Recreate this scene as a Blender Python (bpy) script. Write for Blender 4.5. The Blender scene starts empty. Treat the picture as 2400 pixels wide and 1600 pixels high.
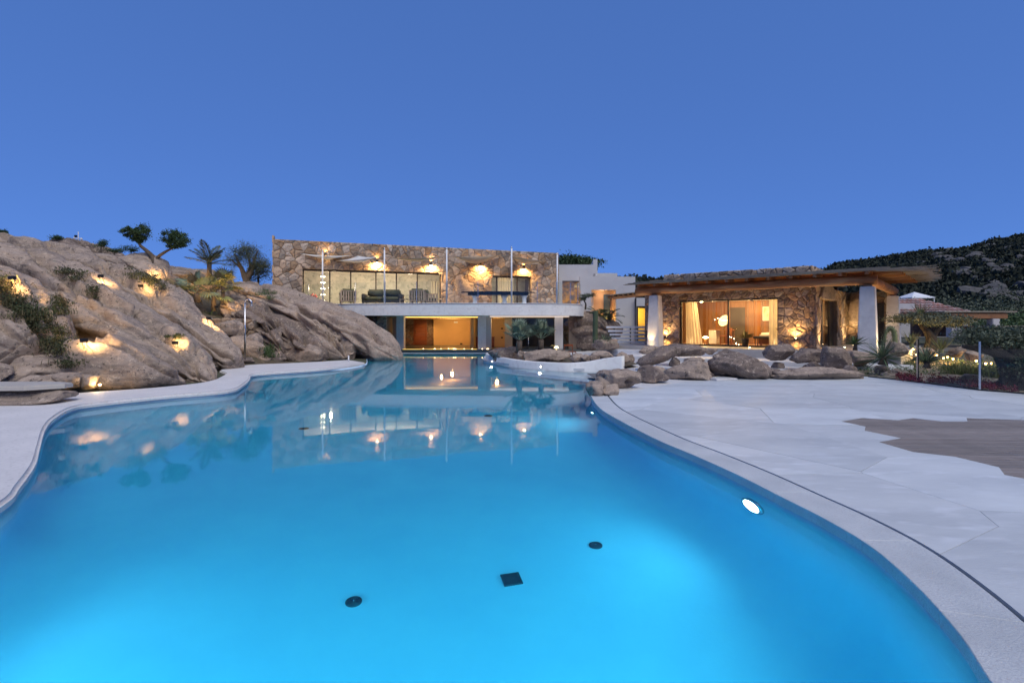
import bpy, bmesh, math, random
import numpy as np
from mathutils import Vector, Matrix, noise, geometry
R = math.radians
PI = math.pi
sc = bpy.context.scene
C = sc.collection
rnd = random.Random(7)

# ------------------------------------------------------------------ camera, sky, sun, exposure
CAMZ = 1.5
F, CX, YH = 1200.0, 1200.0, 762.0          # focal length and horizon of the photograph in its own pixels
cam = bpy.data.cameras.new('camera')
cam.sensor_width = 36.0
cam.lens = 18.0
cam.shift_y = -38.0 / 2400.0
cam.clip_end = 4000
camo = bpy.data.objects.new('camera', cam)
camo.location = (0, 0, CAMZ)
camo.rotation_euler = (PI / 2, 0, 0)
C.objects.link(camo)
sc.camera = camo

SUN_AZ, SUN_EL = R(150), R(52)              # dusk light behind the camera, to the left
world = bpy.data.worlds.new('World')
sc.world = world
world.use_nodes = True
wn = world.node_tree
for n in list(wn.nodes):
    wn.nodes.remove(n)
sky = wn.nodes.new('ShaderNodeTexSky')
sky.sky_type = 'NISHITA'
sky.sun_disc = False
sky.sun_elevation = SUN_EL
sky.sun_rotation = SUN_AZ
sky.air_density = 0.4
sky.dust_density = 0.0
sky.ozone_density = 6.0
tint = wn.nodes.new('ShaderNodeMix')
tint.data_type = 'RGBA'
tint.blend_type = 'MULTIPLY'
tint.inputs['Factor'].default_value = 1.0
tint.inputs[7].default_value = (0.222, 0.445, 1.04, 1)
bg = wn.nodes.new('ShaderNodeBackground')
bg.inputs['Strength'].default_value = 0.15
wo = wn.nodes.new('ShaderNodeOutputWorld')
soft = wn.nodes.new('ShaderNodeGamma')              # flattens the sky's gradient
soft.inputs['Gamma'].default_value = 0.28
wn.links.new(sky.outputs[0], soft.inputs['Color'])
wn.links.new(soft.outputs[0], tint.inputs[6])
wn.links.new(tint.outputs[2], bg.inputs['Color'])
wn.links.new(bg.outputs[0], wo.inputs['Surface'])

sun = bpy.data.lights.new('sun', 'SUN')
sun.energy = 0.95
sun.angle = R(50)
sun.color = (1.0, 0.94, 0.80)
suno = bpy.data.objects.new('sun', sun)
C.objects.link(suno)
sdir = Vector((math.sin(SUN_AZ) * math.cos(SUN_EL), math.cos(SUN_AZ) * math.cos(SUN_EL), math.sin(SUN_EL)))
suno.rotation_euler = sdir.to_track_quat('Z', 'Y').to_euler()
suno.location = sdir * 60

sc.view_settings.view_transform = 'Standard'
sc.view_settings.look = 'None'
sc.view_settings.gamma = 1.0
sc.view_settings.exposure = 1.5
sc.view_settings.use_curve_mapping = False
sc.render.engine = 'CYCLES'
sc.cycles.use_denoising = True
sc.cycles.denoising_input_passes = 'RGB_ALBEDO_NORMAL'
sc.cycles.denoising_prefilter = 'ACCURATE'
sc.cycles.max_bounces = 8
sc.cycles.diffuse_bounces = 3
sc.cycles.glossy_bounces = 4
sc.cycles.transmission_bounces = 8
sc.cycles.transparent_max_bounces = 24
sc.cycles.sample_clamp_indirect = 6.0
sc.cycles.caustics_reflective = False
sc.cycles.caustics_refractive = True
sc.cycles.use_adaptive_sampling = True
sc.cycles.adaptive_threshold = 0.015

# ------------------------------------------------------------------ photograph -> place
def G(x, y, z=0.0):
    """point of the horizontal plane z seen at pixel x, y of the photograph"""
    d = F * (CAMZ - z) / (y - YH)
    return Vector(((x - CX) / F * d, d, z))
def V(x, y, d):
    """point at distance d seen at pixel x, y"""
    return Vector(((x - CX) / F * d, d, CAMZ - (y - YH) / F * d))

# ------------------------------------------------------------------ objects
def _link(o, parent):
    C.objects.link(o)
    if parent is not None:
        o.parent = parent
    return o
def tag(o, label=None, cat=None, group=None, kind=None):
    if label: o['label'] = label
    if cat: o['category'] = cat
    if group: o['group'] = group
    if kind: o['kind'] = kind
    return o
def thing(name, label, cat, loc=(0, 0, 0), rz=0.0, group=None):
    o = bpy.data.objects.new(name, None)
    o.empty_display_size = 0.2
    o.location = loc
    o.rotation_euler = (0, 0, rz)
    C.objects.link(o)
    return tag(o, label, cat, group)
def inst(name, mesh, parent=None, loc=(0, 0, 0), rot=(0, 0, 0), scale=(1, 1, 1)):
    o = bpy.data.objects.new(name, mesh)
    o.location = loc
    o.rotation_euler = rot
    o.scale = scale
    return _link(o, parent)

class MB:
    """collects simple solids and links them as one mesh"""
    def __init__(s):
        s.v, s.f = [], []
    def add(s, vs, fs, M=None):
        b = len(s.v)
        s.v += [tuple(M @ Vector(p)) for p in vs] if M is not None else [tuple(p) for p in vs]
        s.f += [tuple(i + b for i in f) for f in fs]
        return s
    def box(s, x0, x1, y0, y1, z0, z1, M=None, bev=0.0):
        if bev > 0:
            bm = bmesh.new()
            bmesh.ops.create_cube(bm, size=1.0)
            for v in bm.verts:
                v.co = Vector(((x0 + x1) / 2 + v.co.x * (x1 - x0), (y0 + y1) / 2 + v.co.y * (y1 - y0), (z0 + z1) / 2 + v.co.z * (z1 - z0)))
            bmesh.ops.bevel(bm, geom=bm.edges[:], offset=bev, segments=2, affect='EDGES')
            bm.verts.index_update()
            s.add([v.co.copy() for v in bm.verts], [[v.index for v in f.verts] for f in bm.faces], M)
            bm.free()
            return s
        vs = [(x0, y0, z0), (x1, y0, z0), (x1, y1, z0), (x0, y1, z0), (x0, y0, z1), (x1, y0, z1), (x1, y1, z1), (x0, y1, z1)]
        return s.add(vs, [(3, 2, 1, 0), (4, 5, 6, 7), (0, 1, 5, 4), (1, 2, 6, 5), (2, 3, 7, 6), (3, 0, 4, 7)], M)
    def prism(s, poly, z0, z1, M=None):
        """poly counter-clockwise"""
        n = len(poly)
        vs = [(p[0], p[1], z0) for p in poly] + [(p[0], p[1], z1) for p in poly]
        fs = [(i, (i + 1) % n, n + (i + 1) % n, n + i) for i in range(n)]
        tris = geometry.tessellate_polygon([[Vector((p[0], p[1], 0)) for p in poly]])
        for t in tris:
            a, b, c = [Vector((poly[i][0], poly[i][1], 0)) for i in t]
            if (b - a).cross(c - a).z < 0: t = (t[0], t[2], t[1])
            fs.append((n + t[0], n + t[1], n + t[2]))
            fs.append((t[2], t[1], t[0]))
        return s.add(vs, fs, M)
    def tube(s, path, rad, n=8, M=None, cap=True):
        """round bar along points; rad a number or one per point"""
        path = [Vector(p) for p in path]
        if not hasattr(rad, '__len__'): rad = [rad] * len(path)
        vs, fs = [], []
        up = None
        for i, p in enumerate(path):
            t = (path[min(i + 1, len(path) - 1)] - path[max(i - 1, 0)])
            t = t.normalized() if t.length > 1e-9 else Vector((0, 0, 1))
            if up is None:
                up = t.orthogonal().normalized()
            up = (up - t * up.dot(t))
            up = up.normalized() if up.length > 1e-6 else t.orthogonal().normalized()
            w = t.cross(up)
            for k in range(n):
                a = 2 * PI * k / n
                vs.append(p + (up * math.cos(a) + w * math.sin(a)) * rad[i])
        for i in range(len(path) - 1):
            for k in range(n):
                k2 = (k + 1) % n
                fs.append((i * n + k, i * n + k2, (i + 1) * n + k2, (i + 1) * n + k))
        if cap:
            fs.append(tuple(reversed(range(n))))
            fs.append(tuple((len(path) - 1) * n + k for k in range(n)))
        return s.add(vs, fs, M)
    def lathe(s, prof, n=16, M=None):
        """prof: list of r, z from bottom to top"""
        vs, fs = [], []
        for r, z in prof:
            for k in range(n):
                a = 2 * PI * k / n
                vs.append((r * math.cos(a), r * math.sin(a), z))
        for i in range(len(prof) - 1):
            for k in range(n):
                k2 = (k + 1) % n
                fs.append((i * n + k, i * n + k2, (i + 1) * n + k2, (i + 1) * n + k))
        fs.append(tuple(reversed(range(n))))
        fs.append(tuple((len(prof) - 1) * n + k for k in range(n)))
        return s.add(vs, fs, M)
    def mesh(s, name, m, smooth=False):
        me = bpy.data.meshes.new(name)
        me.from_pydata(s.v, [], s.f)
        if m is not None: me.materials.append(m)
        if smooth: me.shade_smooth()
        me.update()
        return me
    def build(s, name, m, parent=None, smooth=False, loc=(0, 0, 0), rot=(0, 0, 0)):
        return inst(name, s.mesh(name, m, smooth), parent, loc, rot)

def T(x=0, y=0, z=0, rx=0, ry=0, rz=0, s=1.0):
    return Matrix.Translation((x, y, z)) @ Matrix.Rotation(rz, 4, 'Z') @ Matrix.Rotation(ry, 4, 'Y') @ Matrix.Rotation(rx, 4, 'X') @ Matrix.Scale(s, 4)

# ------------------------------------------------------------------ materials
def new_mat(name):
    m = bpy.data.materials.new(name)
    m.use_nodes = True
    nt = m.node_tree
    b = nt.nodes['Principled BSDF']
    return m, nt, b
def nod(nt, t, **kw):
    n = nt.nodes.new(t)
    for k, v in kw.items():
        if k.startswith('i_'): n.inputs[k[2:].replace('_', ' ')].default_value = v
        else: setattr(n, k, v)
    return n
def mixc(nt, a, b, fac, mode='MIX'):
    n = nt.nodes.new('ShaderNodeMix'); n.data_type = 'RGBA'; n.blend_type = mode
    for sock, v in ((n.inputs[6], a), (n.inputs[7], b), (n.inputs[0], fac)):
        if hasattr(v, 'links') or hasattr(v, 'is_linked'): nt.links.new(v, sock)
        elif isinstance(v, (int, float)): sock.default_value = v
        else: sock.default_value = (*v, 1) if len(v) == 3 else v
    return n.outputs[2]
def ramp(nt, src, p0, p1):
    n = nt.nodes.new('ShaderNodeMapRange')
    n.inputs[1].default_value = p0; n.inputs[2].default_value = p1
    nt.links.new(src, n.inputs[0])
    return n.outputs[0]
def pm(name, c1, c2=None, scale=4.0, rough=0.7, bump=0.0, bscale=None, var=0.0, fine=None, fscale=60.0, metal=0.0, detail=5.0, spec=0.5, stretch=None, bdist=0.02, coords='Object'):
    """noise-mixed colour, per-object variation, fine speckle and bump"""
    m, nt, b = new_mat(name)
    b.inputs['Roughness'].default_value = rough
    b.inputs['Metallic'].default_value = metal
    b.inputs['Specular IOR Level'].default_value = spec
    tc = nod(nt, 'ShaderNodeTexCoord')
    vec = tc.outputs[coords]
    if stretch:
        mp = nod(nt, 'ShaderNodeMapping'); mp.inputs['Scale'].default_value = stretch
        nt.links.new(vec, mp.inputs[0]); vec = mp.outputs[0]
    col = None
    n1 = nod(nt, 'ShaderNodeTexNoise', i_Scale=scale, i_Detail=detail, i_Roughness=0.6)
    nt.links.new(vec, n1.inputs['Vector'])
    if c2 is None: c2 = tuple(min(1, c * 0.82) for c in c1)
    col = mixc(nt, c1, c2, ramp(nt, n1.outputs[0], 0.35, 0.65))
    if fine:
        n2 = nod(nt, 'ShaderNodeTexNoise', i_Scale=fscale, i_Detail=3.0)
        nt.links.new(vec, n2.inputs['Vector'])
        col = mixc(nt, col, fine, ramp(nt, n2.outputs[0], 0.52, 0.72))
    if var > 0:
        oi = nod(nt, 'ShaderNodeObjectInfo')
        hs = nod(nt, 'ShaderNodeHueSaturation')
        nt.links.new(col, hs.inputs['Color'])
        mr = nod(nt, 'ShaderNodeMapRange'); mr.inputs[3].default_value = 1 - var; mr.inputs[4].default_value = 1 + var
        nt.links.new(oi.outputs['Random'], mr.inputs[0]); nt.links.new(mr.outputs[0], hs.inputs['Value'])
        ml = nod(nt, 'ShaderNodeMath', operation='MULTIPLY'); ml.inputs[1].default_value = 7.31
        fr = nod(nt, 'ShaderNodeMath', operation='FRACT')
        nt.links.new(oi.outputs['Random'], ml.inputs[0]); nt.links.new(ml.outputs[0], fr.inputs[0])
        m2 = nod(nt, 'ShaderNodeMapRange'); m2.inputs[3].default_value = 1 - var * 0.9; m2.inputs[4].default_value = 1 + var * 0.9
        nt.links.new(fr.outputs[0], m2.inputs[0]); nt.links.new(m2.outputs[0], hs.inputs['Saturation'])
        col = hs.outputs[0]
    nt.links.new(col, b.inputs['Base Color'])
    if bump > 0:
        nb = nod(nt, 'ShaderNodeTexNoise', i_Scale=bscale or scale * 4, i_Detail=6.0, i_Roughness=0.65)
        nt.links.new(vec, nb.inputs['Vector'])
        bp = nod(nt, 'ShaderNodeBump', i_Strength=bump, i_Distance=bdist)
        nt.links.new(nb.outputs[0], bp.inputs['Height'])
        nt.links.new(bp.outputs[0], b.inputs['Normal'])
    return m
def emit(name, col, strength):
    m = bpy.data.materials.new(name); m.use_nodes = True
    nt = m.node_tree
    for n in list(nt.nodes): nt.nodes.remove(n)
    e = nod(nt, 'ShaderNodeEmission', i_Strength=strength); e.inputs['Color'].default_value = (*col, 1)
    o = nod(nt, 'ShaderNodeOutputMaterial'); nt.links.new(e.outputs[0], o.inputs[0])
    return m
def glass(name, tintc=(0.95, 0.97, 0.96), ior=1.45, rough=0.0):
    """thin pane: clear with Fresnel reflection"""
    m = bpy.data.materials.new(name); m.use_nodes = True
    nt = m.node_tree
    for n in list(nt.nodes): nt.nodes.remove(n)
    t = nod(nt, 'ShaderNodeBsdfTransparent'); t.inputs[0].default_value = (*tintc, 1)
    g = nod(nt, 'ShaderNodeBsdfGlossy', i_Roughness=rough)
    fr = nod(nt, 'ShaderNodeFresnel', i_IOR=ior)
    mx = nod(nt, 'ShaderNodeMixShader'); o = nod(nt, 'ShaderNodeOutputMaterial')
    ge = nod(nt, 'ShaderNodeNewGeometry')                      # a pane has one reflecting face
    inv = nod(nt, 'ShaderNodeMath', operation='SUBTRACT'); inv.inputs[0].default_value = 1.0; nt.links.new(ge.outputs['Backfacing'], inv.inputs[1])
    mu = nod(nt, 'ShaderNodeMath', operation='MULTIPLY'); nt.links.new(fr.outputs[0], mu.inputs[0]); nt.links.new(inv.outputs[0], mu.inputs[1])
    nt.links.new(mu.outputs[0], mx.inputs[0]); nt.links.new(t.outputs[0], mx.inputs[1]); nt.links.new(g.outputs[0], mx.inputs[2])
    nt.links.new(mx.outputs[0], o.inputs[0])
    return m
WARM = (1.0, 0.62, 0.25)
def lamp(name, kind, loc, energy, color=WARM, size=0.03, aim=None, cone=90, blend=0.6, parent=None):
    l = bpy.data.lights.new(name, kind)
    l.energy = energy; l.color = color
    if kind == 'AREA': l.size = size
    else: l.shadow_soft_size = size
    o = bpy.data.objects.new(name, l)
    o.location = loc
    if kind == 'SPOT':
        l.spot_size = R(cone); l.spot_blend = blend
    if aim is not None:
        o.rotation_euler = (-Vector(aim)).to_track_quat('Z', 'Y').to_euler()
    return _link(o, parent)

M = {}
def granite(name, c1, c2, dark):
    """pinkish granite: broad weathering, grey lichen, crystal speckle, fine relief"""
    m, nt, b = new_mat(name)
    b.inputs['Roughness'].default_value = 0.9
    b.inputs['Specular IOR Level'].default_value = 0.2
    g = nod(nt, 'ShaderNodeNewGeometry'); vec = g.outputs['Position']
    mp = nod(nt, 'ShaderNodeMapping'); mp.inputs['Rotation'].default_value = (0, R(-28), R(8)); mp.inputs['Scale'].default_value = (0.22, 0.7, 1.25)
    nt.links.new(vec, mp.inputs[0])
    def nz(s, d, r=0.6, dist=0.0, v=None):
        n = nod(nt, 'ShaderNodeTexNoise', i_Scale=s, i_Detail=d, i_Roughness=r, i_Distortion=dist)
        nt.links.new(v or vec, n.inputs['Vector']); return n.outputs[0]
    st = mp.outputs[0]
    col = mixc(nt, c1, c2, ramp(nt, nz(0.7, 6, 0.65, 0.8), 0.36, 0.60))
    col = mixc(nt, col, tuple(c * 0.62 + 0.01 for c in c2), ramp(nt, nz(1.6, 9, 0.72, 0.6, st), 0.47, 0.66))
    col = mixc(nt, col, dark, ramp(nt, nz(3.4, 9, 0.75, 0.4, st), 0.54, 0.70))
    col = mixc(nt, col, tuple(c * 0.45 for c in dark), ramp(nt, nz(0.9, 10, 0.8, 0.3), 0.585, 0.69))
    col = mixc(nt, col, (0.50, 0.40, 0.32), ramp(nt, nz(7.0, 7, 0.85), 0.54, 0.62))
    col = mixc(nt, col, (0.05, 0.045, 0.042), ramp(nt, nz(9.0, 7, 0.85), 0.56, 0.62))
    nt.links.new(col, b.inputs['Base Color'])
    b1 = nod(nt, 'ShaderNodeBump', i_Strength=0.8, i_Distance=0.10)
    nt.links.new(nz(2.2, 10, 0.72, 0.3, st), b1.inputs['Height'])
    b2 = nod(nt, 'ShaderNodeBump', i_Strength=0.8, i_Distance=0.03)
    nt.links.new(nz(11, 7, 0.75), b2.inputs['Height'])
    nt.links.new(b1.outputs[0], b2.inputs['Normal']); nt.links.new(b2.outputs[0], b.inputs['Normal'])
    return m
M['granite'] = granite('granite', (0.415, 0.318, 0.255), (0.325, 0.253, 0.207), (0.145, 0.120, 0.105))
M['granite_dark'] = granite('granite_dark', (0.25, 0.188, 0.155), (0.19, 0.146, 0.125), (0.10, 0.083, 0.075))
M['stone'] = pm('wall_stone', (0.43, 0.32, 0.23), (0.29, 0.21, 0.155), 3.0, 0.9, 1.0, 9, var=0.40, fine=(0.13, 0.105, 0.09), fscale=9, bdist=0.03)
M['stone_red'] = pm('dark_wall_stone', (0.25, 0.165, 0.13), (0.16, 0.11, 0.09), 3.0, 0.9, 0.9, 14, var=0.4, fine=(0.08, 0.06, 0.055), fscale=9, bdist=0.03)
M['mortar'] = pm('mortar', (0.22, 0.17, 0.135), None, 6, 0.95, 0.6, 30)
M['plaster'] = pm('white_plaster', (0.72, 0.71, 0.70), (0.64, 0.63, 0.63), 1.2, 0.85, 0.25, 40, fine=(0.60, 0.58, 0.57), fscale=7)
M['plaster_rough'] = pm('rough_white_plaster', (0.70, 0.67, 0.65), (0.58, 0.55, 0.53), 3.0, 0.9, 0.9, 30, bdist=0.03)
M['coping'] = pm('pale_coping', (0.66, 0.63, 0.62), (0.58, 0.555, 0.55), 1.5, 0.7, 0.25, 60, fine=(0.5, 0.48, 0.47), fscale=22)
M['black_metal'] = pm('black_metal', (0.02, 0.02, 0.022), None, 5, 0.4, metal=0.3)
M['chrome'] = pm('brushed_steel', (0.62, 0.62, 0.64), (0.52, 0.52, 0.54), 8, 0.22, metal=1.0)
M['white_metal'] = pm('white_metal', (0.75, 0.75, 0.76), (0.68, 0.68, 0.7), 5, 0.4)
M['glass'] = glass('clear_glass')
M['soil'] = pm('dry_soil', (0.10, 0.075, 0.05), (0.055, 0.05, 0.03), 2.5, 1.0, 1.0, 12, fine=(0.15, 0.115, 0.08), fscale=5)

# ------------------------------------------------------------------ fast lattice noise for the rocks
_pr = np.random.default_rng(11)
_PERM = np.concatenate([_pr.permutation(256)] * 3)
_GR = _pr.normal(size=(256, 3)); _GR /= np.linalg.norm(_GR, axis=1)[:, None]
def pn(p):
    i = np.floor(p).astype(int); f = p - i; i &= 255
    u = f * f * f * (f * (f * 6 - 15) + 10)
    out = 0
    for dx in (0, 1):
        wx_ = u[:, 0] if dx else 1 - u[:, 0]
        for dy in (0, 1):
            wy_ = u[:, 1] if dy else 1 - u[:, 1]
            for dz in (0, 1):
                wz_ = u[:, 2] if dz else 1 - u[:, 2]
                h = _PERM[_PERM[_PERM[(i[:, 0] + dx) & 255] + ((i[:, 1] + dy) & 255)] + ((i[:, 2] + dz) & 255)]
                out = out + wx_ * wy_ * wz_ * (_GR[h] * (f - np.array([dx, dy, dz]))).sum(1)
    return out * 1.5
def fbm(p, o=4, g=0.5):
    a, s, t = 1.0, 0.0, p
    for _ in range(o):
        s = s + a * pn(t); t = t * 2.03 + 17.7; a *= g
    return s

# ------------------------------------------------------------------ plane geometry
def catmull(pts, n=6, closed=True):
    out = []
    m = len(pts)
    for i in range(m if closed else m - 1):
        p = [Vector(pts[(i + k) % m]) if closed else Vector(pts[min(max(i + k, 0), m - 1)]) for k in (-1, 0, 1, 2)]
        for j in range(n):
            t = j / n
            out.append(0.5 * ((2 * p[1]) + (p[2] - p[0]) * t + (2 * p[0] - 5 * p[1] + 4 * p[2] - p[3]) * t * t + (3 * p[1] - p[0] - 3 * p[2] + p[3]) * t ** 3))
    if not closed: out.append(Vector(pts[-1]))
    return out
def area(p):
    return 0.5 * sum(p[i][0] * p[(i + 1) % len(p)][1] - p[(i + 1) % len(p)][0] * p[i][1] for i in range(len(p)))
def ccw(p):
    return p if area(p) > 0 else p[::-1]
def clip(poly, nx, ny, c):
    """keep nx*x + ny*y <= c"""
    out = []
    for i in range(len(poly)):
        a, b = poly[i], poly[(i + 1) % len(poly)]
        da, db = nx * a[0] + ny * a[1] - c, nx * b[0] + ny * b[1] - c
        if da <= 0: out.append(a)
        if (da < 0 < db) or (db < 0 < da):
            t = da / (da - db)
            out.append((a[0] + (b[0] - a[0]) * t, a[1] + (b[1] - a[1]) * t))
    return out
def clean(poly, eps=0.004):
    out = []
    for p in poly:
        if not out or math.hypot(p[0] - out[-1][0], p[1] - out[-1][1]) > eps: out.append((p[0], p[1]))
    if len(out) > 1 and math.hypot(out[0][0] - out[-1][0], out[0][1] - out[-1][1]) <= eps: out.pop()
    return out
def cells(poly, size, seed, gap=0.012, asp=1.0, relax=1, jitter=0.9, split=0.0):
    """irregular stones filling a polygon: list of polygons"""
    rg = random.Random(seed)
    xs = [p[0] for p in poly]; ys = [p[1] for p in poly]
    x0, x1, y0, y1 = min(xs), max(xs), min(ys), max(ys)
    sx, sy = size * asp, size
    seeds = []
    ny = max(1, round((y1 - y0) / sy)); nx = max(1, round((x1 - x0) / sx))
    for j in range(-1, ny + 1):
        for i in range(-1, nx + 1):
            bx = x0 + (i + 0.5 + (0.5 if j % 2 else 0) + (rg.random() - 0.5) * jitter) * (x1 - x0) / nx
            by = y0 + (j + 0.5 + (rg.random() - 0.5) * jitter) * (y1 - y0) / ny
            seeds.append((bx, by))
            if rg.random() < split:
                seeds.append((bx + (rg.random() - .5) * sx, by + (rg.random() - .5) * sy))
    A = np.array(seeds)
    out = []
    for k, (px, py) in enumerate(seeds):
        d = (A[:, 0] - px) ** 2 + (A[:, 1] - py) ** 2
        near = np.argsort(d)[1:16]
        q = [(p[0], p[1]) for p in poly]
        for j in near:
            dx, dy = A[j, 0] - px, A[j, 1] - py
            L = math.hypot(dx, dy)
            if L < 1e-6: continue
            q = clip(q, dx / L, dy / L, (dx * (px + A[j, 0]) / 2 + dy * (py + A[j, 1]) / 2) / L - gap / 2)
            if len(q) < 3: break
        q = clean(q)
        if len(q) >= 3 and abs(area(q)) > 0.12 * sx * sy * 0.5:
            out.append(ccw(q))
    return out
def smoothpoly(poly, it=1):
    for _ in range(it):
        n = len(poly); o = []
        for i in range(n):
            a, b = poly[i], poly[(i + 1) % n]
            o.append((a[0] * .8 + b[0] * .2, a[1] * .8 + b[1] * .2)); o.append((a[0] * .2 + b[0] * .8, a[1] * .2 + b[1] * .8))
        poly = clean(o, 0.01)
    return poly
def stone_mesh(poly, mt, depth=0.06, rg=rnd, frame=None):
    """a rough stone on the plane x, z facing -y (or another frame)"""
    n = len(poly)
    cx = sum(p[0] for p in poly) / n; cy = sum(p[1] for p in poly) / n
    tx, ty = (rg.random() - .5) * 0.22, (rg.random() - .5) * 0.22
    d = depth * (0.6 + 0.8 * rg.random())
    vs, fs = [], []
    r = math.sqrt(abs(area(poly)))
    for sc_, dd in ((1.0, -0.05), (1.0, d * 0.45), (0.90, d * 0.85), (0.55, d * 1.05)):
        for p in poly:
            x, y = cx + (p[0] - cx) * sc_, cy + (p[1] - cy) * sc_
            e = dd + (tx * (x - cx) + ty * (y - cy) if dd > 0 else 0) + (rg.random() - .5) * 0.012 * (dd > 0)
            vs.append((x - cx, -e, y - cy))
    for k in range(3):
        for i in range(n):
            j = (i + 1) % n
            fs.append((k * n + i, k * n + j, (k + 1) * n + j, (k + 1) * n + i))
    fs.append(tuple(3 * n + i for i in range(n)))
    me = bpy.data.meshes.new('stone'); me.from_pydata(vs, [], fs); me.materials.append(mt)
    return me, (cx, cy)
def stone_wall(parent, poly, size, seed, mt, y=0.0, asp=1.15, gap=0.02, depth=0.06, name='stone', org=(0, 0, 0), rz=0.0, jitter=0.9, split=0.15):
    """stones on a vertical plane; poly in (along, height); org and rz place the plane in the parent"""
    rg = random.Random(seed)
    Mx = Matrix.Translation(org) @ Matrix.Rotation(rz, 4, 'Z')
    for q in cells(poly, size, seed, gap, asp, jitter=jitter, split=split):
        me, (cx, cz) = stone_mesh(q, mt, depth, rg)
        p = Mx @ Vector((cx, y, cz))
        inst(name, me, parent, p, (0, 0, rz))

def sheet(poly, z, name, mt, hole=None, parent=None):
    loops = [[Vector((p[0], p[1], 0)) for p in poly]]
    if hole: loops.append([Vector((p[0], p[1], 0)) for p in hole])
    allv = [v for l in loops for v in l]
    tr = geometry.tessellate_polygon(loops)
    fs = []
    for t in tr:
        a, b, c = [allv[i] for i in t]
        cr = (b - a).cross(c - a).z
        if abs(cr) < 1e-9: continue
        fs.append(tuple(t) if cr > 0 else (t[0], t[2], t[1]))
    me = bpy.data.meshes.new(name); me.from_pydata([(v.x, v.y, z) for v in allv], [], fs); me.materials.append(mt)
    return inst(name, me, parent)

# ------------------------------------------------------------------ the pool
WZ = -0.12
right_edge = [(1.1, 1.15), (1.75, 1.6), (2.06, 2.2), (2.22, 2.545), (2.37, 3.02), (2.46, 3.5), (2.45, 3.98), (2.38, 4.49), (2.29, 5.14), (2.13, 5.91), (1.9, 6.88), (1.65, 8.68), (1.62, 9.7), (1.7, 10.9)]
far_right = [(2.0, 12.0), (2.9, 13.6), (3.9, 15.6), (4.0, 17.2), (3.1, 17.75), (1.9, 18.0), (0.44, 19.4), (-0.6, 21.0), (-1.2, 22.3), (-1.3, 24.0)]
under = [(-1.3, 27.5), (-1.3, 29.58), (-7.15, 29.58), (-7.0, 27.5)]
left_edge = [(-6.8, 24.0), (-5.95, 20.6), (-6.5, 18.0), (-7.9, 16.2), (-7.9, 15.4), (-7.55, 14.7), (-6.95, 13.2), (-6.63, 11.9), (-7.48, 10.98), (-8.06, 10.06), (-8.17, 9.5), (-7.58, 8.45), (-6.92, 7.56), (-5.94, 6.41), (-5.28, 5.64), (-4.7, 4.86), (-4.38, 4.38), (-3.9, 3.2), (-3.6, 2.0), (-2.9, 1.2), (-1.6, 0.95), (0.0, 0.95)]
pool = [(p.x, p.y) for p in catmull([(x, y, 0) for x, y in right_edge + far_right], 5, False)]
pool += under
pool += [(p.x, p.y) for p in catmull([(x, y, 0) for x, y in left_edge], 5, False)]
pool = ccw(clean(pool, 0.02))
def offset(poly, d):
    """move outline outward by d (ccw polygon)"""
    n = len(poly); out = []
    for i in range(n):
        a, b, c = poly[i - 1], poly[i], poly[(i + 1) % n]
        n1 = Vector((b[1] - a[1], -(b[0] - a[0]))).normalized(); n2 = Vector((c[1] - b[1], -(c[0] - b[0]))).normalized()
        m = (n1 + n2)
        m = m.normalized() if m.length > 1e-6 else n1
        k = d / max(0.5, m.dot(n1))
        out.append((b[0] + m.x * k, b[1] + m.y * k))
    return out
def inside(p, poly):
    x, y = p; c = False
    for i in range(len(poly)):
        a, b = poly[i], poly[i - 1]
        if (a[1] > y) != (b[1] > y) and x < (b[0] - a[0]) * (y - a[1]) / (b[1] - a[1]) + a[0]: c = not c
    return c
def W(x, y, z):
    """point at height z seen through the water surface at pixel x, y"""
    p = G(x, y, WZ)
    d = (p - Vector((0, 0, CAMZ))).normalized()
    h = Vector((d.x, d.y, 0)); s = h.length / 1.33
    hd = h.normalized()
    r = hd * s + Vector((0, 0, -math.sqrt(1 - s * s)))
    return p + r * ((z - WZ) / r.z)
def wall_hit(x, y):
    z = WZ
    while z > -1.4:
        p = W(x, y, z)
        if not inside((p.x, p.y), pool): break
        z -= 0.005
    return p

M['pool_shell'] = pm('pool_plaster', (0.62, 0.76, 0.90), (0.56, 0.71, 0.87), 1.2, 0.8, 0.1, 30)
prof = [(0.03, -0.085), (0.0, -0.09), (0.0, -0.95), (-0.05, -1.15), (-0.16, -1.33), (-0.32, -1.45), (-0.5, -1.5)]
mb = MB()
rings = [offset(pool, d) for d, z in prof]
n = len(pool)
for (d, z), rg_ in zip(prof, rings):
    mb.v += [(x, y, z) for x, y in rg_]
for k in range(len(prof) - 1):
    for i in range(n):
        j = (i + 1) % n
        mb.f.append((k * n + j, k * n + i, (k + 1) * n + i, (k + 1) * n + j))
for t in geometry.tessellate_polygon([[Vector((x, y, 0)) for x, y in rings[-1]]]):
    mb.f.append(tuple((len(prof) - 1) * n + i for i in t))
bm = bmesh.new()
me = bpy.data.meshes.new('pool_basin'); me.from_pydata(mb.v, [], mb.f)
bm.from_mesh(me); bmesh.ops.recalc_face_normals(bm, faces=bm.faces[:])
bm.to_mesh(me); bm.free()
me.materials.append(M['pool_shell']); me.shade_smooth()
tag(inst('pool_basin', me), 'pale blue plastered basin of the curved swimming pool', 'pool', kind='structure')

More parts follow.
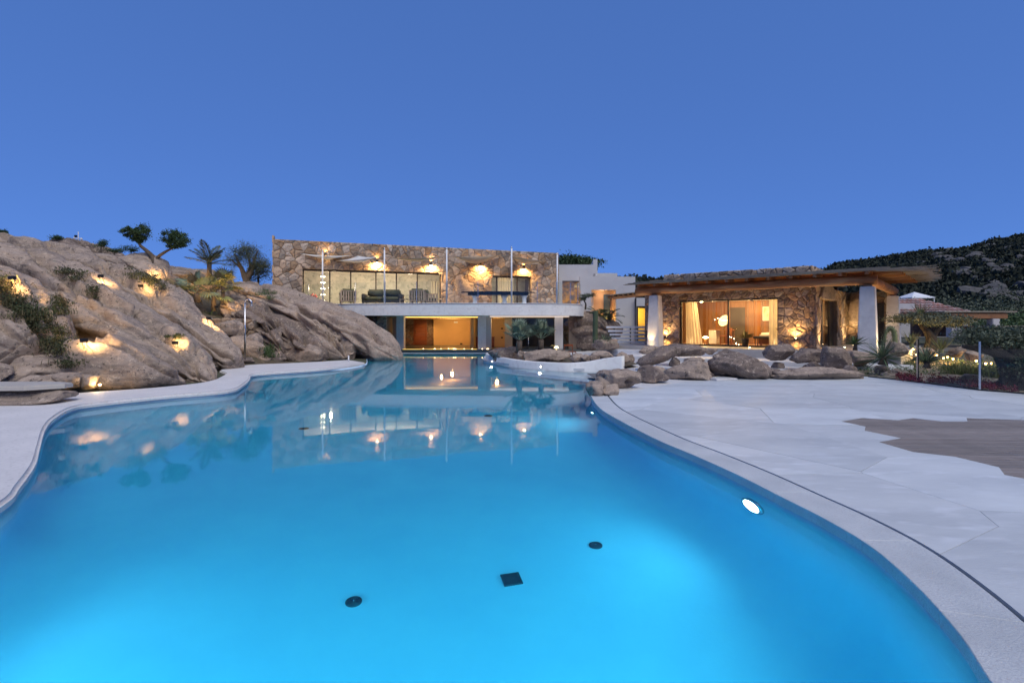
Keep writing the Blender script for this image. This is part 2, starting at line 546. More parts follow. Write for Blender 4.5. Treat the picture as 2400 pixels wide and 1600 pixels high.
# water: smooth refracting surface over an absorbing body
m, nt, b = new_mat('pool_water')
for nn in list(nt.nodes): nt.nodes.remove(nn)
tc = nod(nt, 'ShaderNodeNewGeometry')
wnz = nod(nt, 'ShaderNodeTexNoise', i_Scale=1.6, i_Detail=2.0)
nt.links.new(tc.outputs['Position'], wnz.inputs['Vector'])
wb = nod(nt, 'ShaderNodeBump', i_Strength=0.06, i_Distance=0.02)
nt.links.new(wnz.outputs[0], wb.inputs['Height'])
rf = nod(nt, 'ShaderNodeBsdfRefraction', i_IOR=1.33, i_Roughness=0.0)
gl = nod(nt, 'ShaderNodeBsdfGlossy', i_Roughness=0.035)
fr = nod(nt, 'ShaderNodeFresnel', i_IOR=1.33)
mx = nod(nt, 'ShaderNodeMixShader')
for q in (gl, rf): nt.links.new(wb.outputs[0], q.inputs['Normal'])
nt.links.new(fr.outputs[0], mx.inputs[0]); nt.links.new(rf.outputs[0], mx.inputs[1]); nt.links.new(gl.outputs[0], mx.inputs[2])
va = nod(nt, 'ShaderNodeVolumeAbsorption', i_Density=1.0); va.inputs['Color'].default_value = (0.29, 0.926, 0.992, 1)
mo = nod(nt, 'ShaderNodeOutputMaterial')
nt.links.new(mx.outputs[0], mo.inputs['Surface']); nt.links.new(va.outputs[0], mo.inputs['Volume'])
M['water'] = m
tag(sheet(offset(pool, 0.02), WZ, 'pool_water', M['water']), 'still blue water filling the curved swimming pool', 'water', kind='structure')

# ground to the horizon, left open over the pool
M['ground'] = pm('dry_ground', (0.075, 0.075, 0.045), (0.05, 0.06, 0.03), 0.3, 1.0, 0.6, 6, fine=(0.11, 0.09, 0.06), fscale=2)
tag(sheet([(-1500, -1500), (1500, -1500), (1500, 3000), (-1500, 3000)], -0.085, 'ground', M['ground'], hole=offset(pool, 0.025)), kind='structure')

# left walkway: pale coping with a rounded nose over the water
def slab(name, poly, z0, z1, mt, bev=0.03, parent=None, seg=3):
    poly = ccw(clean(poly, 0.02))
    bm = bmesh.new()
    vs = [bm.verts.new((p[0], p[1], z1)) for p in poly]
    f = bm.faces.new(vs)
    r = bmesh.ops.extrude_face_region(bm, geom=[f])
    for v in r['geom']:
        if isinstance(v, bmesh.types.BMVert): v.co.z = z0
    bmesh.ops.recalc_face_normals(bm, faces=bm.faces[:])
    if bev > 0:
        es = [e for e in bm.edges if all(abs(v.co.z - z1) < 1e-6 for v in e.verts)]
        bmesh.ops.bevel(bm, geom=es, offset=bev, segments=seg, affect='EDGES')
    bmesh.ops.triangulate(bm, faces=[f for f in bm.faces if len(f.verts) > 4])
    me = bpy.data.meshes.new(name); bm.to_mesh(me); bm.free()
    me.materials.append(mt)
    return inst(name, me, parent)
inner = catmull([(x, y, 0) for x, y in left_edge[1:]], 5, False)
inner = [(p.x, p.y) for p in inner]
# nose stands a little over the water
inner = [(x + 0.04, y - 0.01) for x, y in inner]
outer = [(-7.07, 22.2), (-8.48, 20.6), (-10.0, 19.4), (-9.85, 17.3), (-9.0, 16.1), (-8.5, 14.9), (-8.2, 14.0), (-8.2, 13.2), (-8.66, 12.3), (-9.6, 11.4), (-9.9, 10.6), (-9.8, 9.6), (-14, 8.0), (-16, 4.0), (-16, -3), (3.0, -3), (3.0, -1.0), (0.4, 0.2)]
outer2 = [(p.x, p.y) for p in catmull([(x, y, 0) for x, y in outer[:12]], 4, False)] + outer[12:]
tag(slab('pool_coping', outer2 + inner[::-1], -0.083, 0.0, M['coping'], 0.035), kind='structure')

# right rim: coping stones, drain slot, flagstones and a timber inlay
M['deck_stone'] = pm('deck_stone', (0.56, 0.585, 0.605), (0.44, 0.465, 0.49), 1.1, 0.5, 0.22, 26, var=0.12, fine=(0.60, 0.625, 0.66), fscale=4, stretch=(0.55, 1.5, 1), coords='Object', spec=0.4)
M['coping_stone'] = pm('coping_stone', (0.54, 0.565, 0.59), (0.44, 0.465, 0.49), 2.2, 0.62, 0.5, 70, var=0.05, fine=(0.42, 0.42, 0.44), fscale=60, spec=0.35)
M['slot'] = pm('drain_slot', (0.03, 0.03, 0.033), None, 5, 0.8)
rim = catmull([(x, y, 0) for x, y in right_edge], 6, False)
rim = [(p.x, p.y) for p in rim]
def off_open(line, d):
    out = []
    for i in range(len(line)):
        a, b = Vector(line[max(i - 1, 0)]), Vector(line[min(i + 1, len(line) - 1)])
        t = (b - a).normalized()
        out.append((line[i][0] + t.y * d, line[i][1] - t.x * d))
    return out
rim_in, rim_out, slot_out = off_open(rim, -0.02), off_open(rim, 0.335), off_open(rim, 0.362)
rim_out2 = off_open(rim, 0.3345)
cop = thing('pool_rim', 'grey stone coping curving along the near right side of the pool', 'coping', (0, 0, 0))
del cop['category'], cop['label']; tag(cop, kind='structure')
cuts = [0, 9, 20, 31, 43, 55, 66, len(rim) - 1]
for a, b in zip(cuts[:-1], cuts[1:]):
    seg_in, seg_out = rim_in[a:b + 1], rim_out2[a:b + 1]
    # a fine joint between neighbours
    def pull(l):
        p, q = Vector(l[0]), Vector(l[1])
        l = list(l); l[0] = tuple(p + (q - p).normalized() * 0.003); return l
    slab('coping_stone', pull(seg_in) + pull(seg_out)[::-1], -0.083, 0.0, M['coping_stone'], 0.004, cop, 1)
slab('drain_slot', off_open(rim, 0.336) + slot_out[::-1], -0.08, -0.03, M['slot'], 0, cop)
c4 = lambda cx, cy: tuple(G(1350 + cx / 2.24, 900 + cy / 2.24)[:2])
wood = [c4(*p) for p in ((2352, 495), (2250, 475), (2220, 435), (1990, 380), (1770, 355), (1590, 303), (1705, 282), (1515, 243), (1520, 222), (1390, 195), (1500, 177), (1690, 188), (1770, 178), (1920, 195), (2055, 195), (2050, 177), (2352, 188))]
DX = 13.0
fence_line = [(10.3, 15.2), (10.4, 14.9), (10.72, 13.3), (10.8, 11.7), (11.15, 11.1), (11.6, 9.0)]
deckpoly = list(off_open(rim, 0.3625)) + [(2.6, 11.6), (3.6, 12.6), (4.6, 13.6), (6.4, 14.4), (10.1, 15.2), (10.4, 14.9), (10.75, 13.3), (11.0, 11.7), (11.3, 11.0), (DX, 8.8)]
deckpoly += [(DX, wood[-1][1] - 0.05)] + wood[::-1] + [(DX, wood[0][1] - 0.3), (DX, -2.0), (1.2, -2.0)]
paving = tag(thing('stone_paving', None, None), kind='structure')
rg = random.Random(21)
for q in cells(deckpoly, 1.5, 5, 0.0045, 1.35, jitter=1.1):
    me = MB()
    cx_ = sum(p[0] for p in q) / len(q); cy_ = sum(p[1] for p in q) / len(q)
    me.prism([(p[0] - cx_, p[1] - cy_) for p in q], -0.08, 0.0)
    me.build('flagstone', M['deck_stone'], paving, loc=(cx_, cy_, rg.uniform(-0.0015, 0.0015)))
sheet([(0.2, -2.5), (DX + 1, -2.5), (DX + 1, 16.5), (2.4, 16.5), (2.4, 11.2), (2.3, 9), (2.9, 5), (2.9, 3), (2.2, 1.6)], -0.045, 'joint_bed', pm('joint_sand', (0.13, 0.13, 0.135), None, 6, 0.95), parent=paving)
M['deck_wood'] = pm('weathered_timber', (0.25, 0.215, 0.20), (0.18, 0.155, 0.145), 2.2, 0.75, 0.5, 9, var=0.16, fine=(0.31, 0.27, 0.25), fscale=8, stretch=(0.6, 14, 1))
deck = tag(thing('timber_decking', None, None), kind='structure')
patch = wood + [(DX, wood[-1][1] - 0.06), (DX, wood[0][1] - 0.29)]
patch = [(DX, wood[0][1] - 0.29)] + wood + [(DX, wood[-1][1] - 0.06)]
ya = R(-2.0)
y = 4.0
while y < 9.2:
    q = clip([(p[0], p[1]) for p in patch], math.sin(ya), -math.cos(ya), -y)
    q = clip(q, -math.sin(ya), math.cos(ya), y + 0.092) if len(q) > 2 else q
    q = clean(q)
    if len(q) >= 3 and abs(area(q)) > 0.01:
        # a plank that the jagged edge cuts in two keeps both ends
        cx_ = sum(p[0] for p in q) / len(q); cy_ = sum(p[1] for p in q) / len(q)
        MB().prism([(p[0] - cx_, p[1] - cy_) for p in ccw(q)], -0.05, -0.002).build('plank', M['deck_wood'], deck, loc=(cx_, cy_, 0))
    y += 0.106
sheet(ccw(patch), -0.046, 'deck_bearer', M['slot'], parent=deck)

# pool fittings
def pool_light(p, nrm, r, power, label, cone=150, col=(0.62, 0.88, 1.0), down=0.35):
    nrm = Vector(nrm).normalized()
    q = nrm.to_track_quat('Z', 'Y')
    t = thing('pool_light', label, 'pool light', p, group='lights in the pool wall')
    t.rotation_euler = q.to_euler()
    MB().lathe([(r * 1.28, -0.02), (r * 1.28, 0.012), (r * 1.05, 0.022), (r * 1.02, 0.0)], 28).build('rim', M['chrome'], t, True)
    MB().lathe([(r, 0.0), (r, 0.014), (r * 0.7, 0.03), (r * 0.25, 0.036)], 28).build('lens', emit('pool_lens', (0.86, 0.96, 1.0), 4.0), t, True)
    aim = (nrm + Vector((0, 0, -down))).normalized()
    lo = lamp('beam', 'SPOT', (0, 0, 0.06), power, col, r * 0.9, None, cone, 0.9, t)
    lo.rotation_euler = (q.inverted() @ (-aim).to_track_quat('Z', 'Y')).to_euler()
    return t
lp = wall_hit(1768, 1185)
pool_light(lp + Vector((-0.02, 0, 0)), (-0.98, -0.16, 0), 0.125, 42, 'bright round underwater lamp in the near right pool wall', 140, down=0.12)
lq = wall_hit(1394, 967)
pool_light(lq + Vector((-0.03, 0, 0)), (-0.98, -0.2, 0), 0.06, 16, 'small underwater lamp below the rocks at the far end of the coping')
def edge_lamp(x, y, power, lb, z=-0.55, cone=165):
    """lamp set flush in the pool wall nearest to x, y"""
    i = min(range(len(pool)), key=lambda k: (pool[k][0] - x) ** 2 + (pool[k][1] - y) ** 2)
    a, b = Vector(pool[i - 1]), Vector(pool[(i + 1) % len(pool)])
    t = (b - a).normalized(); nr = Vector((-t.y, t.x, 0))
    pool_light(Vector((pool[i][0], pool[i][1], z)) + nr * 0.012, nr, 0.08, power, lb, cone, down=-0.12)
for x, y, pw, lb in ((-3.9, 3.1, 24, 'underwater lamp in the left pool wall just outside the view'), (-3.5, 1.9, 24, 'unseen added lamp in the near left pool wall, closest to the camera'), 
                     (-2.4, 1.08, 48, 'unseen added lamp in the pool wall behind the camera, left'), (-0.6, 0.95, 54, 'unseen added lamp in the pool wall beneath the camera'), (0.9, 1.1, 42, 'unseen added lamp in the pool wall behind the camera, right'),
                     (1.95, 2.0, 30, 'unseen added lamp in the near right pool wall, outside the view')):
    edge_lamp(x, y, pw, lb)  # all but the first are unseen, added to even the pool's glow
FZ = -1.5
M['drain'] = pm('dark_grate', (0.05, 0.06, 0.075), None, 8, 0.5)
def round_drain(px, py, r, label):
    p = W(px, py, FZ)
    t = thing('floor_drain', label, 'drain', (p.x, p.y, FZ), 0, 'round drains in the pool floor')
    MB().lathe([(r, 0.0), (r, 0.014), (r * 0.9, 0.02), (r * 0.86, 0.012)], 28).build('rim', M['drain'], t)
    for k in range(4):
        rr = r * (0.18 + 0.18 * k)
        MB().tube([(rr * math.cos(a), rr * math.sin(a), 0.02) for a in [2 * PI * i / 20 for i in range(21)]], 0.006, 5, cap=False).build('grate_ring', M['drain'], t)
    MB().lathe([(r * 0.1, 0.008), (r * 0.1, 0.026), (r * 0.05, 0.028)], 12).build('screw', M['chrome'], t)
round_drain(829, 1410, 0.066, 'round dark drain on the pool floor left of the square grate')
round_drain(1396, 1278, 0.066, 'round dark drain on the pool floor beside the bright light patch')
round_drain(712, 1004, 0.09, 'distant round drain on the pool floor toward the house, left')
round_drain(1145, 974, 0.09, 'distant round drain on the pool floor toward the house, right')
p = W(1199, 1358, FZ)
t = thing('square_drain', 'square dark grate in the middle of the pool floor', 'drain', (p.x, p.y, FZ), R(14))
t.scale = (0.66, 0.66, 1)
mb = MB()
for k in range(-1, 2, 2):
    mb.box(k * 0.115 - 0.012, k * 0.115 + 0.012, -0.127, 0.127, 0, 0.02); mb.box(-0.103, 0.103, k * 0.115 - 0.012, k * 0.115 + 0.012, 0, 0.02)
mb.build('frame', M['drain'], t)
for k in range(9):
    MB().box(-0.103, 0.103, -0.098 + k * 0.0225, -0.084 + k * 0.0225, 0.002, 0.016).build('slat', M['drain'], t)
MB().box(-0.1, 0.1, -0.1, 0.1, 0.0005, 0.003).build('back', M['slot'], t)

# ------------------------------------------------------------------ granite: ridges and boulders
from mathutils.bvhtree import BVHTree
rockV, rockF = [], []
ctrl = []                                   # heights that carry the hillside
def aniso(P, ax, k):
    """squeeze points along an axis so that noise runs lengthwise"""
    ax = np.array(ax); return P - np.outer(P @ ax, ax) * (1 - k)
def ridge_disp(P, seed, ax, amp, ck):
    o = np.array([seed * 7.13, seed * 3.7, seed * 1.9])
    A = aniso(P, ax, 0.16) + o
    wob = 0.30 * fbm(P * 0.5 + o, 2)[:, None]
    lob = np.abs(pn(A * 0.62 + wob))                     # rounded lobes with sharp furrows between
    d = amp * 1.9 * (np.minimum(lob, 0.34) - 0.2)
    lob2 = np.abs(pn(A * 1.5 + wob * 1.7 + 9.0))
    d += amp * 0.34 * (np.minimum(lob2, 0.30) - 0.18)
    d += amp * 0.13 * fbm(aniso(P, ax, 0.4) * 1.4 + o, 4, 0.55)
    d += 0.035 * fbm(P * 3.0 + o, 3, 0.55)
    B = aniso(P, ax, 0.5)
    v = np.abs(pn(aniso(P, ax, 0.07) * 0.55 + wob * 0.8 + o * 1.3))
    d -= ck * np.maximum(0, 1 - v / 0.035) ** 0.6
    v2 = np.abs(pn(np.outer(P @ np.array(ax), ax) * 0.42 + B * 0.12 + wob * 1.2 + o))
    d -= ck * 0.4 * np.maximum(0, 1 - v2 / 0.016)
    return d
# the open joints of the outcrop as the photograph shows them: polylines in its pixels, width, depth
def _c1(*q): return [(x / 3.408, 500 + y / 3.408) for x, y in q]
def _c2(*q): return [(400 + x / 3.92, 500 + y / 3.92) for x, y in q]
JOINTS = [(_c1((250, 270), (330, 350), (480, 480), (580, 570), (700, 625), (860, 690), (1000, 760), (1080, 775), (1200, 860), (1330, 970), (1450, 1030)), 11, 0.55),
          (_c1((430, 285), (560, 370), (640, 440), (690, 525)), 9, 0.45), (_c1((850, 430), (1000, 545), (1110, 595), (1280, 640), (1400, 740), (1500, 815)), 10, 0.5),
          (_c1((455, 680), (470, 760), (485, 850), (500, 930)), 13, 0.5), (_c1((840, 995), (1050, 1095), (1200, 1190), (1330, 1260), (1460, 1310)), 8, 0.32),
          (_c1((200, 450), (300, 600), (350, 720), (400, 850), (480, 940), (620, 960), (840, 995)), 12, 0.5), (_c1((0, 600), (150, 720), (250, 840), (330, 950), (400, 1100)), 12, 0.5),
          (_c1((1300, 980), (1400, 1020), (1560, 1085), (1700, 1200), (1790, 1290)), 8, 0.35), (_c1((900, 590), (1010, 650), (1150, 700), (1300, 740)), 7, 0.3), (_c1((640, 700), (760, 740), (900, 735)), 5, 0.14), (_c1((560, 880), (700, 850), (800, 880)), 5, 0.12),
          (_c1((20, 200), (200, 240), (330, 270), (520, 290), (740, 380)), 8, 0.35), (_c1((1330, 1010), (1420, 1000), (1470, 1010)), 8, 0.25), (_c1((0, 820), (100, 830), (170, 870)), 6, 0.2),
          (_c2((900, 890), (1000, 935), (1150, 1005), (1240, 1060)), 8, 0.4), (_c2((1140, 945), (1260, 1040), (1400, 1110), (1530, 1205), (1620, 1335)), 9, 0.5),
          (_c2((1190, 875), (1350, 985), (1500, 1080), (1620, 1200), (1700, 1290), (1830, 1350)), 8, 0.45), (_c2((690, 1000), (860, 1060), (960, 1010)), 9, 0.45), (_c2((760, 1160), (900, 1240), (1010, 1330)), 8, 0.4),
          (_c2((1050, 1120), (1100, 1240), (1190, 1370)), 9, 0.45), (_c2((1230, 1150), (1290, 1220), (1340, 1310)), 7, 0.35), (_c2((1420, 950), (1560, 1030), (1760, 1080), (1950, 1200)), 6, 0.25)]
def carve(Q, N):
    px = CX + F * Q[:, 0] / Q[:, 1]; py = YH - F * (Q[:, 2] - CAMZ) / Q[:, 1]
    vis = np.clip(-N[:, 1] * 1.5 + N[:, 2] * 0.8 + 0.3, 0, 1)
    wig = 3.2 * pn(np.stack([px * 0.06, py * 0.06, px * 0], 1))
    cut = np.zeros(len(Q))
    for line, w, dep in JOINTS:
        d = np.full(len(Q), 1e9)
        for (ax_, ay), (bx_, by) in zip(line[:-1], line[1:]):
            vx, vy = bx_ - ax_, by - ay
            t = np.clip(((px - ax_) * vx + (py - ay) * vy) / (vx * vx + vy * vy), 0, 1)
            d = np.minimum(d, np.hypot(px - ax_ - t * vx + wig, py - ay - t * vy + wig))
        cut = np.maximum(cut, dep * np.clip(1 - d / w, 0, 1) ** 0.6)
    return Q - N * (cut * vis)[:, None]
def finish_rock(vs, fs, name, mt, label, group, parent=None):
    A_ = np.array([v[:] for v in vs]); base = Vector((A_[:, 0].mean(), A_[:, 1].mean(), A_[:, 2].min()))
    b = len(rockV)
    rockV.extend(vs); rockF.extend([tuple(i + b for i in f) for f in fs])
    me = bpy.data.meshes.new(name)
    me.from_pydata((A_ - np.array(base)).tolist(), [], fs); me.materials.append(mt); me.shade_smooth()
    o = inst(name, me, parent, base)
    if parent is None: tag(o, label, 'rock', group)
    return o
def whale(spine, label, seed, mt='granite', rings=90, seg=96, amp=0.62, ck=0.20, sq=0.8, hill=True, group='granite ridges of the hillside', name='granite_ridge', furrows=((18, 0.42, 0.10), (52, 0.34, 0.08), (84, 0.25, 0.07))):
    """a long whaleback of rock: spine of (point, half depth, half height)"""
    pts = [Vector(s[0]) for s in spine]
    P = catmull(pts, 10, False)
    Wd = [v.x for v in catmull([Vector((s[1], s[2], 0)) for s in spine], 10, False)]
    Hh = [v.y for v in catmull([Vector((s[1], s[2], 0)) for s in spine], 10, False)]
    L = len(P) - 1
    ax = (pts[-1] - pts[0]).normalized()
    vs, fs = [], []
    PP, NN, TT, FU, HS = [], [], [], [], []
    for i in range(rings + 1):
        u = i / rings
        ue = 0.5 - 0.5 * math.cos(PI * u)
        k = ue * L; k0 = min(int(k), L - 1); fr = k - k0
        c = P[k0].lerp(P[k0 + 1], fr); w = Wd[k0] + (Wd[k0 + 1] - Wd[k0]) * fr; h = Hh[k0] + (Hh[k0 + 1] - Hh[k0]) * fr
        t = (P[k0 + 1] - P[k0]).normalized()
        side = Vector((t.y, -t.x, 0)).normalized()
        if side.y > 0: side = -side                      # towards the viewer
        up = side.cross(t)
        if up.z < 0: up = -up
        taper = max(0.02, (1 - abs(2 * ue - 1) ** 5)) ** 0.5
        if i in (0, rings): taper = 0.01
        for j in range(seg):
            a = 2 * PI * j / seg
            ca, sa = math.cos(a), math.sin(a)
            f = (abs(ca) ** 2.4 + abs(sa) ** 2.4) ** (-1 / 2.4)
            HS.append(min(1.0, h / 0.9)); PP.append(c + (side * ca * w * f + up * sa * h * f) * taper); NN.append((side * ca + up * sa).normalized()); TT.append(min(1, taper * 1.3)); FU.append((ue * L / 10.0, a))
    PP, NN, TT = np.array(PP), np.array(NN), np.array(TT)
    dsp = ridge_disp(PP, seed, ax, amp, ck)
    FU = np.array(FU); HS = np.array(HS)
    for q_, (a0, dep, wd) in enumerate(furrows):          # long open joints that split the ridge
        z3 = np.zeros(len(FU))
        wob = 0.30 * fbm(np.stack([FU[:, 0] * 0.55 + seed * 3.3 + q_ * 11, z3, z3 + seed], 1), 3)
        on = np.clip(0.75 + 1.6 * pn(np.stack([FU[:, 0] * 0.8 + seed + q_ * 5, z3 + 4.5, z3], 1)), 0, 1.0)
        x_ = (FU[:, 1] - R(a0) - wob + PI) % (2 * PI) - PI
        dsp = dsp - dep * HS * on * np.clip(1 - np.abs(x_) / wd, 0, 1) ** 0.55
        dsp = dsp + dep * 0.28 * HS * on * np.exp(-((x_ - wd * 2.0) / (wd * 1.6)) ** 2)      # lip above the joint
    Q = PP + NN * (dsp * TT)[:, None]
    if hill or 'front' in label: Q = carve(Q, NN)
    vs = [Vector(q) for q in Q]
    for i in range(rings):
        for j in range(seg):
            j2 = (j + 1) % seg
            fs.append((i * seg + j, (i + 1) * seg + j, (i + 1) * seg + j2, i * seg + j2))
    if hill:
        for s in spine: ctrl.append((s[0][0], s[0][1], s[0][2] - 0.55 * s[2]))
    return finish_rock(vs, fs, name, M[mt], label, group)
def boulder(c, size, label, seed, rz=0.0, tilt=0.0, mt='granite', amp=0.22, sub=4, p=2.6, name='boulder', group='boulders', sink=0.0, parent=None, cav=None):
    """a rounded block; c is where it touches the ground"""
    bm = bmesh.new()
    bmesh.ops.create_icosphere(bm, subdivisions=sub, radius=1.0)
    Mx = Matrix.Rotation(rz, 3, 'Z') @ Matrix.Rotation(tilt, 3, 'Y')
    Dv = np.array([v.co[:] for v in bm.verts]); Dv /= np.linalg.norm(Dv, axis=1)[:, None]
    rr_ = np.random.default_rng(seed * 13 + 5)
    f = (np.abs(Dv) ** p).sum(1) ** (-1 / p)
    half = np.array(size) / 2.0
    Q = Dv * f[:, None]
    for _ in range(12):                                    # broken faces
        n_ = rr_.normal(size=3); n_ /= np.linalg.norm(n_)
        c_ = rr_.uniform(0.55, 0.95)
        ex = Q @ n_ - c_
        Q = Q - np.outer(np.where(ex > 0, ex * 0.93, 0), n_)
    K = Q * (half / max(min(half), 0.15)) + np.array([seed * 3.1, seed * 1.7, seed * 0.9])
    lob = np.abs(pn(K * np.array([0.55, 0.55, 1.1])))
    dd = amp * (1.1 * fbm(K * 0.6, 3) + 1.2 * (np.minimum(lob, 0.3) - 0.15) + 0.5 * fbm(K * 2.2, 4, 0.6))
    if cav:
        cd = np.linalg.norm(Dv - np.array(Vector(cav[:3]).normalized()), axis=1)
        dd = dd - cav[4] / min(half) * np.maximum(0, 1 - (cd / cav[3]) ** 2)
    Q = Q + Dv * dd[:, None] * 0.55
    Q = (Q - (Q.max(0) + Q.min(0)) / 2) / ((Q.max(0) - Q.min(0)) / 2) * half
    vs = [Mx @ Vector(q) for q in Q]
    zmin = min(v.z for v in vs)
    C0 = Vector(c)
    vs = [C0 + Vector((v.x, v.y, v.z - zmin - sink)) for v in vs]
    fs = [tuple(v.index for v in f.verts) for f in bm.faces]
    bm.free()
    return finish_rock(vs, fs, name, M[mt], label, group, parent)

k1 = lambda x, y, d: V(x / 3.408, 500 + y / 3.408, d)
k2 = lambda x, y, d: V(400 + x / 3.92, 500 + y / 3.92, d)
# the left hillside, front to back
whale([(k1(-420, 560, 13.6), 1.5, 0.9), (k1(-60, 830, 13.0), 1.25, 0.85), (k1(160, 1010, 12.7), 1.0, 0.72), (k1(330, 1160, 12.5), 0.55, 0.4)], 'rounded granite ridge at the far left edge, nearest the walkway', 1)
whale([(k1(-200, 330, 18.5), 1.6, 1.0), (k1(180, 520, 17.3), 1.6, 1.05), (k1(560, 740, 16.2), 1.5, 1.0), (k1(900, 920, 15.6), 1.5, 0.95), (k1(1250, 1130, 15.0), 1.3, 0.85), (k1(1560, 1310, 14.7), 0.9, 0.55), (k1(1720, 1380, 14.6), 0.4, 0.3)], 'longest granite ridge sweeping down to the round nose of the walkway', 2, rings=160, seg=120)
whale([(k1(640, 1130, 13.2), 0.85, 0.62), (k1(860, 1190, 13.15), 0.95, 0.72), (k1(1150, 1270, 13.3), 0.9, 0.5), (k1(1480, 1365, 13.7), 0.5, 0.22)], 'bulging granite boulder in front, lit along its top behind the walkway', 3, ck=0.05, amp=0.3, hill=False, furrows=((48, 0.12, 0.06),))
whale([(k1(-100, 350, 22.5), 1.6, 0.9), (k1(250, 390, 21.5), 1.5, 0.9), (k1(600, 510, 20.5), 1.4, 0.85), (k1(930, 640, 19.8), 1.4, 0.9), (k1(1250, 820, 19.0), 1.3, 0.85), (k1(1560, 1020, 18.4), 1.25, 0.85), (k1(1800, 1180, 18.0), 0.9, 0.6), (k1(1890, 1240, 17.9), 0.5, 0.4)], 'second granite ridge, ending beside the outdoor shower', 4, rings=150, seg=120)
whale([(k1(300, 340, 24.0), 1.2, 0.6), (k1(600, 430, 23.0), 1.1, 0.6), (k1(860, 520, 22.0), 0.9, 0.5), (k1(960, 600, 21.6), 0.5, 0.3)], 'upper granite ridge with a lamp glowing at its lower tip', 5)
whale([(k1(820, 440, 25.0), 1.0, 0.5), (k1(1080, 560, 24.0), 1.0, 0.5), (k1(1300, 680, 23.2), 0.9, 0.5), (k1(1480, 800, 22.6), 0.6, 0.5)], 'granite ridge just left of the lit fan palms', 6)
whale([(k1(-200, 285, 26.5), 1.6, 0.8), (k1(150, 330, 26.0), 1.6, 0.75), (k1(450, 350, 25.5), 1.4, 0.6), (k1(700, 390, 25.2), 1.0, 0.5)], 'topmost granite ridge on the left skyline', 7)
whale([(k1(480, 310, 29.5), 1.3, 0.7), (k1(680, 325, 29.5), 1.4, 0.75), (k1(880, 380, 29.0), 1.2, 0.6)], 'granite hump below the weather mast on the skyline', 8, 'granite_dark')
whale([(k1(980, 455, 27.5), 1.0, 0.75), (k1(1150, 470, 27.0), 1.1, 0.75), (k1(1330, 560, 26.4), 0.9, 0.6)], 'granite boulder beneath the twin-crowned tree', 9)
whale([(k1(1280, 520, 32.0), 1.5, 0.7), (k1(1500, 550, 32.0), 1.6, 0.7), (k1(1750, 560, 31.0), 1.5, 0.6)], 'low granite back behind the fan palms', 10)
boulder(k1(850, 450, 24.6), (1.7, 1.2, 0.75), 'square-edged tan boulder above the lit ridge tip', 11, 0.3, 0.1, amp=0.16, p=5)
# right massif between the shower and the house
whale([(k2(480, 760, 28.5), 1.4, 0.9), (k2(820, 830, 28.0), 1.6, 1.0), (k2(1150, 930, 27.0), 1.6, 1.0), (k2(1480, 1060, 26.0), 1.5, 0.95), (k2(1800, 1200, 25.0), 1.3, 0.85), (k2(2030, 1330, 24.3), 0.8, 0.5), (k2(2120, 1385, 24.1), 0.3, 0.2)], 'big granite spur running down into the pool beside the house', 12, rings=150, seg=120, ck=0.2, furrows=((34, 0.30, 0.07), (66, 0.24, 0.06)))
whale([(k2(900, 850, 27.0), 0.9, 0.5), (k2(1250, 1000, 25.6), 1.0, 0.6), (k2(1480, 1180, 24.4), 1.0, 0.7), (k2(1620, 1320, 23.6), 0.7, 0.4)], 'middle slab of the granite spur, behind the short white post', 13, ck=0.25)
whale([(k2(560, 860, 26.0), 0.9, 0.6), (k2(780, 950, 25.0), 1.1, 0.7), (k2(1050, 1130, 24.0), 1.1, 0.85), (k2(1250, 1260, 23.2), 0.9, 0.6), (k2(1420, 1350, 22.9), 0.5, 0.3)], 'grey granite shoulder right of the outdoor shower', 14, 'granite_dark', ck=0.25)
whale([(k2(850, 1070, 23.5), 0.5, 0.45), (k2(980, 1180, 23.0), 0.6, 0.5), (k2(1080, 1330, 22.6), 0.5, 0.35)], 'dark granite lump with a tuft of grass at its foot', 15, 'granite_dark')
for i, (x, y, d, sx, sy, sz, lb) in enumerate(((700, 1380, 21.3, 1.6, 1.2, 1.0, 'blocky boulder at the foot of the shower, right of the pipe'),
        (960, 1385, 21.9, 0.9, 0.8, 0.6, 'small rounded boulder by the far walkway, next to the tuft'),
        (560, 1150, 22.4, 1.5, 1.1, 0.8, 'angular boulder beneath the dry-stone courses'),
        (760, 1240, 22.0, 1.1, 0.9, 0.7, 'pale boulder to the right of the shower pipe'),
        (1270, 1370, 22.5, 1.3, 0.8, 0.8, 'cracked boulder low on the bank near the white post'),
        (840, 1380, 21.2, 0.7, 0.5, 0.4, 'reddish little rock at the edge of the far walkway'),
        (680, 1385, 20.4, 0.9, 0.6, 0.25, 'flat dark rock the shower pipe stands on'),
        (620, 1300, 21.5, 1.0, 0.8, 0.8, 'boulder wedged behind the shower pipe'))):
    boulder(k2(x, y, d), (sx, sy, sz), lb, 20 + i, i * 0.7, 0.1, 'granite_dark' if i in (1, 6) else 'granite', p=3.2, group='loose boulders below the shower')
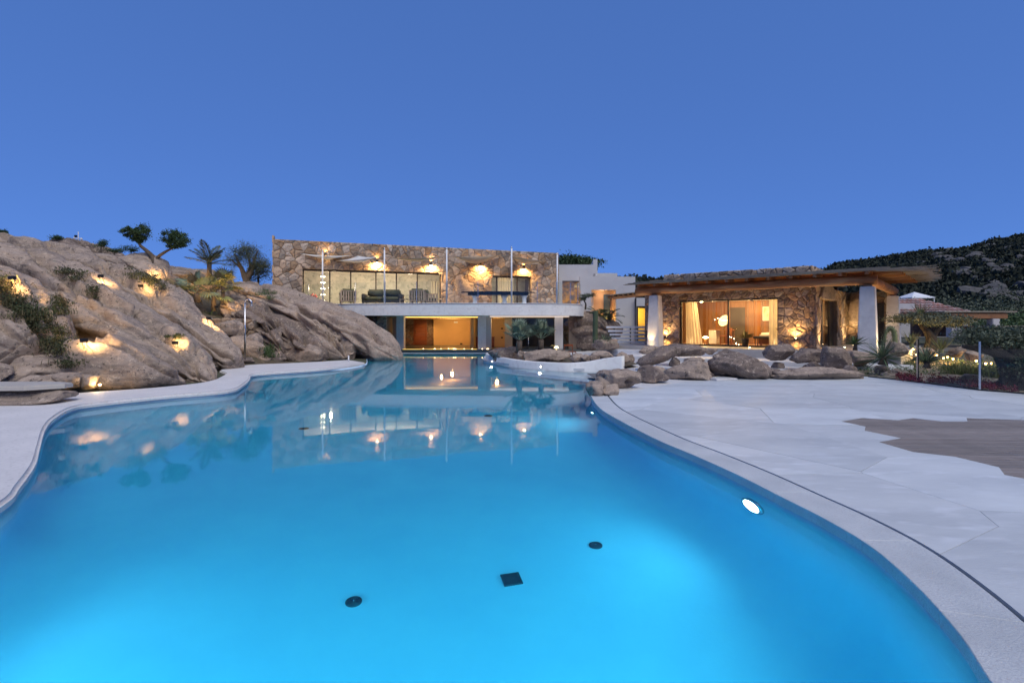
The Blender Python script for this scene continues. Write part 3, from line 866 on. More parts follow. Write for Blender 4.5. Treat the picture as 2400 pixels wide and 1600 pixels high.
# blocks by the left walkway
for i, (x, y, d, sx, sy, sz, lb) in enumerate(((350, 1330, 12.3, 1.5, 1.1, 0.62, 'rounded boulder behind the small spiked lamp on the left'),
        (60, 1290, 12.6, 1.2, 1.2, 0.85, 'boulder at the left border behind the stone bench'),
        (540, 1410, 11.75, 0.75, 0.6, 0.42, 'boulder carrying the pale flat tile'),
        (710, 1408, 11.9, 0.42, 0.4, 0.37, 'smooth egg-shaped rock beside the starry lamp'),
        (635, 1340, 12.4, 0.28, 0.28, 0.3, 'little upright rock between two boulders by the walkway'),
        (460, 930, 15.4, 0.55, 0.5, 0.45, 'small rock stuck in the planted cleft'),
        (280, 1360, 12.3, 1.6, 0.8, 0.4, 'low boulder under the spiked lamp on the left'),
        (120, 1370, 11.6, 0.9, 0.6, 0.40, 'warm-lit rock behind the stone bench'),
        (-60, 1370, 11.4, 1.0, 0.7, 0.5, 'rock at the left border behind the stone bench'),
        (240, 1400, 11.3, 0.55, 0.5, 0.30, 'small rock at the right end of the stone bench'),
        (400, 1405, 11.5, 0.7, 0.5, 0.34, 'rounded rock between the bench and the tile boulder'))):
    boulder(k1(x, y, d), (sx, sy, sz), lb, 40 + i, i * 1.1, 0.0, p=3.0, group='boulders by the left walkway')

# hillside soil that fills the clefts
for p in outer[:12]: ctrl.append((p[0] - 0.15, p[1] + 0.1, -0.25))
ctrl += [(-7.5, 31, -0.3), (-6.5, 25.5, -0.4), (-13.5, 30, 1.7), (-12, 40, 2.0), (-25, 45, 3.6), (-40, 40, 4.0), (-45, 20, 3.5), (-18, 11, 0.6), (-25, 13, 1.6), (-14, 10.2, -0.1), (-5.5, 23, -0.5), (-30, 60, 3), (-10, 60, 1)]
ca = np.array(ctrl)
nx_, ny_ = 90, 80
X = np.linspace(-46, -4.6, nx_); Y = np.linspace(8.4, 62, ny_)
gx, gy = np.meshgrid(X, Y)
w_ = 1.0 / (((gx[..., None] - ca[:, 0]) ** 2 + (gy[..., None] - ca[:, 1]) ** 2) ** 1.6 + 0.02)
gz = (w_ * ca[:, 2]).sum(-1) / w_.sum(-1)
hv, hf = [], []
wk = ccw(clean(outer2 + inner[::-1], 0.02))
for j in range(ny_):
    for i in range(nx_):
        x, y, z = gx[j, i], gy[j, i], gz[j, i]
        z += 0.10 * noise.fractal(Vector((x, y, 3)) * 0.8, 0.9, 2.0, 4)
        if inside((x, y), pool) or (y > 28.3 and x > -9.5 and y < 42): z = -1.9
        elif inside((x, y), wk) or any(inside((x + a, y + b_), pool) for a in (-.7, .7) for b_ in (-.8, .8)): z = min(z, -0.25)
        hv.append(Vector((x, y, z)))
for j in range(ny_ - 1):
    for i in range(nx_ - 1):
        q = (j * nx_ + i, j * nx_ + i + 1, (j + 1) * nx_ + i + 1, (j + 1) * nx_ + i)
        if not any(hv[a].z < -1.5 for a in q): hf.append(q)
me = bpy.data.meshes.new('hillside'); me.from_pydata([tuple(v) for v in hv], [], hf); me.materials.append(M['soil']); me.shade_smooth()
tag(inst('hillside', me), kind='structure')
b0 = len(rockV)
rockV.extend(hv); rockF.extend([tuple(i + b0 for i in f) for f in hf])
bvh = BVHTree.FromPolygons(rockV, rockF)
def hit(x, y):
    """the rock or soil seen at pixel x, y: point and normal"""
    o = Vector((0, 0, CAMZ))
    d = (V(x, y, 10) - o).normalized()
    r = bvh.ray_cast(o, d)
    if r[0] is None: return None, None
    n_ = r[1] if r[1].dot(d) < 0 else -r[1]
    return r[0], n_
def drop(x, y, z=30.0):
    r = bvh.ray_cast(Vector((x, y, z)), Vector((0, 0, -1)))
    return r[0] if r[0] is not None else Vector((x, y, 0))

# ------------------------------------------------------------------ the stone house above the pool
HA = math.atan2(0.32, 0.947)
HO = Vector((-13.5, 29.0, 0))
hx, hy = math.cos(HA), math.sin(HA)
def lt(px, o=0.0):
    """distance along the facade seen at pixel column px, o metres in front of the wall"""
    k = (px - CX) / F
    ox, oy = HO.x + hy * o, HO.y - hx * o
    return (k * oy - ox) / (hx - k * hy)
def ld(t, o=0.0):
    return HO.y + hy * t - hx * o
def lz(py, t, o=0.0):
    return CAMZ - (py - YH) / F * ld(t, o)
house = thing('stone_house', 'long flat-roofed house of rough granite masonry above the pool', 'house', HO, HA)
WL = lt(1309)
FZ2, TOP = 2.67, 6.37
w1a, w1b, w2a, w2b = lt(709), lt(1034), lt(1152), lt(1245)
WT, WT2 = 4.76, 4.72
fpoly = [(0, 2.3), (w1a, 2.3), (w1a, WT), (w1b, WT), (w1b, 2.3), (w2a, 2.3), (w2a, WT2), (w2b, WT2), (w2b, 2.3), (WL, 2.3), (WL, TOP), (0, TOP)]
stone_wall(house, [(x, max(z, 2.62)) for x, z in fpoly], 0.385, 3, M['stone'], 0.0, 1.3, 0.012, 0.065, jitter=1.3, split=0.28)
def arch_wall(parent, poly, y0, y1, mt, name='wall_core'):
    mb = MB(); mb.prism(poly, -y1, -y0, Matrix.Rotation(PI / 2, 4, 'X')); return mb.build(name, mt, parent)
arch_wall(house, ccw(fpoly), -0.016, 0.45, M['mortar'])
mb = MB()                                            # the rest of the shell: sides, back, flat roof, floor
mb.box(0.05, 0.4, 0.45, 9, 2.0, TOP - 0.05).box(WL - 0.4, WL - 0.05, 0.45, 9, 2.0, TOP - 0.05).box(0.4, WL - 0.4, 8.7, 9, 2.0, TOP - 0.05)
mb.build('shell', M['stone_red'], house)
MB().box(0.4, WL - 0.4, 0.46, 8.7, TOP - 0.6, TOP - 0.3).build('roof', M['plaster'], house)
quoin = MB(); 
for k, z in enumerate(np.arange(2.4, 6.2, 0.42)):
    quoin.box(-0.05 - 0.03 * (k % 2), 0.02, -0.02 - 0.02 * (k % 3), 0.5, z, z + 0.40)
quoin.build('corner_stones', M['stone'], house)
M['ceil_in'] = pm('cream_ceiling', (0.72, 0.66, 0.58), None, 2, 0.8)
M['wall_in'] = pm('pale_room_wall', (0.58, 0.54, 0.48), (0.40, 0.39, 0.35), 1.6, 0.9, 0.3, 8, fine=(0.28, 0.29, 0.26), fscale=3.5)  # mottling painted in for the rock mirrored in the window glass
M['floor_in'] = pm('pale_floor', (0.5, 0.46, 0.40), None, 2, 0.4)
MB().box(0.42, WL - 0.42, 0.5, 8.6, 5.05, 5.12).build('ceiling', M['ceil_in'], house)
MB().box(0.42, WL - 0.42, 5.4, 5.6, FZ2, 5.05).build('room_wall', M['wall_in'], house)
MB().box(0.42, WL - 0.42, 0.2, 8.6, 2.35, FZ2 - 0.01).build('floor', M['floor_in'], house)
M['bronze'] = pm('bronze_frame', (0.055, 0.04, 0.028), None, 4, 0.45, metal=0.4)
def window_bay(parent, x0, x1, z0, z1, y, mull, frame=0.06, mt='bronze', gm='glass', header=0.1):
    f = MB()
    f.box(x0, x1, y - 0.04, y + 0.06, z1 - header, z1).box(x0, x1, y - 0.04, y + 0.06, z0, z0 + frame)
    f.box(x0, x0 + frame, y - 0.04, y + 0.06, z0 + frame, z1 - header).box(x1 - frame, x1, y - 0.04, y + 0.06, z0 + frame, z1 - header)
    o = f.build('window', M[mt], parent)
    xs = [x0 + frame] + list(mull) + [x1 - frame]
    for mx_ in mull:
        MB().box(mx_ - 0.035, mx_ + 0.035, y - 0.03, y + 0.05, z0 + frame, z1 - header).build('mullion', M[mt], o)
    for a, b_ in zip(xs[:-1], xs[1:]):
        MB().box(a + 0.036, b_ - 0.036, y + 0.004, y + 0.012, z0 + frame, z1 - header).build('pane', M[gm], o)
    return o
window_bay(house, w1a, w1b, FZ2, WT, 0.22, [lt(p, -0.22) for p in (773, 822, 881, 929, 978)])
window_bay(house, w2a, w2b, FZ2, WT2, 0.22, [lt(p, -0.22) for p in (1164, 1212)])
lamp('room_light', 'POINT', (w1a + 1.5, 2.2, 3.9), 62, (1.0, 0.80, 0.56), 0.06, parent=house)
lamp('room_light', 'POINT', (w1a + 4.5, 2.2, 3.9), 62, (1.0, 0.80, 0.56), 0.06, parent=house)
lamp('room_light', 'POINT', (w1b - 1.6, 2.2, 3.9), 62, (1.0, 0.80, 0.56), 0.06, parent=house)
lamp('room_light', 'POINT', (w2b - 1.4, 2.2, 3.9), 36, (1.0, 0.82, 0.60), 0.06, parent=house)
for k, px in enumerate((756, 818, 868, 920, 972, 1170, 1216)):       # folds of curtain and pale panels inside
    pass
M['curtain'] = pm('cream_curtain', (0.72, 0.66, 0.55), (0.62, 0.56, 0.46), 2, 0.9)
nt = M['curtain'].node_tree                                  # cloth lets the room light through
tl = nod(nt, 'ShaderNodeBsdfTranslucent'); tl.inputs[0].default_value = (0.72, 0.62, 0.46, 1)
mxs = nod(nt, 'ShaderNodeMixShader'); mxs.inputs[0].default_value = 0.5
nt.links.new(nt.nodes['Principled BSDF'].outputs[0], mxs.inputs[1]); nt.links.new(tl.outputs[0], mxs.inputs[2])
nt.links.new(mxs.outputs[0], nt.nodes['Material Output'].inputs['Surface'])
def curtain(x0, x1, z0, z1, y, parent, seed=0, gather=0.0, n=46):
    """hanging folds; gather pulls the foot towards x0"""
    mb = MB(); vs, fs = [], []
    for j in range(2):
        z = (z0, z1)[j]
        for i in range(n):
            u = i / (n - 1)
            x = x0 + (x1 - x0) * u * (1 - gather * (1 if j == 1 else 0))
            vs.append((x, y + 0.05 * math.sin(u * (x1 - x0) * 38 + seed) + 0.015 * math.sin(u * 61), z))
    for i in range(n - 1): fs.append((i, i + 1, n + i + 1, n + i))
    mb.add(vs, fs)
    me = mb.mesh('curtain', M['curtain'], True)
    o = inst('curtain', me, parent)
    return o
for a, b_ in ((1012, 1030), (1168, 1206)):
    curtain(lt(a, -0.6), lt(b_, -0.6), FZ2 + 0.01, 4.3 if a < 1100 else 4.68, 0.75, house, a)
# wall rock that swells out between the windows
def hl(t, o, z): return Vector((HO.x + hx * t + hy * o, HO.y + hy * t - hx * o, z))
boulder(hl(lt(1098), -0.25, 2.5), (2.2, 1.1, 2.5), 'natural granite bulge in the house wall below the fourth wall lamp', 61, HA, 0.1, 'granite', p=2.6, amp=0.3, group='rock in the house wall')

# wall lamps with light up and down the masonry
M['lamp_glow'] = emit('lamp_glow', (1.0, 0.72, 0.36), 30.0)
for i, (px, py, w, lb) in enumerate(((763, 597, 14, 'left end of the row, beside the first pole'), (884, 612, 24, 'second in the row, at the second pole'), (1010, 618, 26, 'third in the row, left of the third pole'), (1126, 620, 26, 'fourth in the row, over the rock bulge'), (1228, 627, 20, 'right end of the row, over the small window'))):
    t = lt(px, 0.12); z = lz(py, t, 0.12)
    o = thing('wall_lamp', 'glowing wall lamp on the stone house, ' + lb, 'wall lamp', hl(t, 0.0, z), HA, 'wall lamps of the stone house')
    MB().box(-0.05, 0.05, -0.09, 0.02, -0.03, 0.03).build('bracket', M['bronze'], o)
    MB().lathe([(0.075, -0.10), (0.08, 0.0), (0.06, 0.09), (0.03, 0.10)], 16, T(0, -0.16, 0)).build('shade', M['bronze'], o, True)
    MB().lathe([(0.065, -0.135), (0.07, -0.102)], 16, T(0, -0.16, 0)).build('bulb', M['lamp_glow'], o, True)
    lamp('glow', 'SPOT', (0, -0.30, -0.12), w * 5.0, (1.0, 0.58, 0.19), 0.05, (0, 0.55, -1), 160, 0.7, o)
    lamp('glow', 'SPOT', (0, -0.17, 0.15), w * 0.5, (1.0, 0.56, 0.18), 0.04, (0, 0.42, 1), 120, 0.8, o)

# ------------------------------------------------------------------ balcony, balustrade, poles, sails
front = [(692, 29.7), (720, 29.3), (756, 28.95), (830, 28.2), (901, 27.8), (975, 27.55), (1047, 27.45), (1120, 27.4), (1199, 27.45), (1260, 27.6), (1306, 27.85), (1340, 28.3), (1358, 28.9), (1366, 29.8)]
fr_pts = [((p - CX) / F * d, d) for p, d in front]
fr_c = [(p.x, p.y) for p in catmull([(x, y, 0) for x, y in fr_pts], 4, False)]
back = [(4.55, 31.5), (4.5, 34.5), (3.4, 35.0)] + [tuple(hl(t, 0.03, 0)[:2]) for t in (WL, 8.0, 1.2)]
balc = thing('balcony', 'curved white balcony slab projecting over the pool', 'balcony', (0, 0, 0))
slab('slab', fr_c + back, 2.03, 2.66, M['plaster'], 0.03, balc)
cap = off_open(fr_c, 0.035)
slab('edge_strip', cap + off_open(fr_c, -0.30)[::-1], 2.662, 2.69, M['white_metal'], 0.006, balc)
rail = thing('glass_balustrade', 'frameless glass balustrade along the curved balcony edge', 'balustrade', (0, 0, 2.69))
rl = off_open(fr_c, -0.10)
M['rail_glass'] = glass('balustrade_glass', (0.95, 0.97, 0.96), 1.45)
step = 4
for k in range(0, len(rl) - 1, step):
    seg = rl[k:k + step + 1]
    a, b_ = Vector(seg[0]), Vector(seg[-1])
    mb = MB()
    t = (b_ - a).normalized()
    outer_, inner_ = [Vector(p) for p in seg], [Vector(p) for p in off_open(seg, -0.014)]
    outer_[0] += t * 0.008; inner_[0] += t * 0.008; outer_[-1] -= t * 0.008; inner_[-1] -= t * 0.008
    mb.prism(ccw([tuple(p) for p in outer_] + [tuple(p) for p in inner_][::-1]), 0.02, 1.17)
    mb.build('glass_panel', M['rail_glass'], rail)
    MB().box(-0.012, 0.012, -0.012, 0.012, 0, 1.175, T(a.x, a.y, 0)).build('post', M['chrome'], rail)
poles = []
for i, (px, py, d, lb) in enumerate(((756, 590, 29.1, 'tall white sail pole at the left, beside the mirrored lights'), (901, 585, 28.0, 'tall white sail pole in front of the green sofa'), (1047, 584, 27.65, 'tall white sail pole between the two house windows'), (1199, 582, 27.65, 'tallest-looking white sail pole rising from the oval table'), (1306, 597, 28.1, 'white sail pole at the right corner of the house'))):
    p = V(px, py, d); poles.append(p)
    o = thing('sail_pole', lb, 'pole', (p.x, p.y, 2.69), 0, 'sail poles on the balcony')
    H = p.z - 2.69
    MB().tube([(0, 0, 0), (0, 0, H)], 0.042, 14).build('mast', M['white_metal'], o, True)
    MB().lathe([(0.045, H), (0.03, H + 0.05), (0.012, H + 0.14)], 12).build('tip', M['chrome'], o, True)
    MB().lathe([(0.10, 0), (0.10, 0.012), (0.05, 0.02)], 16).build('base_plate', M['chrome'], o)
    MB().tube([(0.0, 0.03, H - 0.45), (0.0, 0.09, H - 0.42), (0.0, 0.11, H - 0.38)], 0.014, 6).build('cleat', M['chrome'], o)
M['sail'] = pm('lamplit_sailcloth', (0.46, 0.36, 0.25), (0.40, 0.31, 0.21), 2, 0.9, 0.2, 30)  # warmth of the lamplight from below is put into the cloth colour
M['sail_white'] = pm('white_sailcloth', (0.70, 0.68, 0.65), None, 2, 0.9, 0.2, 30)
def sail(a, b_, c, mt, lb, sag=0.28, n=12):
    a, b_, c = Vector(a), Vector(b_), Vector(c)
    cen = (a + b_ + c) / 3
    vs, fs, idx = [], [], {}
    for i in range(n + 1):
        for j in range(n + 1 - i):
            u, v = i / n, j / n; w = 1 - u - v
            p = a * w + b_ * u + c * v
            edge = 4 * (u * v + v * w + w * u) / 1.33
            p = p.lerp(cen, 0.16 * edge) + Vector((0, 0, -sag * 27 * u * v * w - 0.08 * edge))
            idx[i, j] = len(vs); vs.append(p - cen)
    for i in range(n):
        for j in range(n - i):
            fs.append((idx[i, j], idx[i + 1, j], idx[i, j + 1]))
            if i + j < n - 1: fs.append((idx[i + 1, j], idx[i + 1, j + 1], idx[i, j + 1]))
    t = thing('shade_sail', lb, 'shade sail', cen, 0, 'shade sails above the balcony')
    me = bpy.data.meshes.new('cloth'); me.from_pydata([tuple(v) for v in vs], [], fs); me.materials.append(mt); me.shade_smooth()
    o = inst('cloth', me, t); o.modifiers.new('thick', 'SOLIDIFY').thickness = 0.008
    for p in (a, b_, c):
        d = (p - cen).normalized()
        MB().tube([p - cen, p - cen + d * 0.16], 0.012, 6).build('corner_cable', M['chrome'], t)
wl_ = lambda px, py: hl(lt(px), 0.12, lz(py, lt(px)))
pt = lambda i, dz=0.12: poles[i] - Vector((0, -0.1, dz))
sail(wl_(704, 595), wl_(822, 600), poles[0] + Vector((0.1, 0.1, -0.22)), M['sail_white'], 'pale triangular sail at the left end, behind the first pole', 0.15)
sail(wl_(786, 612), wl_(838, 600), poles[1] + Vector((-0.1, 0.1, -0.35)), M['sail_white'], 'white sail stretched left from the second pole', 0.2)
sail(poles[1] + Vector((0.1, 0.1, -0.40)), poles[2] + Vector((-0.1, 0.1, -0.40)), wl_(975, 606), M['sail'], 'beige lamplit sail between the second and third poles', 0.15)
sail(poles[2] + Vector((0.12, 0.1, -0.38)), wl_(1185, 597), wl_(1096, 604), M['sail'], 'beige lamplit sail stretched right from the third pole', 0.36)
sail(poles[3] + Vector((0.1, 0.1, -0.40)), wl_(1290, 612), wl_(1196, 606), M['sail'], 'beige lamplit sail right of the fourth pole', 0.25)

# ------------------------------------------------------------------ balcony furniture
M['teak'] = pm('grey_teak', (0.42, 0.31, 0.22), (0.32, 0.235, 0.165), 3, 0.7, 0.3, 12, stretch=(1, 1, 6))
M['olive'] = pm('olive_cushion', (0.125, 0.12, 0.06), (0.095, 0.09, 0.045), 5, 0.95, 0.3, 40)
M['dark_rattan'] = pm('dark_frame', (0.045, 0.04, 0.035), None, 5, 0.7)
def lounge_chair(p, rz, label):
    o = thing('lounge_chair', label, 'armchair', p, rz, 'slatted armchairs on the balcony')
    MB().box(-0.40, 0.40, -0.38, 0.38, 0.16, 0.22, bev=0.01).build('seat_frame', M['teak'], o)
    for sx in (-0.36, 0.36):
        for sy in (-0.34, 0.34):
            MB().box(sx - 0.035, sx + 0.035, sy - 0.035, sy + 0.035, 0, 0.16 if sy < 0 else 0.16).build('leg', M['teak'], o)
    for k in range(7):
        x = -0.39 + k * 0.13
        MB().box(x - 0.04, x + 0.04, 0.36, 0.39, 0.2, 0.72, bev=0.006).build('back_slat', M['teak'], o)
    for sx in (-0.40, 0.40):
        for k in range(4):
            y_ = -0.30 + k * 0.17
            MB().box(sx - 0.014, sx + 0.014, y_ - 0.045, y_ + 0.045, 0.2, 0.60, bev=0.005).build('side_slat', M['teak'], o)
        MB().box(sx - 0.03, sx + 0.03, -0.38, 0.35, 0.602, 0.64, bev=0.008).build('armrest', M['teak'], o)
    MB().box(-0.44, 0.44, 0.34, 0.40, 0.722, 0.77, bev=0.01).build('top_rail', M['teak'], o)
    MB().box(-0.37, 0.37, -0.40, 0.30, 0.222, 0.40, bev=0.05).build('seat_cushion', M['olive'], o, True)
    MB().box(-0.37, 0.37, 0.14, 0.345, 0.41, 0.86, bev=0.07).build('back_cushion', M['olive'], o, True)
BZ = 2.665
bp = lambda px, d: Vector(((px - CX) / F * d, d, BZ))
lounge_chair(bp(815, 28.75), R(205), 'slatted teak armchair left of the sofa, its back to the pool')
lounge_chair(bp(980, 28.6), R(178), 'slatted teak armchair right of the sofa, facing the house')
lounge_chair(bp(1006, 29.6), R(120), 'slatted teak armchair farthest right, half behind another')
o = thing('sofa', 'olive green two-seat sofa on the balcony behind the second pole', 'sofa', bp(898, 29.4), R(0))
MB().box(-1.12, 1.12, -0.42, 0.42, 0.14, 0.24, bev=0.015).build('base', M['dark_rattan'], o)
for sx in (-1.05, 1.05):
    for sy in (-0.36, 0.36): MB().box(sx - 0.035, sx + 0.035, sy - 0.035, sy + 0.035, 0, 0.14).build('leg', M['dark_rattan'], o)
    MB().box(sx - 0.09, sx + 0.09, -0.42, 0.42, 0.242, 0.62, bev=0.04).build('arm', M['dark_rattan'], o, True)
for sx in (-0.48, 0.48):
    MB().box(sx - 0.47, sx + 0.47, -0.44, 0.28, 0.242, 0.46, bev=0.06).build('seat_cushion', M['olive'], o, True)
    MB().box(sx - 0.47, sx + 0.47, 0.14, 0.40, 0.465, 0.90, bev=0.08).build('back_cushion', M['olive'], o, True)
o = thing('coffee_table', 'small slatted low table between sofa and armchair', 'table', bp(952, 28.9), 0)
for k in range(5): MB().box(-0.35, 0.35, -0.25 + k * 0.1, -0.16 + k * 0.1, 0.27, 0.30, bev=0.004).build('slat', M['teak'], o)
for sx in (-0.3, 0.3):
    for sy in (-0.2, 0.2): MB().box(sx - 0.025, sx + 0.025, sy - 0.025, sy + 0.025, 0, 0.27).build('leg', M['teak'], o)
M['black_gloss'] = pm('black_lacquer', (0.012, 0.013, 0.018), None, 4, 0.12)
o = thing('oval_table', 'long oval black dining table with white cone legs on the balcony', 'table', bp(1168, 29.6), R(4))
n = 40
ell = [(2.15 * math.cos(2 * PI * k / n), 0.62 * math.sin(2 * PI * k / n)) for k in range(n)]
slab('table_top', ell, 0.70, 0.76, M['black_gloss'], 0.015, o)
slab('apron', [(x * 0.82, y_ * 0.7) for x, y_ in ell], 0.55, 0.699, M['black_gloss'], 0, o)
for sx in (-1.35, 0.35, 1.5):
    MB().lathe([(0.20, 0), (0.13, 0.12), (0.12, 0.4), (0.22, 0.548)], 20, T(sx, 0, 0)).build('leg', M['white_metal'], o, True)
# things behind the left window: rings added for lights mirrored in the glass, a red coral sculpture
o = thing('mirrored_lights', 'column of glowing rings added for lights mirrored in the left window', 'lamp', hl(lt(757, -0.9), -0.9, FZ2), HA)
MB().tube([(0, 0, 0), (0, 0, 2.0)], 0.02, 8).build('stem', M['chrome'], o)
MB().lathe([(0.16, 0), (0.16, 0.02), (0.05, 0.03)], 20).build('base', M['chrome'], o)
for k in range(5):
    MB().lathe([(0.10, -0.025), (0.13, 0), (0.10, 0.025)], 18, T(0, 0, 0.30 + k * 0.36)).build('light_ring', emit('ring_glow', (1.0, 0.8, 0.5), 10), o, True)
lamp('glow', 'POINT', (0, -0.2, 1.0), 6, (1, .75, .45), 0.1, parent=o)
o = thing('coral_sculpture', 'red coral-like sculpture standing inside the left window', 'sculpture', hl(lt(732, -0.7), -0.7, FZ2), HA)
M['red'] = pm('coral_red', (0.62, 0.10, 0.08), (0.5, 0.07, 0.06), 4, 0.35)
MB().lathe([(0.18, 0), (0.18, 0.04), (0.08, 0.06)], 18).build('base', M['red'], o, True)
rg = random.Random(4)
for k in range(9):
    a = rg.uniform(0, 2 * PI); r_ = rg.uniform(0.1, 0.26); h_ = rg.uniform(0.4, 0.75)
    MB().tube([(0, 0, 0.05), (r_ * 0.5 * math.cos(a), r_ * 0.5 * math.sin(a), h_ * 0.45), (r_ * math.cos(a + 0.5), r_ * math.sin(a + 0.5), h_ * 0.8), (r_ * 0.8 * math.cos(a + 1.2), r_ * 0.8 * math.sin(a + 1.2), h_)], [0.05, 0.055, 0.06, 0.03], 8).build('branch', M['red'], o, True)

# ------------------------------------------------------------------ the storey below: stone wall, piers, indoor pool room
low = thing('pool_room', 'white-pillared pool room with warm orange walls under the balcony', 'building', (0, 30, 0))
lx = lambda px, d=30.0: (px - CX) / F * d
# rough stone end wall
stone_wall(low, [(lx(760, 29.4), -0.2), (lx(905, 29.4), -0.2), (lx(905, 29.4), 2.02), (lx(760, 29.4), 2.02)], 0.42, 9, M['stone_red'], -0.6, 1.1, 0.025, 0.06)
MB().box(lx(755, 29.4), lx(905, 29.4), -0.588, 0.9, -0.3, 2.02).build('wall_core', M['mortar'], low)
stone_wall(low, [(0, -0.2), (0.55, -0.2), (0.55, 2.02), (0, 2.02)], 0.3, 10, M['stone'], 0, 1.3, 0.02, 0.05, org=(lx(884, 29.3), -0.66, 0))
M['room_orange'] = pm('ochre_plaster', (0.66, 0.44, 0.22), (0.60, 0.39, 0.19), 0.8, 0.85, 0.15, 20)
M['grey_and_shade_plaster'] = pm('grey_and_shade_plaster', (0.42, 0.42, 0.41), (0.36, 0.36, 0.355), 1.5, 0.85, 0.2, 30)
for a, b_, c, mt in ((907, 929, 1.3, 'grey_and_shade_plaster'), (929, 946, 0.0, 'plaster'), (1120, 1139, 0.0, 'plaster'), (1301, 1320, 0.1, 'plaster')):
    MB().box(lx(a), lx(b_), c, c + 0.5, -0.2, 2.03).build('pier', M[mt], low)  # grey part has the shade on the white pier's side as its colour
MB().box(lx(1139) + 0.003, lx(1151), 0.06, 0.9, 0.10, 2.03).build('pier', M['grey_and_shade_plaster'], low)  # shaded side of the white pier, its shade put into the grey
MB().box(-7.2, 4.0, -0.4, 8.0, -0.4, 0.10).build('floor', pm('dark_pool_edge', (0.09, 0.10, 0.10), (0.06, 0.07, 0.07), 2, 0.3), low)
MB().box(-7.4, 4.4, 0.55, 8.4, 1.93, 2.025).build('ceiling', M['room_orange'], low)
bx = lambda px: (px - CX) / F * 36.0
MB().box(bx(1016), bx(1112) + 0.1, 6.0, 6.2, 0.1, 1.93).build('back_wall', M['room_orange'], low)
MB().box(bx(1113) + 0.1, bx(1113) + 0.3, 0.9, 6.2, 0.1, 1.93).build('partition', M['room_orange'], low)
MB().box(bx(935), bx(1016) - 0.003, 6.25, 6.4, 0.1, 1.93).build('wall_core', M['mortar'], low)
da, db = bx(969), bx(999)
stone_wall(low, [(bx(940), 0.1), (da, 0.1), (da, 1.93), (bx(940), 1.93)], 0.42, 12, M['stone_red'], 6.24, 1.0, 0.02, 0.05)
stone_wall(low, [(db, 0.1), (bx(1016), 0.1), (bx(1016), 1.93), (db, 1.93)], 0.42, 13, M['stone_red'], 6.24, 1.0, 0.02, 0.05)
M['redwood'] = pm('red_wood', (0.26, 0.075, 0.028), (0.18, 0.05, 0.02), 3, 0.45, 0.3, 14, stretch=(1, 1, 8), var=0.1)
d_ = MB().box(da, db, 6.19, 6.24, 0.1, 1.90).build('door', M['redwood'], low)
for k in range(6): MB().box(da + 0.09, db - 0.09, 6.165, 6.188, 0.18 + k * 0.28, 0.44 + k * 0.28, bev=0.006).build('door_panel', M['redwood'], d_)
MB().box(da - 0.03, da + 0.02, 6.15, 6.189, 0.1, 1.93).box(db - 0.02, db + 0.03, 6.15, 6.189, 0.1, 1.93).build('door_frame', M['redwood'], d_)
MB().tube([(da + 0.13, 6.12, 0.9), (da + 0.13, 6.12, 1.15)], 0.012, 6).build('handle', M['chrome'], d_)
MB().box(lx(947), lx(1119), 0.42, 0.46, 1.965, 2.0).build('ceiling_strip', emit('strip_glow', (1.0, 0.62, 0.16), 1.0), low)
MB().box(lx(947), lx(1119), -0.395, -0.34, 0.102, 0.125).build('floor_strip', emit('strip_glow_low', (1.0, 0.66, 0.16), 0.6), low)
lamp('room_light', 'POINT', (-4.4, 2.0, 1.5), 20, (1.0, 0.62, 0.24), 0.05, parent=low)
lamp('room_light', 'POINT', (-4.0, 4.2, 1.5), 28, (1.0, 0.62, 0.24), 0.05, parent=low)
lamp('room_light', 'SPOT', (-6.0, 4.9, 1.85), 28, (1.0, 0.55, 0.18), 0.1, (0, 0.5, -1), 120, 0.8, low)
MB().box(bx(1064), bx(1073), 5.95, 5.998, 1.66, 1.76, bev=0.01).build('wall_vent', M['white_metal'], low)
MB().box(bx(1078), bx(1084), 5.95, 5.998, 0.14, 0.24, bev=0.01).build('socket_box', M['black_metal'], low)
# right-hand side: lit wall, dark glazed doors
MB().box(lx(1150, 33), lx(1183, 33), 3.0, 3.15, 0.1, 1.93).build('side_wall', M['room_orange'], low)
MB().box(lx(1183, 32.5) + 0.003, lx(1201, 32.5), 2.5, 3.15, 0.1, 1.93).build('side_wall', M['grey_and_shade_plaster'], low)
MB().box(lx(1174, 33), lx(1179, 33), 2.95, 2.998, 1.25, 1.33).box(lx(1174, 33), lx(1179, 33), 2.95, 2.998, 0.66, 0.75).build('wall_switch', M['black_metal'], low)
lamp('room_light', 'POINT', (lx(1166, 32), 1.2, 1.75), 9, (1.0, 0.62, 0.22), 0.1, parent=low)
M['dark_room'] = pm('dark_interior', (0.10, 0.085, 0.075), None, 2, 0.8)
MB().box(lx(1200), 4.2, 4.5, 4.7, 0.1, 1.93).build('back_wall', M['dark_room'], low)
g_ = MB().box(lx(1200), lx(1301), 0.30, 0.34, 1.88, 1.93).box(lx(1200), lx(1301), 0.30, 0.34, 0.1, 0.14).build('window', M['black_metal'], low)
for a, b_ in ((1200, 1236), (1237, 1268), (1269, 1300)):
    MB().box(lx(a) + 0.01, lx(b_) - 0.01, 0.315, 0.325, 0.14, 1.88).build('pane', M['glass'], g_)
MB().box(lx(1236), lx(1237), 0.30, 0.34, 0.14, 1.88).build('mullion', M['black_metal'], g_)
MB().box(lx(1320), 3.9, 0.35, 0.37, 0.1, 1.93).build('pane', M['glass'], g_)
MB().tube([(lx(1239), 0.24, 0.16), (lx(1239), 0.24, 0.78)], 0.022, 8).build('handle', M['chrome'], g_, True)
MB().box(lx(1149), lx(1332), -0.5, 0.30, 1.985, 2.026).build('soffit_panel', emit('soffit_glow', (1.0, 0.82, 0.72), 0.35), low)
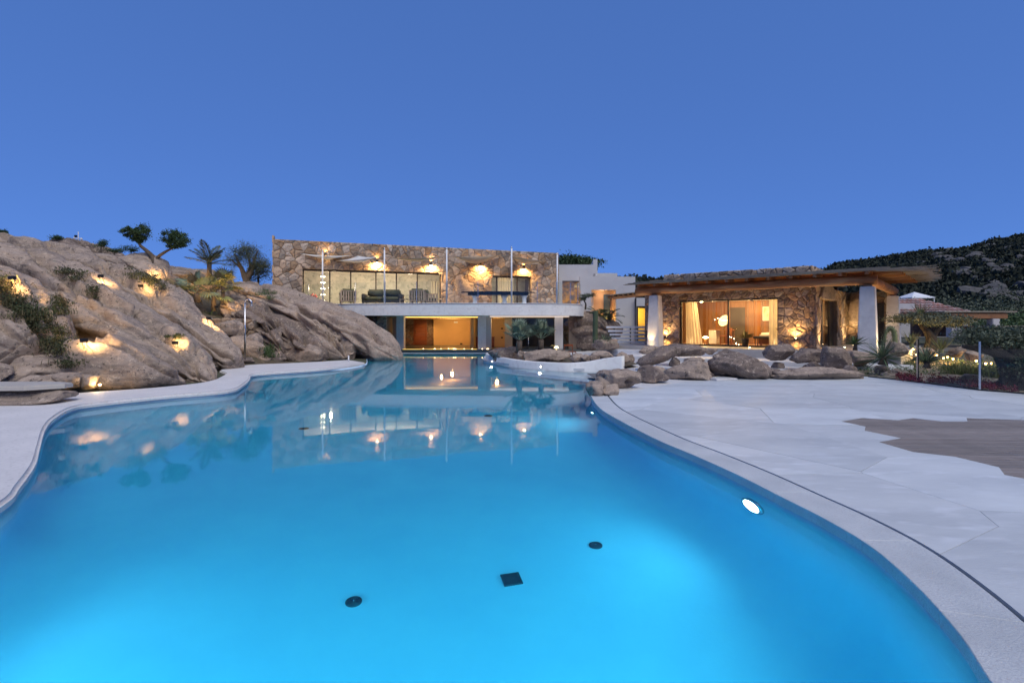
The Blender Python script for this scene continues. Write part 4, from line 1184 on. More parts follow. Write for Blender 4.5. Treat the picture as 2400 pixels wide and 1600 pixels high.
stone_wall(low, [(lx(1333, 30.2), 1.2), (lx(1352, 30.2), 1.2), (lx(1352, 30.2), 2.02), (lx(1333, 30.2), 2.02)], 0.3, 14, M['stone_red'], 0.2, 1.2, 0.02, 0.05)
MB().box(lx(1333, 30.2), lx(1352, 30.2), 0.21, 0.7, 0.1, 2.02).build('pier_core', M['mortar'], low)
o = thing('cabinet', 'small wooden cabinet behind the middle white pier of the pool room', 'cabinet', (lx(1136, 33), 33.0, 0.1), 0)
MB().box(-0.62, 0.62, -0.2, 0.2, 0, 0.62, bev=0.01).build('body', M['redwood'], o)
MB().box(-0.66, 0.66, -0.23, 0.23, 0.621, 0.66, bev=0.008).build('top', M['redwood'], o)
for sx in (-0.3, 0.3): MB().box(sx - 0.28, sx + 0.28, -0.222, -0.201, 0.05, 0.58, bev=0.006).build('door', M['redwood'], o)
o = thing('table_lamp', 'small glowing lamp by the right-hand white pier of the pool room', 'lamp', (lx(1304, 29.2), 29.2, 0.1))
MB().lathe([(0.07, 0), (0.07, 0.015), (0.015, 0.03), (0.012, 0.10)], 14).build('foot', M['chrome'], o, True)
MB().lathe([(0.14, 0.10), (0.10, 0.19), (0.03, 0.22)], 18).build('lamp_shade', emit('shade_glow', (1.0, 0.72, 0.28), 2.2), o, True)
o = thing('floor_lamps', 'row of little glowing lamps along the dark indoor pool edge', 'lights', (-3.6, 29.62, 0.1))
o.name = 'string_light'
rg = random.Random(3)
MB().tube([(-2.4 + 0.2 * k, 0.02 * math.sin(k), 0.01) for k in range(20)], 0.006, 5).build('cable', M['black_metal'], o)
for k in range(14):
    x_ = rg.uniform(-1.6, 1.3) if k < 11 else rg.uniform(1.7, 2.3)
    MB().lathe([(0.012, 0.012), (0.024, 0.03), (0.012, 0.05)], 8, T(x_, rg.uniform(-0.03, 0.2), 0)).build('bulb', emit('string_glow', (1.0, 0.6, 0.25), 7) if k == 0 else bpy.data.materials['string_glow'], o)

# ------------------------------------------------------------------ the pavilion with the reed porch
PA = R(-42)
PO = Vector((8.33, 25.5, 0))
pc, ps = math.cos(PA), math.sin(PA)
def pxl(px, o=0.0):
    """distance along the pavilion front at pixel column px, o metres before the wall"""
    k = (px - CX) / F
    ox, oy = PO.x + ps * o, PO.y - pc * o
    return (k * oy - ox) / (pc - k * ps)
def pw(x, y, z): return Vector((PO.x + pc * x - ps * y, PO.y + ps * x + pc * y, z))
pav = thing('stone_pavilion', 'low granite pavilion with a reed-roofed timber porch at right', 'house', PO, PA)
PF = 0.50
xl, xr = pxl(1512), pxl(1898)
wx0, wx1 = 0.0, pxl(1824)
front_poly = [(xl, PF - 0.1), (wx0, PF - 0.1), (wx0, 2.72), (wx1, 2.72), (wx1, PF - 0.1), (xr, PF - 0.1), (xr, 3.2), (xl, 3.2)]
stone_wall(pav, front_poly, 0.235, 31, M['stone'], 0.0, 1.3, 0.012, 0.05, jitter=1.2, split=0.25)
arch_wall(pav, ccw(front_poly), -0.012, 0.4, M['mortar'])
# parapet above the roof
stone_wall(pav, [(xl + 0.9, 3.55), (xr, 3.55), (xr, 4.05), (xl + 0.9, 4.08)], 0.28, 32, M['stone'], 0.3, 1.5, 0.02, 0.06)
MB().box(xl + 0.9, xr, 0.312, 0.7, 3.5, 4.03).build('parapet_core', M['mortar'], pav)
MB().box(xl + 0.02, xl + 0.88, 0.36, 0.72, 3.5, 3.86, bev=0.03).build('parapet_stone', M['stone'], pav)
stone_wall(pav, [(0, 3.55), (3.6, 3.55), (3.6, 4.0), (0, 4.05)], 0.3, 33, M['stone'], 0, 1.4, 0.02, 0.06, org=(xr + 0.0, 0.3, 0), rz=PI / 2)
MB().box(xr - 0.35, xr - 0.012, 0.71, 4.0, 3.5, 4.0).build('parapet_core', M['mortar'], pav)
# corner and side wall
sxw = xr + 0.20
stone_wall(pav, [(0, PF - 0.1), (0.19, PF - 0.1), (0.19, 3.2), (0, 3.2)], 0.24, 34, M['stone'], -0.03, 1.0, 0.015, 0.05, org=(xr + 0.004, 0, 0))
side_poly = [(0.0, PF - 0.1), (0.9, PF - 0.1), (0.9, 2.68), (4.6, 2.68), (4.6, PF - 0.1), (7, PF - 0.1), (7, 3.2), (0, 3.2)]
stone_wall(pav, side_poly, 0.42, 35, M['stone'], 0, 1.3, 0.022, 0.05, org=(sxw, 0.0, 0), rz=PI / 2)
mb = MB(); mb.prism(ccw(side_poly), 0.0, 0.35, Matrix.Translation((sxw - 0.36, 0, 0)) @ Matrix.Rotation(PI / 2, 4, 'Z') @ Matrix.Rotation(PI / 2, 4, 'X'))
mb.build('wall_core', M['mortar'], pav)
dw = MB().box(sxw - 0.22, sxw - 0.14, 0.9, 1.0, PF, 2.68).box(sxw - 0.22, sxw - 0.14, 1.9, 2.15, PF, 2.68).box(sxw - 0.22, sxw - 0.14, 3.7, 4.6, PF, 2.68).build('side_door', M['black_metal'], pav)
MB().box(sxw - 0.19, sxw - 0.18, 1.0, 1.9, PF + 0.05, 2.6).build('pane', M['glass'], dw)
MB().box(sxw - 0.19, sxw - 0.18, 2.15, 3.7, PF + 0.05, 2.6).build('pane', M['glass'], dw)
co = curtain(2.2, 3.7, PF + 0.02, 2.62, 0, pav, 3); co.location = (sxw - 0.45, 0, 0); co.rotation_euler = (0, 0, PI / 2)
# timber lintel over the side door
M['log'] = pm('peeled_log', (0.36, 0.15, 0.055), (0.24, 0.095, 0.035), 1.4, 0.65, 0.6, 10, fine=(0.52, 0.30, 0.14), fscale=1.6, stretch=(0.5, 3, 3))
M['beam'] = pm('porch_timber', (0.30, 0.135, 0.055), (0.21, 0.09, 0.036), 1.6, 0.7, 0.5, 14, var=0.15)
boulder(pw(sxw - 0.1, 2.7, 2.62), (0.6, 4.6, 0.7), 'broad stone lintel over the side door of the pavilion', 70, PA, 0, p=5, amp=0.12, name='stone_lintel', group='lintels')
# porch back wall with its built-in boulder and a dark door
bwx = pxl(2094, -7.0)
stone_wall(pav, [(sxw, PF - 0.1), (bwx, PF - 0.1), (bwx, 3.2), (sxw, 3.2)], 0.36, 36, M['stone'], 7.0, 1.2, 0.02, 0.06)
MB().box(sxw, bwx, 7.012, 7.4, PF - 0.1, 3.2).build('wall_core', M['mortar'], pav)
dd0, dd1 = pxl(2050, -6.9), pxl(2072, -6.9)
MB().box(dd0, dd1, 6.88, 6.94, PF, 2.6).build('rear_door', M['black_metal'], pav)
boulder(pw((sxw + dd0) / 2 + 0.1, 6.6, 1.45), (1.1, 0.8, 1.9), 'tall reddish boulder built into the porch wall above a lamp', 71, PA, 0.1, p=4, amp=0.2)
# bodies behind: roof, back wall, floor
MB().box(xl, xl + 0.3, 0.42, 7.4, PF - 0.1, 3.5).box(xl + 0.3, sxw - 0.4, 7.1, 7.4, PF - 0.1, 3.5).build('shell', M['stone_red'], pav)
MB().box(xl + 0.02, sxw - 0.02, 0.42, 7.38, 3.505, 3.58).build('roof', M['plaster'], pav)
MB().box(xl + 0.3, sxw - 0.4, 0.42, 7.1, 2.80, 2.86).build('ceiling', M['ceil_in'], pav)
M['pale_stone'] = pm('porch_stone', (0.46, 0.42, 0.38), (0.38, 0.345, 0.31), 1.5, 0.6, 0.3, 20)
mb = MB().prism([(xl - 1.5, -2.15), (9.0, -2.15), (9.0, 7.0), (xl - 1.5, 7.0)], 0.1, PF)
mb.build('platform', M['pale_stone'], pav)
# columns
colspec = [(pxl(1536, 1.72), -1.72, 'left porch'), (pxl(2034, 1.72), -1.72, 'near porch')]
nearx = colspec[1][0]
colspec.append((nearx, 6.3, 'far porch'))
for x, y_, nm in colspec:
    mb = MB(); vs = []
    for z, s in ((PF - 0.05, 0.30), (PF + 1.2, 0.265), (2.92, 0.225)):
        for a, b_ in ((-1, -1), (1, -1), (1, 1), (-1, 1)):
            vs.append((x + a * s, y_ + b_ * s, z))
    fs = [(0, 3, 2, 1), (8, 9, 10, 11)]
    for k in range(2):
        for i in range(4):
            j = (i + 1) % 4; fs.append((k * 4 + i, k * 4 + j, k * 4 + 4 + j, k * 4 + 4 + i))
    bm = bmesh.new(); bv = [bm.verts.new(v) for v in vs]
    for f in fs: bm.faces.new([bv[i] for i in f])
    bmesh.ops.bevel(bm, geom=bm.edges[:], offset=0.025, segments=2, affect='EDGES')
    me = bpy.data.meshes.new('column'); bm.to_mesh(me); bm.free(); me.materials.append(M['plaster_rough'])
    inst('column', me, pav)
    MB().box(x - 0.12, x + 0.12, y_ - 0.12, y_ + 0.12, 2.92, 3.0).build('column_cap', M['beam'], pav)
# logs
def log(path, r, parent, nm='log_beam', n=14, seed=0):
    mb = MB(); P = catmull(path, 8, False)
    rad = [r * (1 + 0.09 * noise.noise(Vector((i * 0.35, seed, 0)))) for i in range(len(P))]
    P = [p + Vector((0, 0.02 * noise.noise(Vector((i * .3, 5, seed))), 0.025 * noise.noise(Vector((i * .3, 9, seed))))) for i, p in enumerate(P)]
    return mb.tube(P, rad, n).build(nm, M['log'], parent, True)
LZ = 3.17
log([(pxl(1492, 1.72), -1.72, LZ), (1.5, -1.74, LZ), (4.5, -1.70, LZ + 0.02), (nearx + 0.28, -1.72, LZ)], 0.185, pav, seed=1)
log([(nearx, -1.35, LZ), (nearx + 0.02, 2.0, LZ), (nearx, 6.75, LZ)], 0.19, pav, seed=2)
log([(pxl(1492, 1.72) + 0.35, -1.5, LZ - 0.03), (pxl(1492, 1.72) + 0.35, 0.0, LZ)], 0.15, pav, seed=3)
# rafters
def ez(y_): return 3.40 + (y_ + 2.4) * 0.075
x = pxl(1500, 2.2)
k = 0
while x < nearx + 0.1:
    MB().box(-0.055, 0.055, -0.95, 1.5, -0.06, 0.06, T(x, -1.45, ez(-1.45) - 0.02, rx=math.atan(0.075))).build('rafter', M['beam'], pav)
    x += 0.82; k += 1
for k in range(11):
    y_ = -1.2 + k * 0.74
    MB().box(-0.3, nearx + 0.95 - sxw, -0.055, 0.055, -0.06, 0.06, T(sxw, y_, ez(-1.0) - 0.06 + 0.012 * k)).build('rafter', M['beam'], pav)
# reed mats: lengths of cane with ragged ends
M['reed'] = pm('dry_reed', (0.30, 0.255, 0.20), (0.20, 0.17, 0.135), 1.2, 0.9, fine=(0.12, 0.10, 0.08), fscale=2.0, stretch=(1.5, 30, 30))
mb = MB(); rg = random.Random(12)
y_ = -2.42
while y_ < 0.28:
    for L in range(4 if y_ < -2.0 else 2):
        a = pxl(1474, 2.2) + rg.uniform(-0.35, 0.35) + L * 0.15
        b_ = nearx + 0.62 + rg.uniform(-0.1, 0.1)
        z = ez(y_) + 0.055 + L * 0.028 + rg.uniform(-0.006, 0.006)
        mb.tube([(a, y_ + rg.uniform(-.02, .02), z), ((a + b_) / 2, y_ + rg.uniform(-.02, .02), z), (b_, y_ + rg.uniform(-.02, .02), z)], rg.uniform(0.012, 0.02), 4)
    y_ += 0.032
y_ = -2.42
while y_ < 7.4:
    for L in range(2):
        a = (nearx + 0.3 if y_ < 0.3 else sxw - 0.4) + rg.uniform(-0.1, 0.1)
        b_ = nearx + 1.35 + rg.uniform(-0.9, 0.75) * rg.random()
        z = ez(min(y_, -1.0)) + 0.03 + max(0, y_ + 1) * 0.016 + L * 0.03 + rg.uniform(-0.006, 0.006)
        mb.tube([(a, y_, z), (b_, y_ + rg.uniform(-.10, .10), z + rg.uniform(-0.07, 0.05))], rg.uniform(0.012, 0.02), 4)
    y_ += 0.034
o = mb.build('reed_mat', M['reed'], pav); o['kind'] = 'stuff'
MB().box(pxl(1480, 2.2) + 0.2, nearx + 0.5, -2.30, 0.28, 0, 0.02, Matrix.Translation((0, 0, ez(0) + 0.028 - 0)) @ Matrix.Translation((0, 0, 0)) @ Matrix.Rotation(math.atan(0.075), 4, 'X')).build('roof_board', M['beam'], pav)
# window, room, furniture
window_bay(pav, wx0, wx1, PF + 0.02, 2.72, 0.16, [pxl(1707, -0.16)], 0.06, 'black_metal', header=0.07)
M['wood_in'] = pm('warm_wood', (0.27, 0.125, 0.05), (0.19, 0.085, 0.035), 2, 0.5, 0.2, 14, stretch=(3, 3, 0.6), var=0.22)
MB().box(xl + 0.3, sxw - 0.4, 0.25, 7.0, PF + 0.003, PF + 0.02).build('room_floor', M['wood_in'], pav)
by = 3.9
MB().box(xl + 0.3, sxw - 0.4, by + 0.06, by + 0.2, PF + 0.02, 2.80).build('room_wall', M['wood_in'], pav)
slat = MB().box(-0.036, 0.036, -0.025, 0.058, PF + 0.02, 2.78).mesh('wall_slat', M['wood_in'])
x = xl + 0.36
dx0, dx1 = pxl(1710, -by), pxl(1747, -by)
while x < sxw - 0.5:
    if not (dx0 < x < dx1): inst('wall_slat', slat, pav, (x, by, 0))
    x += 0.086
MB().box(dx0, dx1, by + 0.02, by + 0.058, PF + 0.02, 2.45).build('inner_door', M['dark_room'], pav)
curtain(0.14, 1.0, PF + 0.03, 2.66, 0.42, pav, 1, gather=0.35)
curtain(pxl(1800, -0.3), wx1 + 0.25, PF + 0.03, 2.66, 0.40, pav, 2)
lamp('room_light', 'POINT', (0.75, 0.85, 2.35), 9, (1.0, 0.70, 0.34), 0.05, parent=pav)  # this light and the next two are added to brighten the curtains
lamp('room_light', 'POINT', (0.45, 0.28, 0.7), 0.8, (1.0, 0.70, 0.34), 0.05, parent=pav)
lamp('room_light', 'POINT', (wx1 - 0.2, 0.26, 0.75), 0.8, (1.0, 0.70, 0.34), 0.05, parent=pav)
for p_, e_ in (((1.0, 1.7, 2.3), 62), ((3.7, 1.8, 2.3), 62), ((2.4, 2.8, 2.4), 30)):
    lamp('room_light', 'POINT', p_, e_, (1.0, 0.62, 0.24), 0.06, parent=pav)
lamp('room_light', 'POINT', (4.4, 2.3, 1.15), 9, (1.0, 0.72, 0.36), 0.06, parent=pav)
lamp('room_light', 'POINT', (sxw - 1.0, 2.6, 2.3), 9, (1.0, 0.68, 0.32), 0.06, parent=pav)
def pthing(name, label, cat, x, y_, z, rz=0.0, group=None): return thing(name, label, cat, pw(x, y_, z), PA + rz, group)
FZP = PF + 0.022
o = pthing('bed', 'wide bed with white pillows behind the pavilion window', 'bed', 4.15, 2.7, FZP)
MB().box(-0.95, 0.95, -1.0, 1.0, 0.08, 0.34, bev=0.02).build('base', M['wood_in'], o)
M['linen'] = pm('white_linen', (0.74, 0.70, 0.64), None, 3, 0.9, 0.3, 12)
MB().box(-0.93, 0.93, -0.98, 0.98, 0.341, 0.62, bev=0.08).build('mattress', M['linen'], o, True)
MB().box(-1.0, 1.0, 1.02, 1.12, 0.08, 1.15, bev=0.02).build('headboard', M['linen'], o)
for sx in (-0.45, 0.45):
    MB().box(-0.4, 0.4, -0.12, 0.12, -0.28, 0.28, T(sx, 0.78, 0.92, rx=R(-22)), bev=0.10).build('pillow', M['linen'], o, True)
for sx in (-0.85, 0.85):
    for sy in (-0.9, 0.9): MB().box(sx - 0.04, sx + 0.04, sy - 0.04, sy + 0.04, 0, 0.08).build('leg', M['wood_in'], o)
o = pthing('bench', 'dark upholstered bench at the foot of the bed', 'bench', 3.9, 1.25, FZP)
MB().box(-0.75, 0.75, -0.22, 0.22, 0.34, 0.46, bev=0.03).build('seat', M['dark_rattan'], o, True)
for sx in (-0.65, 0.65):
    for sy in (-0.17, 0.17): MB().tube([(sx, sy, 0), (sx, sy, 0.34)], 0.018, 6).build('leg', M['black_metal'], o)
o = pthing('bolster', 'black roll cushion lying on the bench', 'cushion', 4.25, 1.25, FZP + 0.55, PI / 2)
MB().tube([(0, -0.28, 0), (0, -0.25, 0), (0, 0.25, 0), (0, 0.28, 0)], [0.06, 0.09, 0.09, 0.06], 14).build('roll', M['black_metal'], o, True)
MB().tube([(0, -0.2, 0), (0, -0.19, 0)], 0.094, 14, cap=False).build('seam', M['dark_rattan'], o)
ax_ = pxl(1812, -by)
o = pthing('painting', 'square abstract painting lit over the bed', 'painting', pxl(1806, -by), by - 0.06, 1.75)
MB().box(-0.36, 0.36, -0.02, 0.02, -0.02, 0.70, bev=0.006).build('frame', M['white_metal'], o)
MB().box(-0.33, 0.33, -0.026, -0.021, 0.01, 0.67).build('canvas', pm('canvas', (0.72, 0.66, 0.55), (0.42, 0.32, 0.22), 3.0, 0.9, detail=3), o)
o = pthing('desk', 'pale wooden writing desk in the left corner of the bedroom', 'desk', 1.15, 2.6, FZP)
MB().box(-0.6, 0.6, -0.28, 0.28, 0.72, 0.76, bev=0.006).build('top', M['wood_in'], o)
MB().box(-0.58, -0.2, -0.25, 0.25, 0.02, 0.719, bev=0.006).build('drawers', M['linen'], o)
for sx in (0.54,):
    for sy in (-0.22, 0.22): MB().box(sx - 0.025, sx + 0.025, sy - 0.025, sy + 0.025, 0, 0.72).build('leg', M['wood_in'], o)
o = pthing('disc_lamp', 'tilted round glowing disc lamp on the desk', 'lamp', 1.25, 2.62, FZP + 0.76)
MB().lathe([(0.09, 0), (0.09, 0.015), (0.02, 0.03)], 16).build('foot', M['black_metal'], o, True)
MB().tube([(0, 0, 0.02), (0, 0, 0.38)], 0.01, 6).build('stem', M['black_metal'], o)
MB().lathe([(0.30, -0.012), (0.31, 0.0), (0.30, 0.012)], 32, T(0, 0, 0.46, rx=R(62), ry=R(-32))).build('disc', emit('disc_glow', (1.0, 0.72, 0.25), 1.1), o)
o = pthing('desk_chair', 'dark wooden chair pushed to the writing desk', 'chair', 1.6, 1.95, FZP, R(-30))
MB().box(-0.22, 0.22, -0.22, 0.22, 0.43, 0.47, bev=0.01).build('seat', M['redwood'], o)
MB().box(-0.22, 0.22, 0.19, 0.22, 0.62, 0.84, bev=0.01).build('backrest', M['redwood'], o)
for sx in (-0.19, 0.19):
    MB().tube([(sx, -0.19, 0), (sx * 0.95, -0.18, 0.43)], 0.016, 6).build('leg', M['redwood'], o)
    MB().tube([(sx, 0.2, 0), (sx * 0.95, 0.2, 0.84)], 0.016, 6).build('leg', M['redwood'], o)
o = pthing('ceiling_spot', 'small lit ceiling spot above the left curtain', 'lamp', 0.72, 1.0, 2.68)
MB().lathe([(0.06, 0.0), (0.06, 0.11), (0.03, 0.115)], 14).build('body', M['white_metal'], o)
MB().lathe([(0.05, -0.02), (0.055, -0.002)], 14).build('bulb', M['lamp_glow'], o)
o = pthing('floor_lamp', 'low glowing lamp at the foot of the left curtain', 'lamp', 0.85, 1.2, FZP)
MB().lathe([(0.07, 0), (0.07, 0.3), (0.05, 0.32)], 14).build('stem', M['wood_in'], o)
MB().lathe([(0.09, 0.34), (0.13, 0.36), (0.05, 0.41)], 16).build('shade', M['lamp_glow'], o, True)
lamp('glow', 'POINT', (0, -0.2, 0.35), 4, (1, .66, .26), 0.05, parent=o)
o = pthing('potted_plant', 'leafy plant with fairy lights in a pot behind the big window', 'plant', 2.75, 1.2, FZP)
MB().lathe([(0.13, 0), (0.17, 0.30), (0.18, 0.34), (0.15, 0.34)], 18).build('pot', M['dark_rattan'], o, True)
M['leaf_in'] = pm('room_plant_leaf', (0.10, 0.12, 0.03), (0.14, 0.10, 0.03), 4, 0.6)
for k in range(26):
    a = rg.uniform(0, 2 * PI); e = rg.uniform(0.2, 1.1); L = rg.uniform(0.3, 0.6)
    d = Vector((math.cos(a) * math.sin(e), math.sin(a) * math.sin(e), math.cos(e)))
    s_ = Vector((-math.sin(a), math.cos(a), 0)) * 0.05
    b0_ = Vector((0, 0, 0.32))
    MB().add([b0_, b0_ + d * L * 0.6 + s_, b0_ + d * L + Vector((0, 0, -0.08)), b0_ + d * L * 0.6 - s_], [(0, 1, 2, 3)]).build('leaf', M['leaf_in'], o)
o = pthing('fairy_lights', 'twinkling string of tiny lamps hanging behind the big window', 'lights', 2.2, 0.9, FZP)
pts_ = [(-0.75 + 0.085 * k, 0.05 * math.sin(k * 1.3), 1.32 - 0.10 * k + 0.06 * math.sin(k * 2.1) if k > 6 else 1.30 + 0.05 * math.sin(k)) for k in range(19)]
MB().tube(pts_, 0.004, 4).build('cable', M['black_metal'], o)
for p_ in pts_: MB().lathe([(0.008, -0.03), (0.018, -0.018), (0.008, 0.0)], 8, T(p_[0] + rg.uniform(-.04, .04), p_[1], p_[2] + rg.uniform(-.06, .0))).build('bulb', emit('fairy', (1.0, 0.85, 0.6), 9) if p_ is pts_[0] else bpy.data.materials['fairy'], o)

# outside lamps of the pavilion
def recessed(x, z, lb, w=7, aim=(0, 0.25, 1)):
    o = pthing('wall_light', lb, 'wall light', x, 0.0, z, 0, 'recessed lamps of the pavilion')
    MB().box(-0.09, 0.09, -0.11, 0.03, -0.05, 0.05, bev=0.012).build('housing', M['black_metal'], o)
    MB().box(-0.05, 0.05, -0.06, -0.02, 0.051, 0.056).build('lens', M['lamp_glow'], o)
    lamp('glow', 'SPOT', (0, -0.24, 0.10), w * 3.2, (1.0, 0.58, 0.20), 0.04, aim, 150, 0.9, o)
    lamp('glow', 'SPOT', (0, -0.24, -0.07), w * 1.0, (1.0, 0.60, 0.21), 0.04, (0, 0.25, -1), 140, 0.9, o)
recessed(pxl(1562), CAMZ - (790 - YH) / F * 26.4, 'square recessed lamp in the left stone pier of the pavilion', 9)
recessed(pxl(1867), CAMZ - (795 - YH) / F * 21.9, 'square recessed lamp in the right stone pier of the pavilion', 9)
def uplight(p, lb, w, aim=(0, 0, 1), cone=100, r=0.05, group='ground lamps of the pavilion', col=(1.0, 0.68, 0.30), glow=None):
    o = thing('ground_light', lb, 'ground light', p, 0, group)
    MB().lathe([(r * 1.3, 0), (r * 1.3, 0.012), (r, 0.016)], 16).build('rim', M['chrome'], o)
    MB().lathe([(r * 0.95, 0.006), (r * 0.9, 0.022), (r * 0.4, 0.03)], 16).build('lens', glow or M['lamp_glow'], o)
    if w: lamp('glow', 'SPOT', (0, 0, 0.06), w, col, 0.04, aim, cone, 0.8, o)
uplight(pw(colspec[0][0] - 0.05, -2.18, PF + 0.002), 'ground lamp washing the left white porch column', 30, (0.05, 0.12, 1), 70)
uplight(pw(nearx + 0.45, -1.75, PF + 0.002), 'ground lamp washing the side of the near white porch column', 34, (-0.18, 0, 1), 70)
uplight(pw((sxw + dd0) / 2 - 0.1, 5.9, PF + 0.002), 'ground lamp below the reddish boulder on the porch', 60, (0, 0.35, 1), 110)
uplight(pw(xl + 1.35, -0.7, PF + 0.002), 'pin-point floor lamp before the left stone pier', 0, r=0.022)
uplight(pw(xr - 0.5, -0.75, PF + 0.002), 'pin-point floor lamp before the right stone pier', 16, (0, 0.6, 1), r=0.03)
uplight(pw(nearx - 0.2, -0.9, PF + 0.002), 'ground lamp under the porch log by the near column', 40, (0.2, -0.1, 1), 110)
uplight(pw(sxw + 0.35, 0.5, PF + 0.002), 'ground lamp washing the pavilion corner and side door', 40, (-0.15, 0.0, 1), 100)

# ------------------------------------------------------------------ white house between the two
wh = thing('white_house', 'white cubic house with stepped roofline between the stone buildings', 'house', (0, 34, 0))
M['white_wall'] = pm('white_render', (0.50, 0.485, 0.49), (0.45, 0.435, 0.445), 0.9, 0.9, 0.2, 30)
def wx(px, d): return (px - CX) / F * d
def wz(py, d): return CAMZ - (py - YH) / F * d
# left block, with a window opening cut from boxes
d = 35.0
mb = MB()
a0, a1, o0, o1 = wx(1300, d), wx(1391, d), wx(1318, d), wx(1368, d)
zt, zo = wz(630, d), wz(658, d)
mb.box(a0, a1, 1.0, 1.3, zo, zt).box(o1, a1, 1.0, 1.3, 0.0, zo).box(a0, o0, 1.0, 1.3, 0, zo)
mb.build('wall', M['white_wall'], wh)
MB().box(a0, a1, 1.31, 6.0, zt - 0.4, zt - 0.25).box(a0, a0 + 0.3, 1.31, 6.0, 0, zt - 0.4).box(a1 - 0.3, a1, 1.31, 6.0, 0, zt - 0.4).box(a0 + 0.3, a1 - 0.3, 3.6, 3.8, 0, zt - 0.4).build('shell', M['white_wall'], wh)
MB().box(wx(1309, 36), wx(1397, 36), 2.0, 6.0, zt - 0.24, wz(620, 36)).build('parapet', M['white_wall'], wh)
wf = MB().box(o1 - 0.25, o1, 1.1, 1.2, 0.5, zo).box(o0, o1 - 0.25, 1.1, 1.2, zo - 0.06, zo).build('window', pm('blue_frame', (0.03, 0.04, 0.10), None, 4, 0.5), wh)
MB().box(o0, o1 - 0.25, 1.14, 1.15, 0.5, zo - 0.06).build('pane', M['glass'], wf)
lamp('room_light', 'POINT', ((o0 + o1) / 2, 2.3, 3.6), 16, (1.0, 0.66, 0.32), 0.08, parent=wh)
MB().box(o0 - 0.1, o1 + 0.1, 3.4, 3.5, 1.0, zo + 0.2).build('room_wall', pm('ochre_shelf', (0.50, 0.32, 0.18), (0.10, 0.12, 0.26), 2.6, 0.8, detail=1), wh)
# rear parapet
MB().box(wx(1392, 38), wx(1447, 38), 4.0, 7.0, 3.5, wz(640, 38)).build('upper_wall', M['white_wall'], wh)
mb = MB(); mb.prism(ccw([(0, 0), (3.0, 0), (3.0, 0.35), (0, 1.0)]), 0, 0.3, Matrix.Translation((wx(1391, 36.5), 2.6, wz(640, 36.5))) @ Matrix.Rotation(PI / 2, 4, 'Z') @ Matrix.Rotation(PI / 2, 4, 'X'))
mb.build('sloped_parapet', M['white_wall'], wh)
MB().box(wx(1395, 36.6), wx(1399, 36.6), 2.5, 2.62, wz(646, 36.6), wz(642, 36.6), bev=0.02).build('roof_camera', M['white_metal'], wh)
# right block with a lit recess and a glowing door
d = 34.0
b0, b1 = wx(1391, d) + 0.003, wx(1489, d)
r0, r1, rz0, rz1 = wx(1386, d), wx(1444, d), wz(752, d), wz(679, d)
d0, d1, dz1 = wx(1493, 33.5), wx(1519, 33.5), wz(717, 33.5)
zt2 = wz(648, d)
mb = MB().box(b0 - 0.9, b1, 0, 0.25, rz1, zt2).box(r1, b1, 0, 0.25, 0.2, rz1).box(b0 - 0.9, r1, 0, 0.25, 0.2, rz0).box(b0 - 0.9, r0, 0, 0.25, rz0, rz1)
mb.build('wall', M['white_wall'], wh)
MB().box(b1 + 0.0, d0, -0.3, 0.0, 0.2, 3.3).box(d1, d1 + 1.6, -0.3, 0.0, 0.2, 3.3).box(d0, d1, -0.3, 0.0, dz1, 3.3).box(b1 + 0.0, d1 + 1.6, 0.0, 5.0, 3.0, 3.3).build('entrance_wall', M['white_wall'], wh)
MB().box(b1 - 0.25, b1, 0.26, 6, 0.2, zt2).box(b0 - 0.9, b1 - 0.25, 0.26, 6, zt2 - 0.5, zt2 - 0.3).build('shell', M['white_wall'], wh)
M['peach'] = pm('peach_plaster', (0.62, 0.42, 0.28), None, 1, 0.85)
MB().box(r0, r1, 1.2, 1.3, rz0, rz1).box(r0 - 0.02, r0, 0.251, 1.2, rz0, rz1).box(r1, r1 + 0.02, 0.251, 1.2, rz0, rz1).box(r0, r1, 0.251, 1.2, rz1 + 0.001, rz1 + 0.05).box(r0, r1, 0.251, 1.2, rz0 - 0.05, rz0).build('recess', M['peach'], wh)
MB().box(wx(1415, 35.1), wx(1430, 35.1), 1.1, 1.19, rz0, rz1 - 0.25).build('recess_pane', pm('grey_blue_pane', (0.10, 0.14, 0.18), None, 1, 0.15), wh)
MB().box(r0 + 0.05, r1 - 0.05, 0.5, 0.56, rz0 + 0.002, rz0 + 0.03).build('recess_strip', emit('recess_glow', (1.0, 0.62, 0.12), 3.0), wh)
lamp('glow', 'POINT', (r1 - 0.35, 0.75, rz0 + 0.2), 8, (1.0, 0.62, 0.16), 0.05, parent=wh)
lamp('glow', 'POINT', ((r0 + r1) / 2, 0.7, rz1 - 0.25), 4, (1.0, 0.72, 0.45), 0.05, parent=wh)
fr_ = MB().box(d0, d0 + 0.14, -0.25, -0.1, 0.2, dz1).box(d0 + 0.14, d1, -0.25, -0.1, dz1 - 0.14, dz1).build('door', M['black_metal'], wh)
MB().box(d0 + 0.14, d1 + 0.2, -0.16, -0.14, 0.2, dz1 - 0.14).build('door_pane', M['glass'], fr_)
MB().box(d0, d1 + 1.0, 1.6, 1.7, 0.2, 3.0).box(d0 - 0.02, d0, 0.0, 1.6, 0.2, 3.0).build('hall_wall', pm('yellow_hall', (0.75, 0.52, 0.16), None, 1, 0.8), wh)
lamp('room_light', 'POINT', ((d0 + d1) / 2, 0.8, 2.2), 26, (1.0, 0.66, 0.16), 0.08, parent=wh)
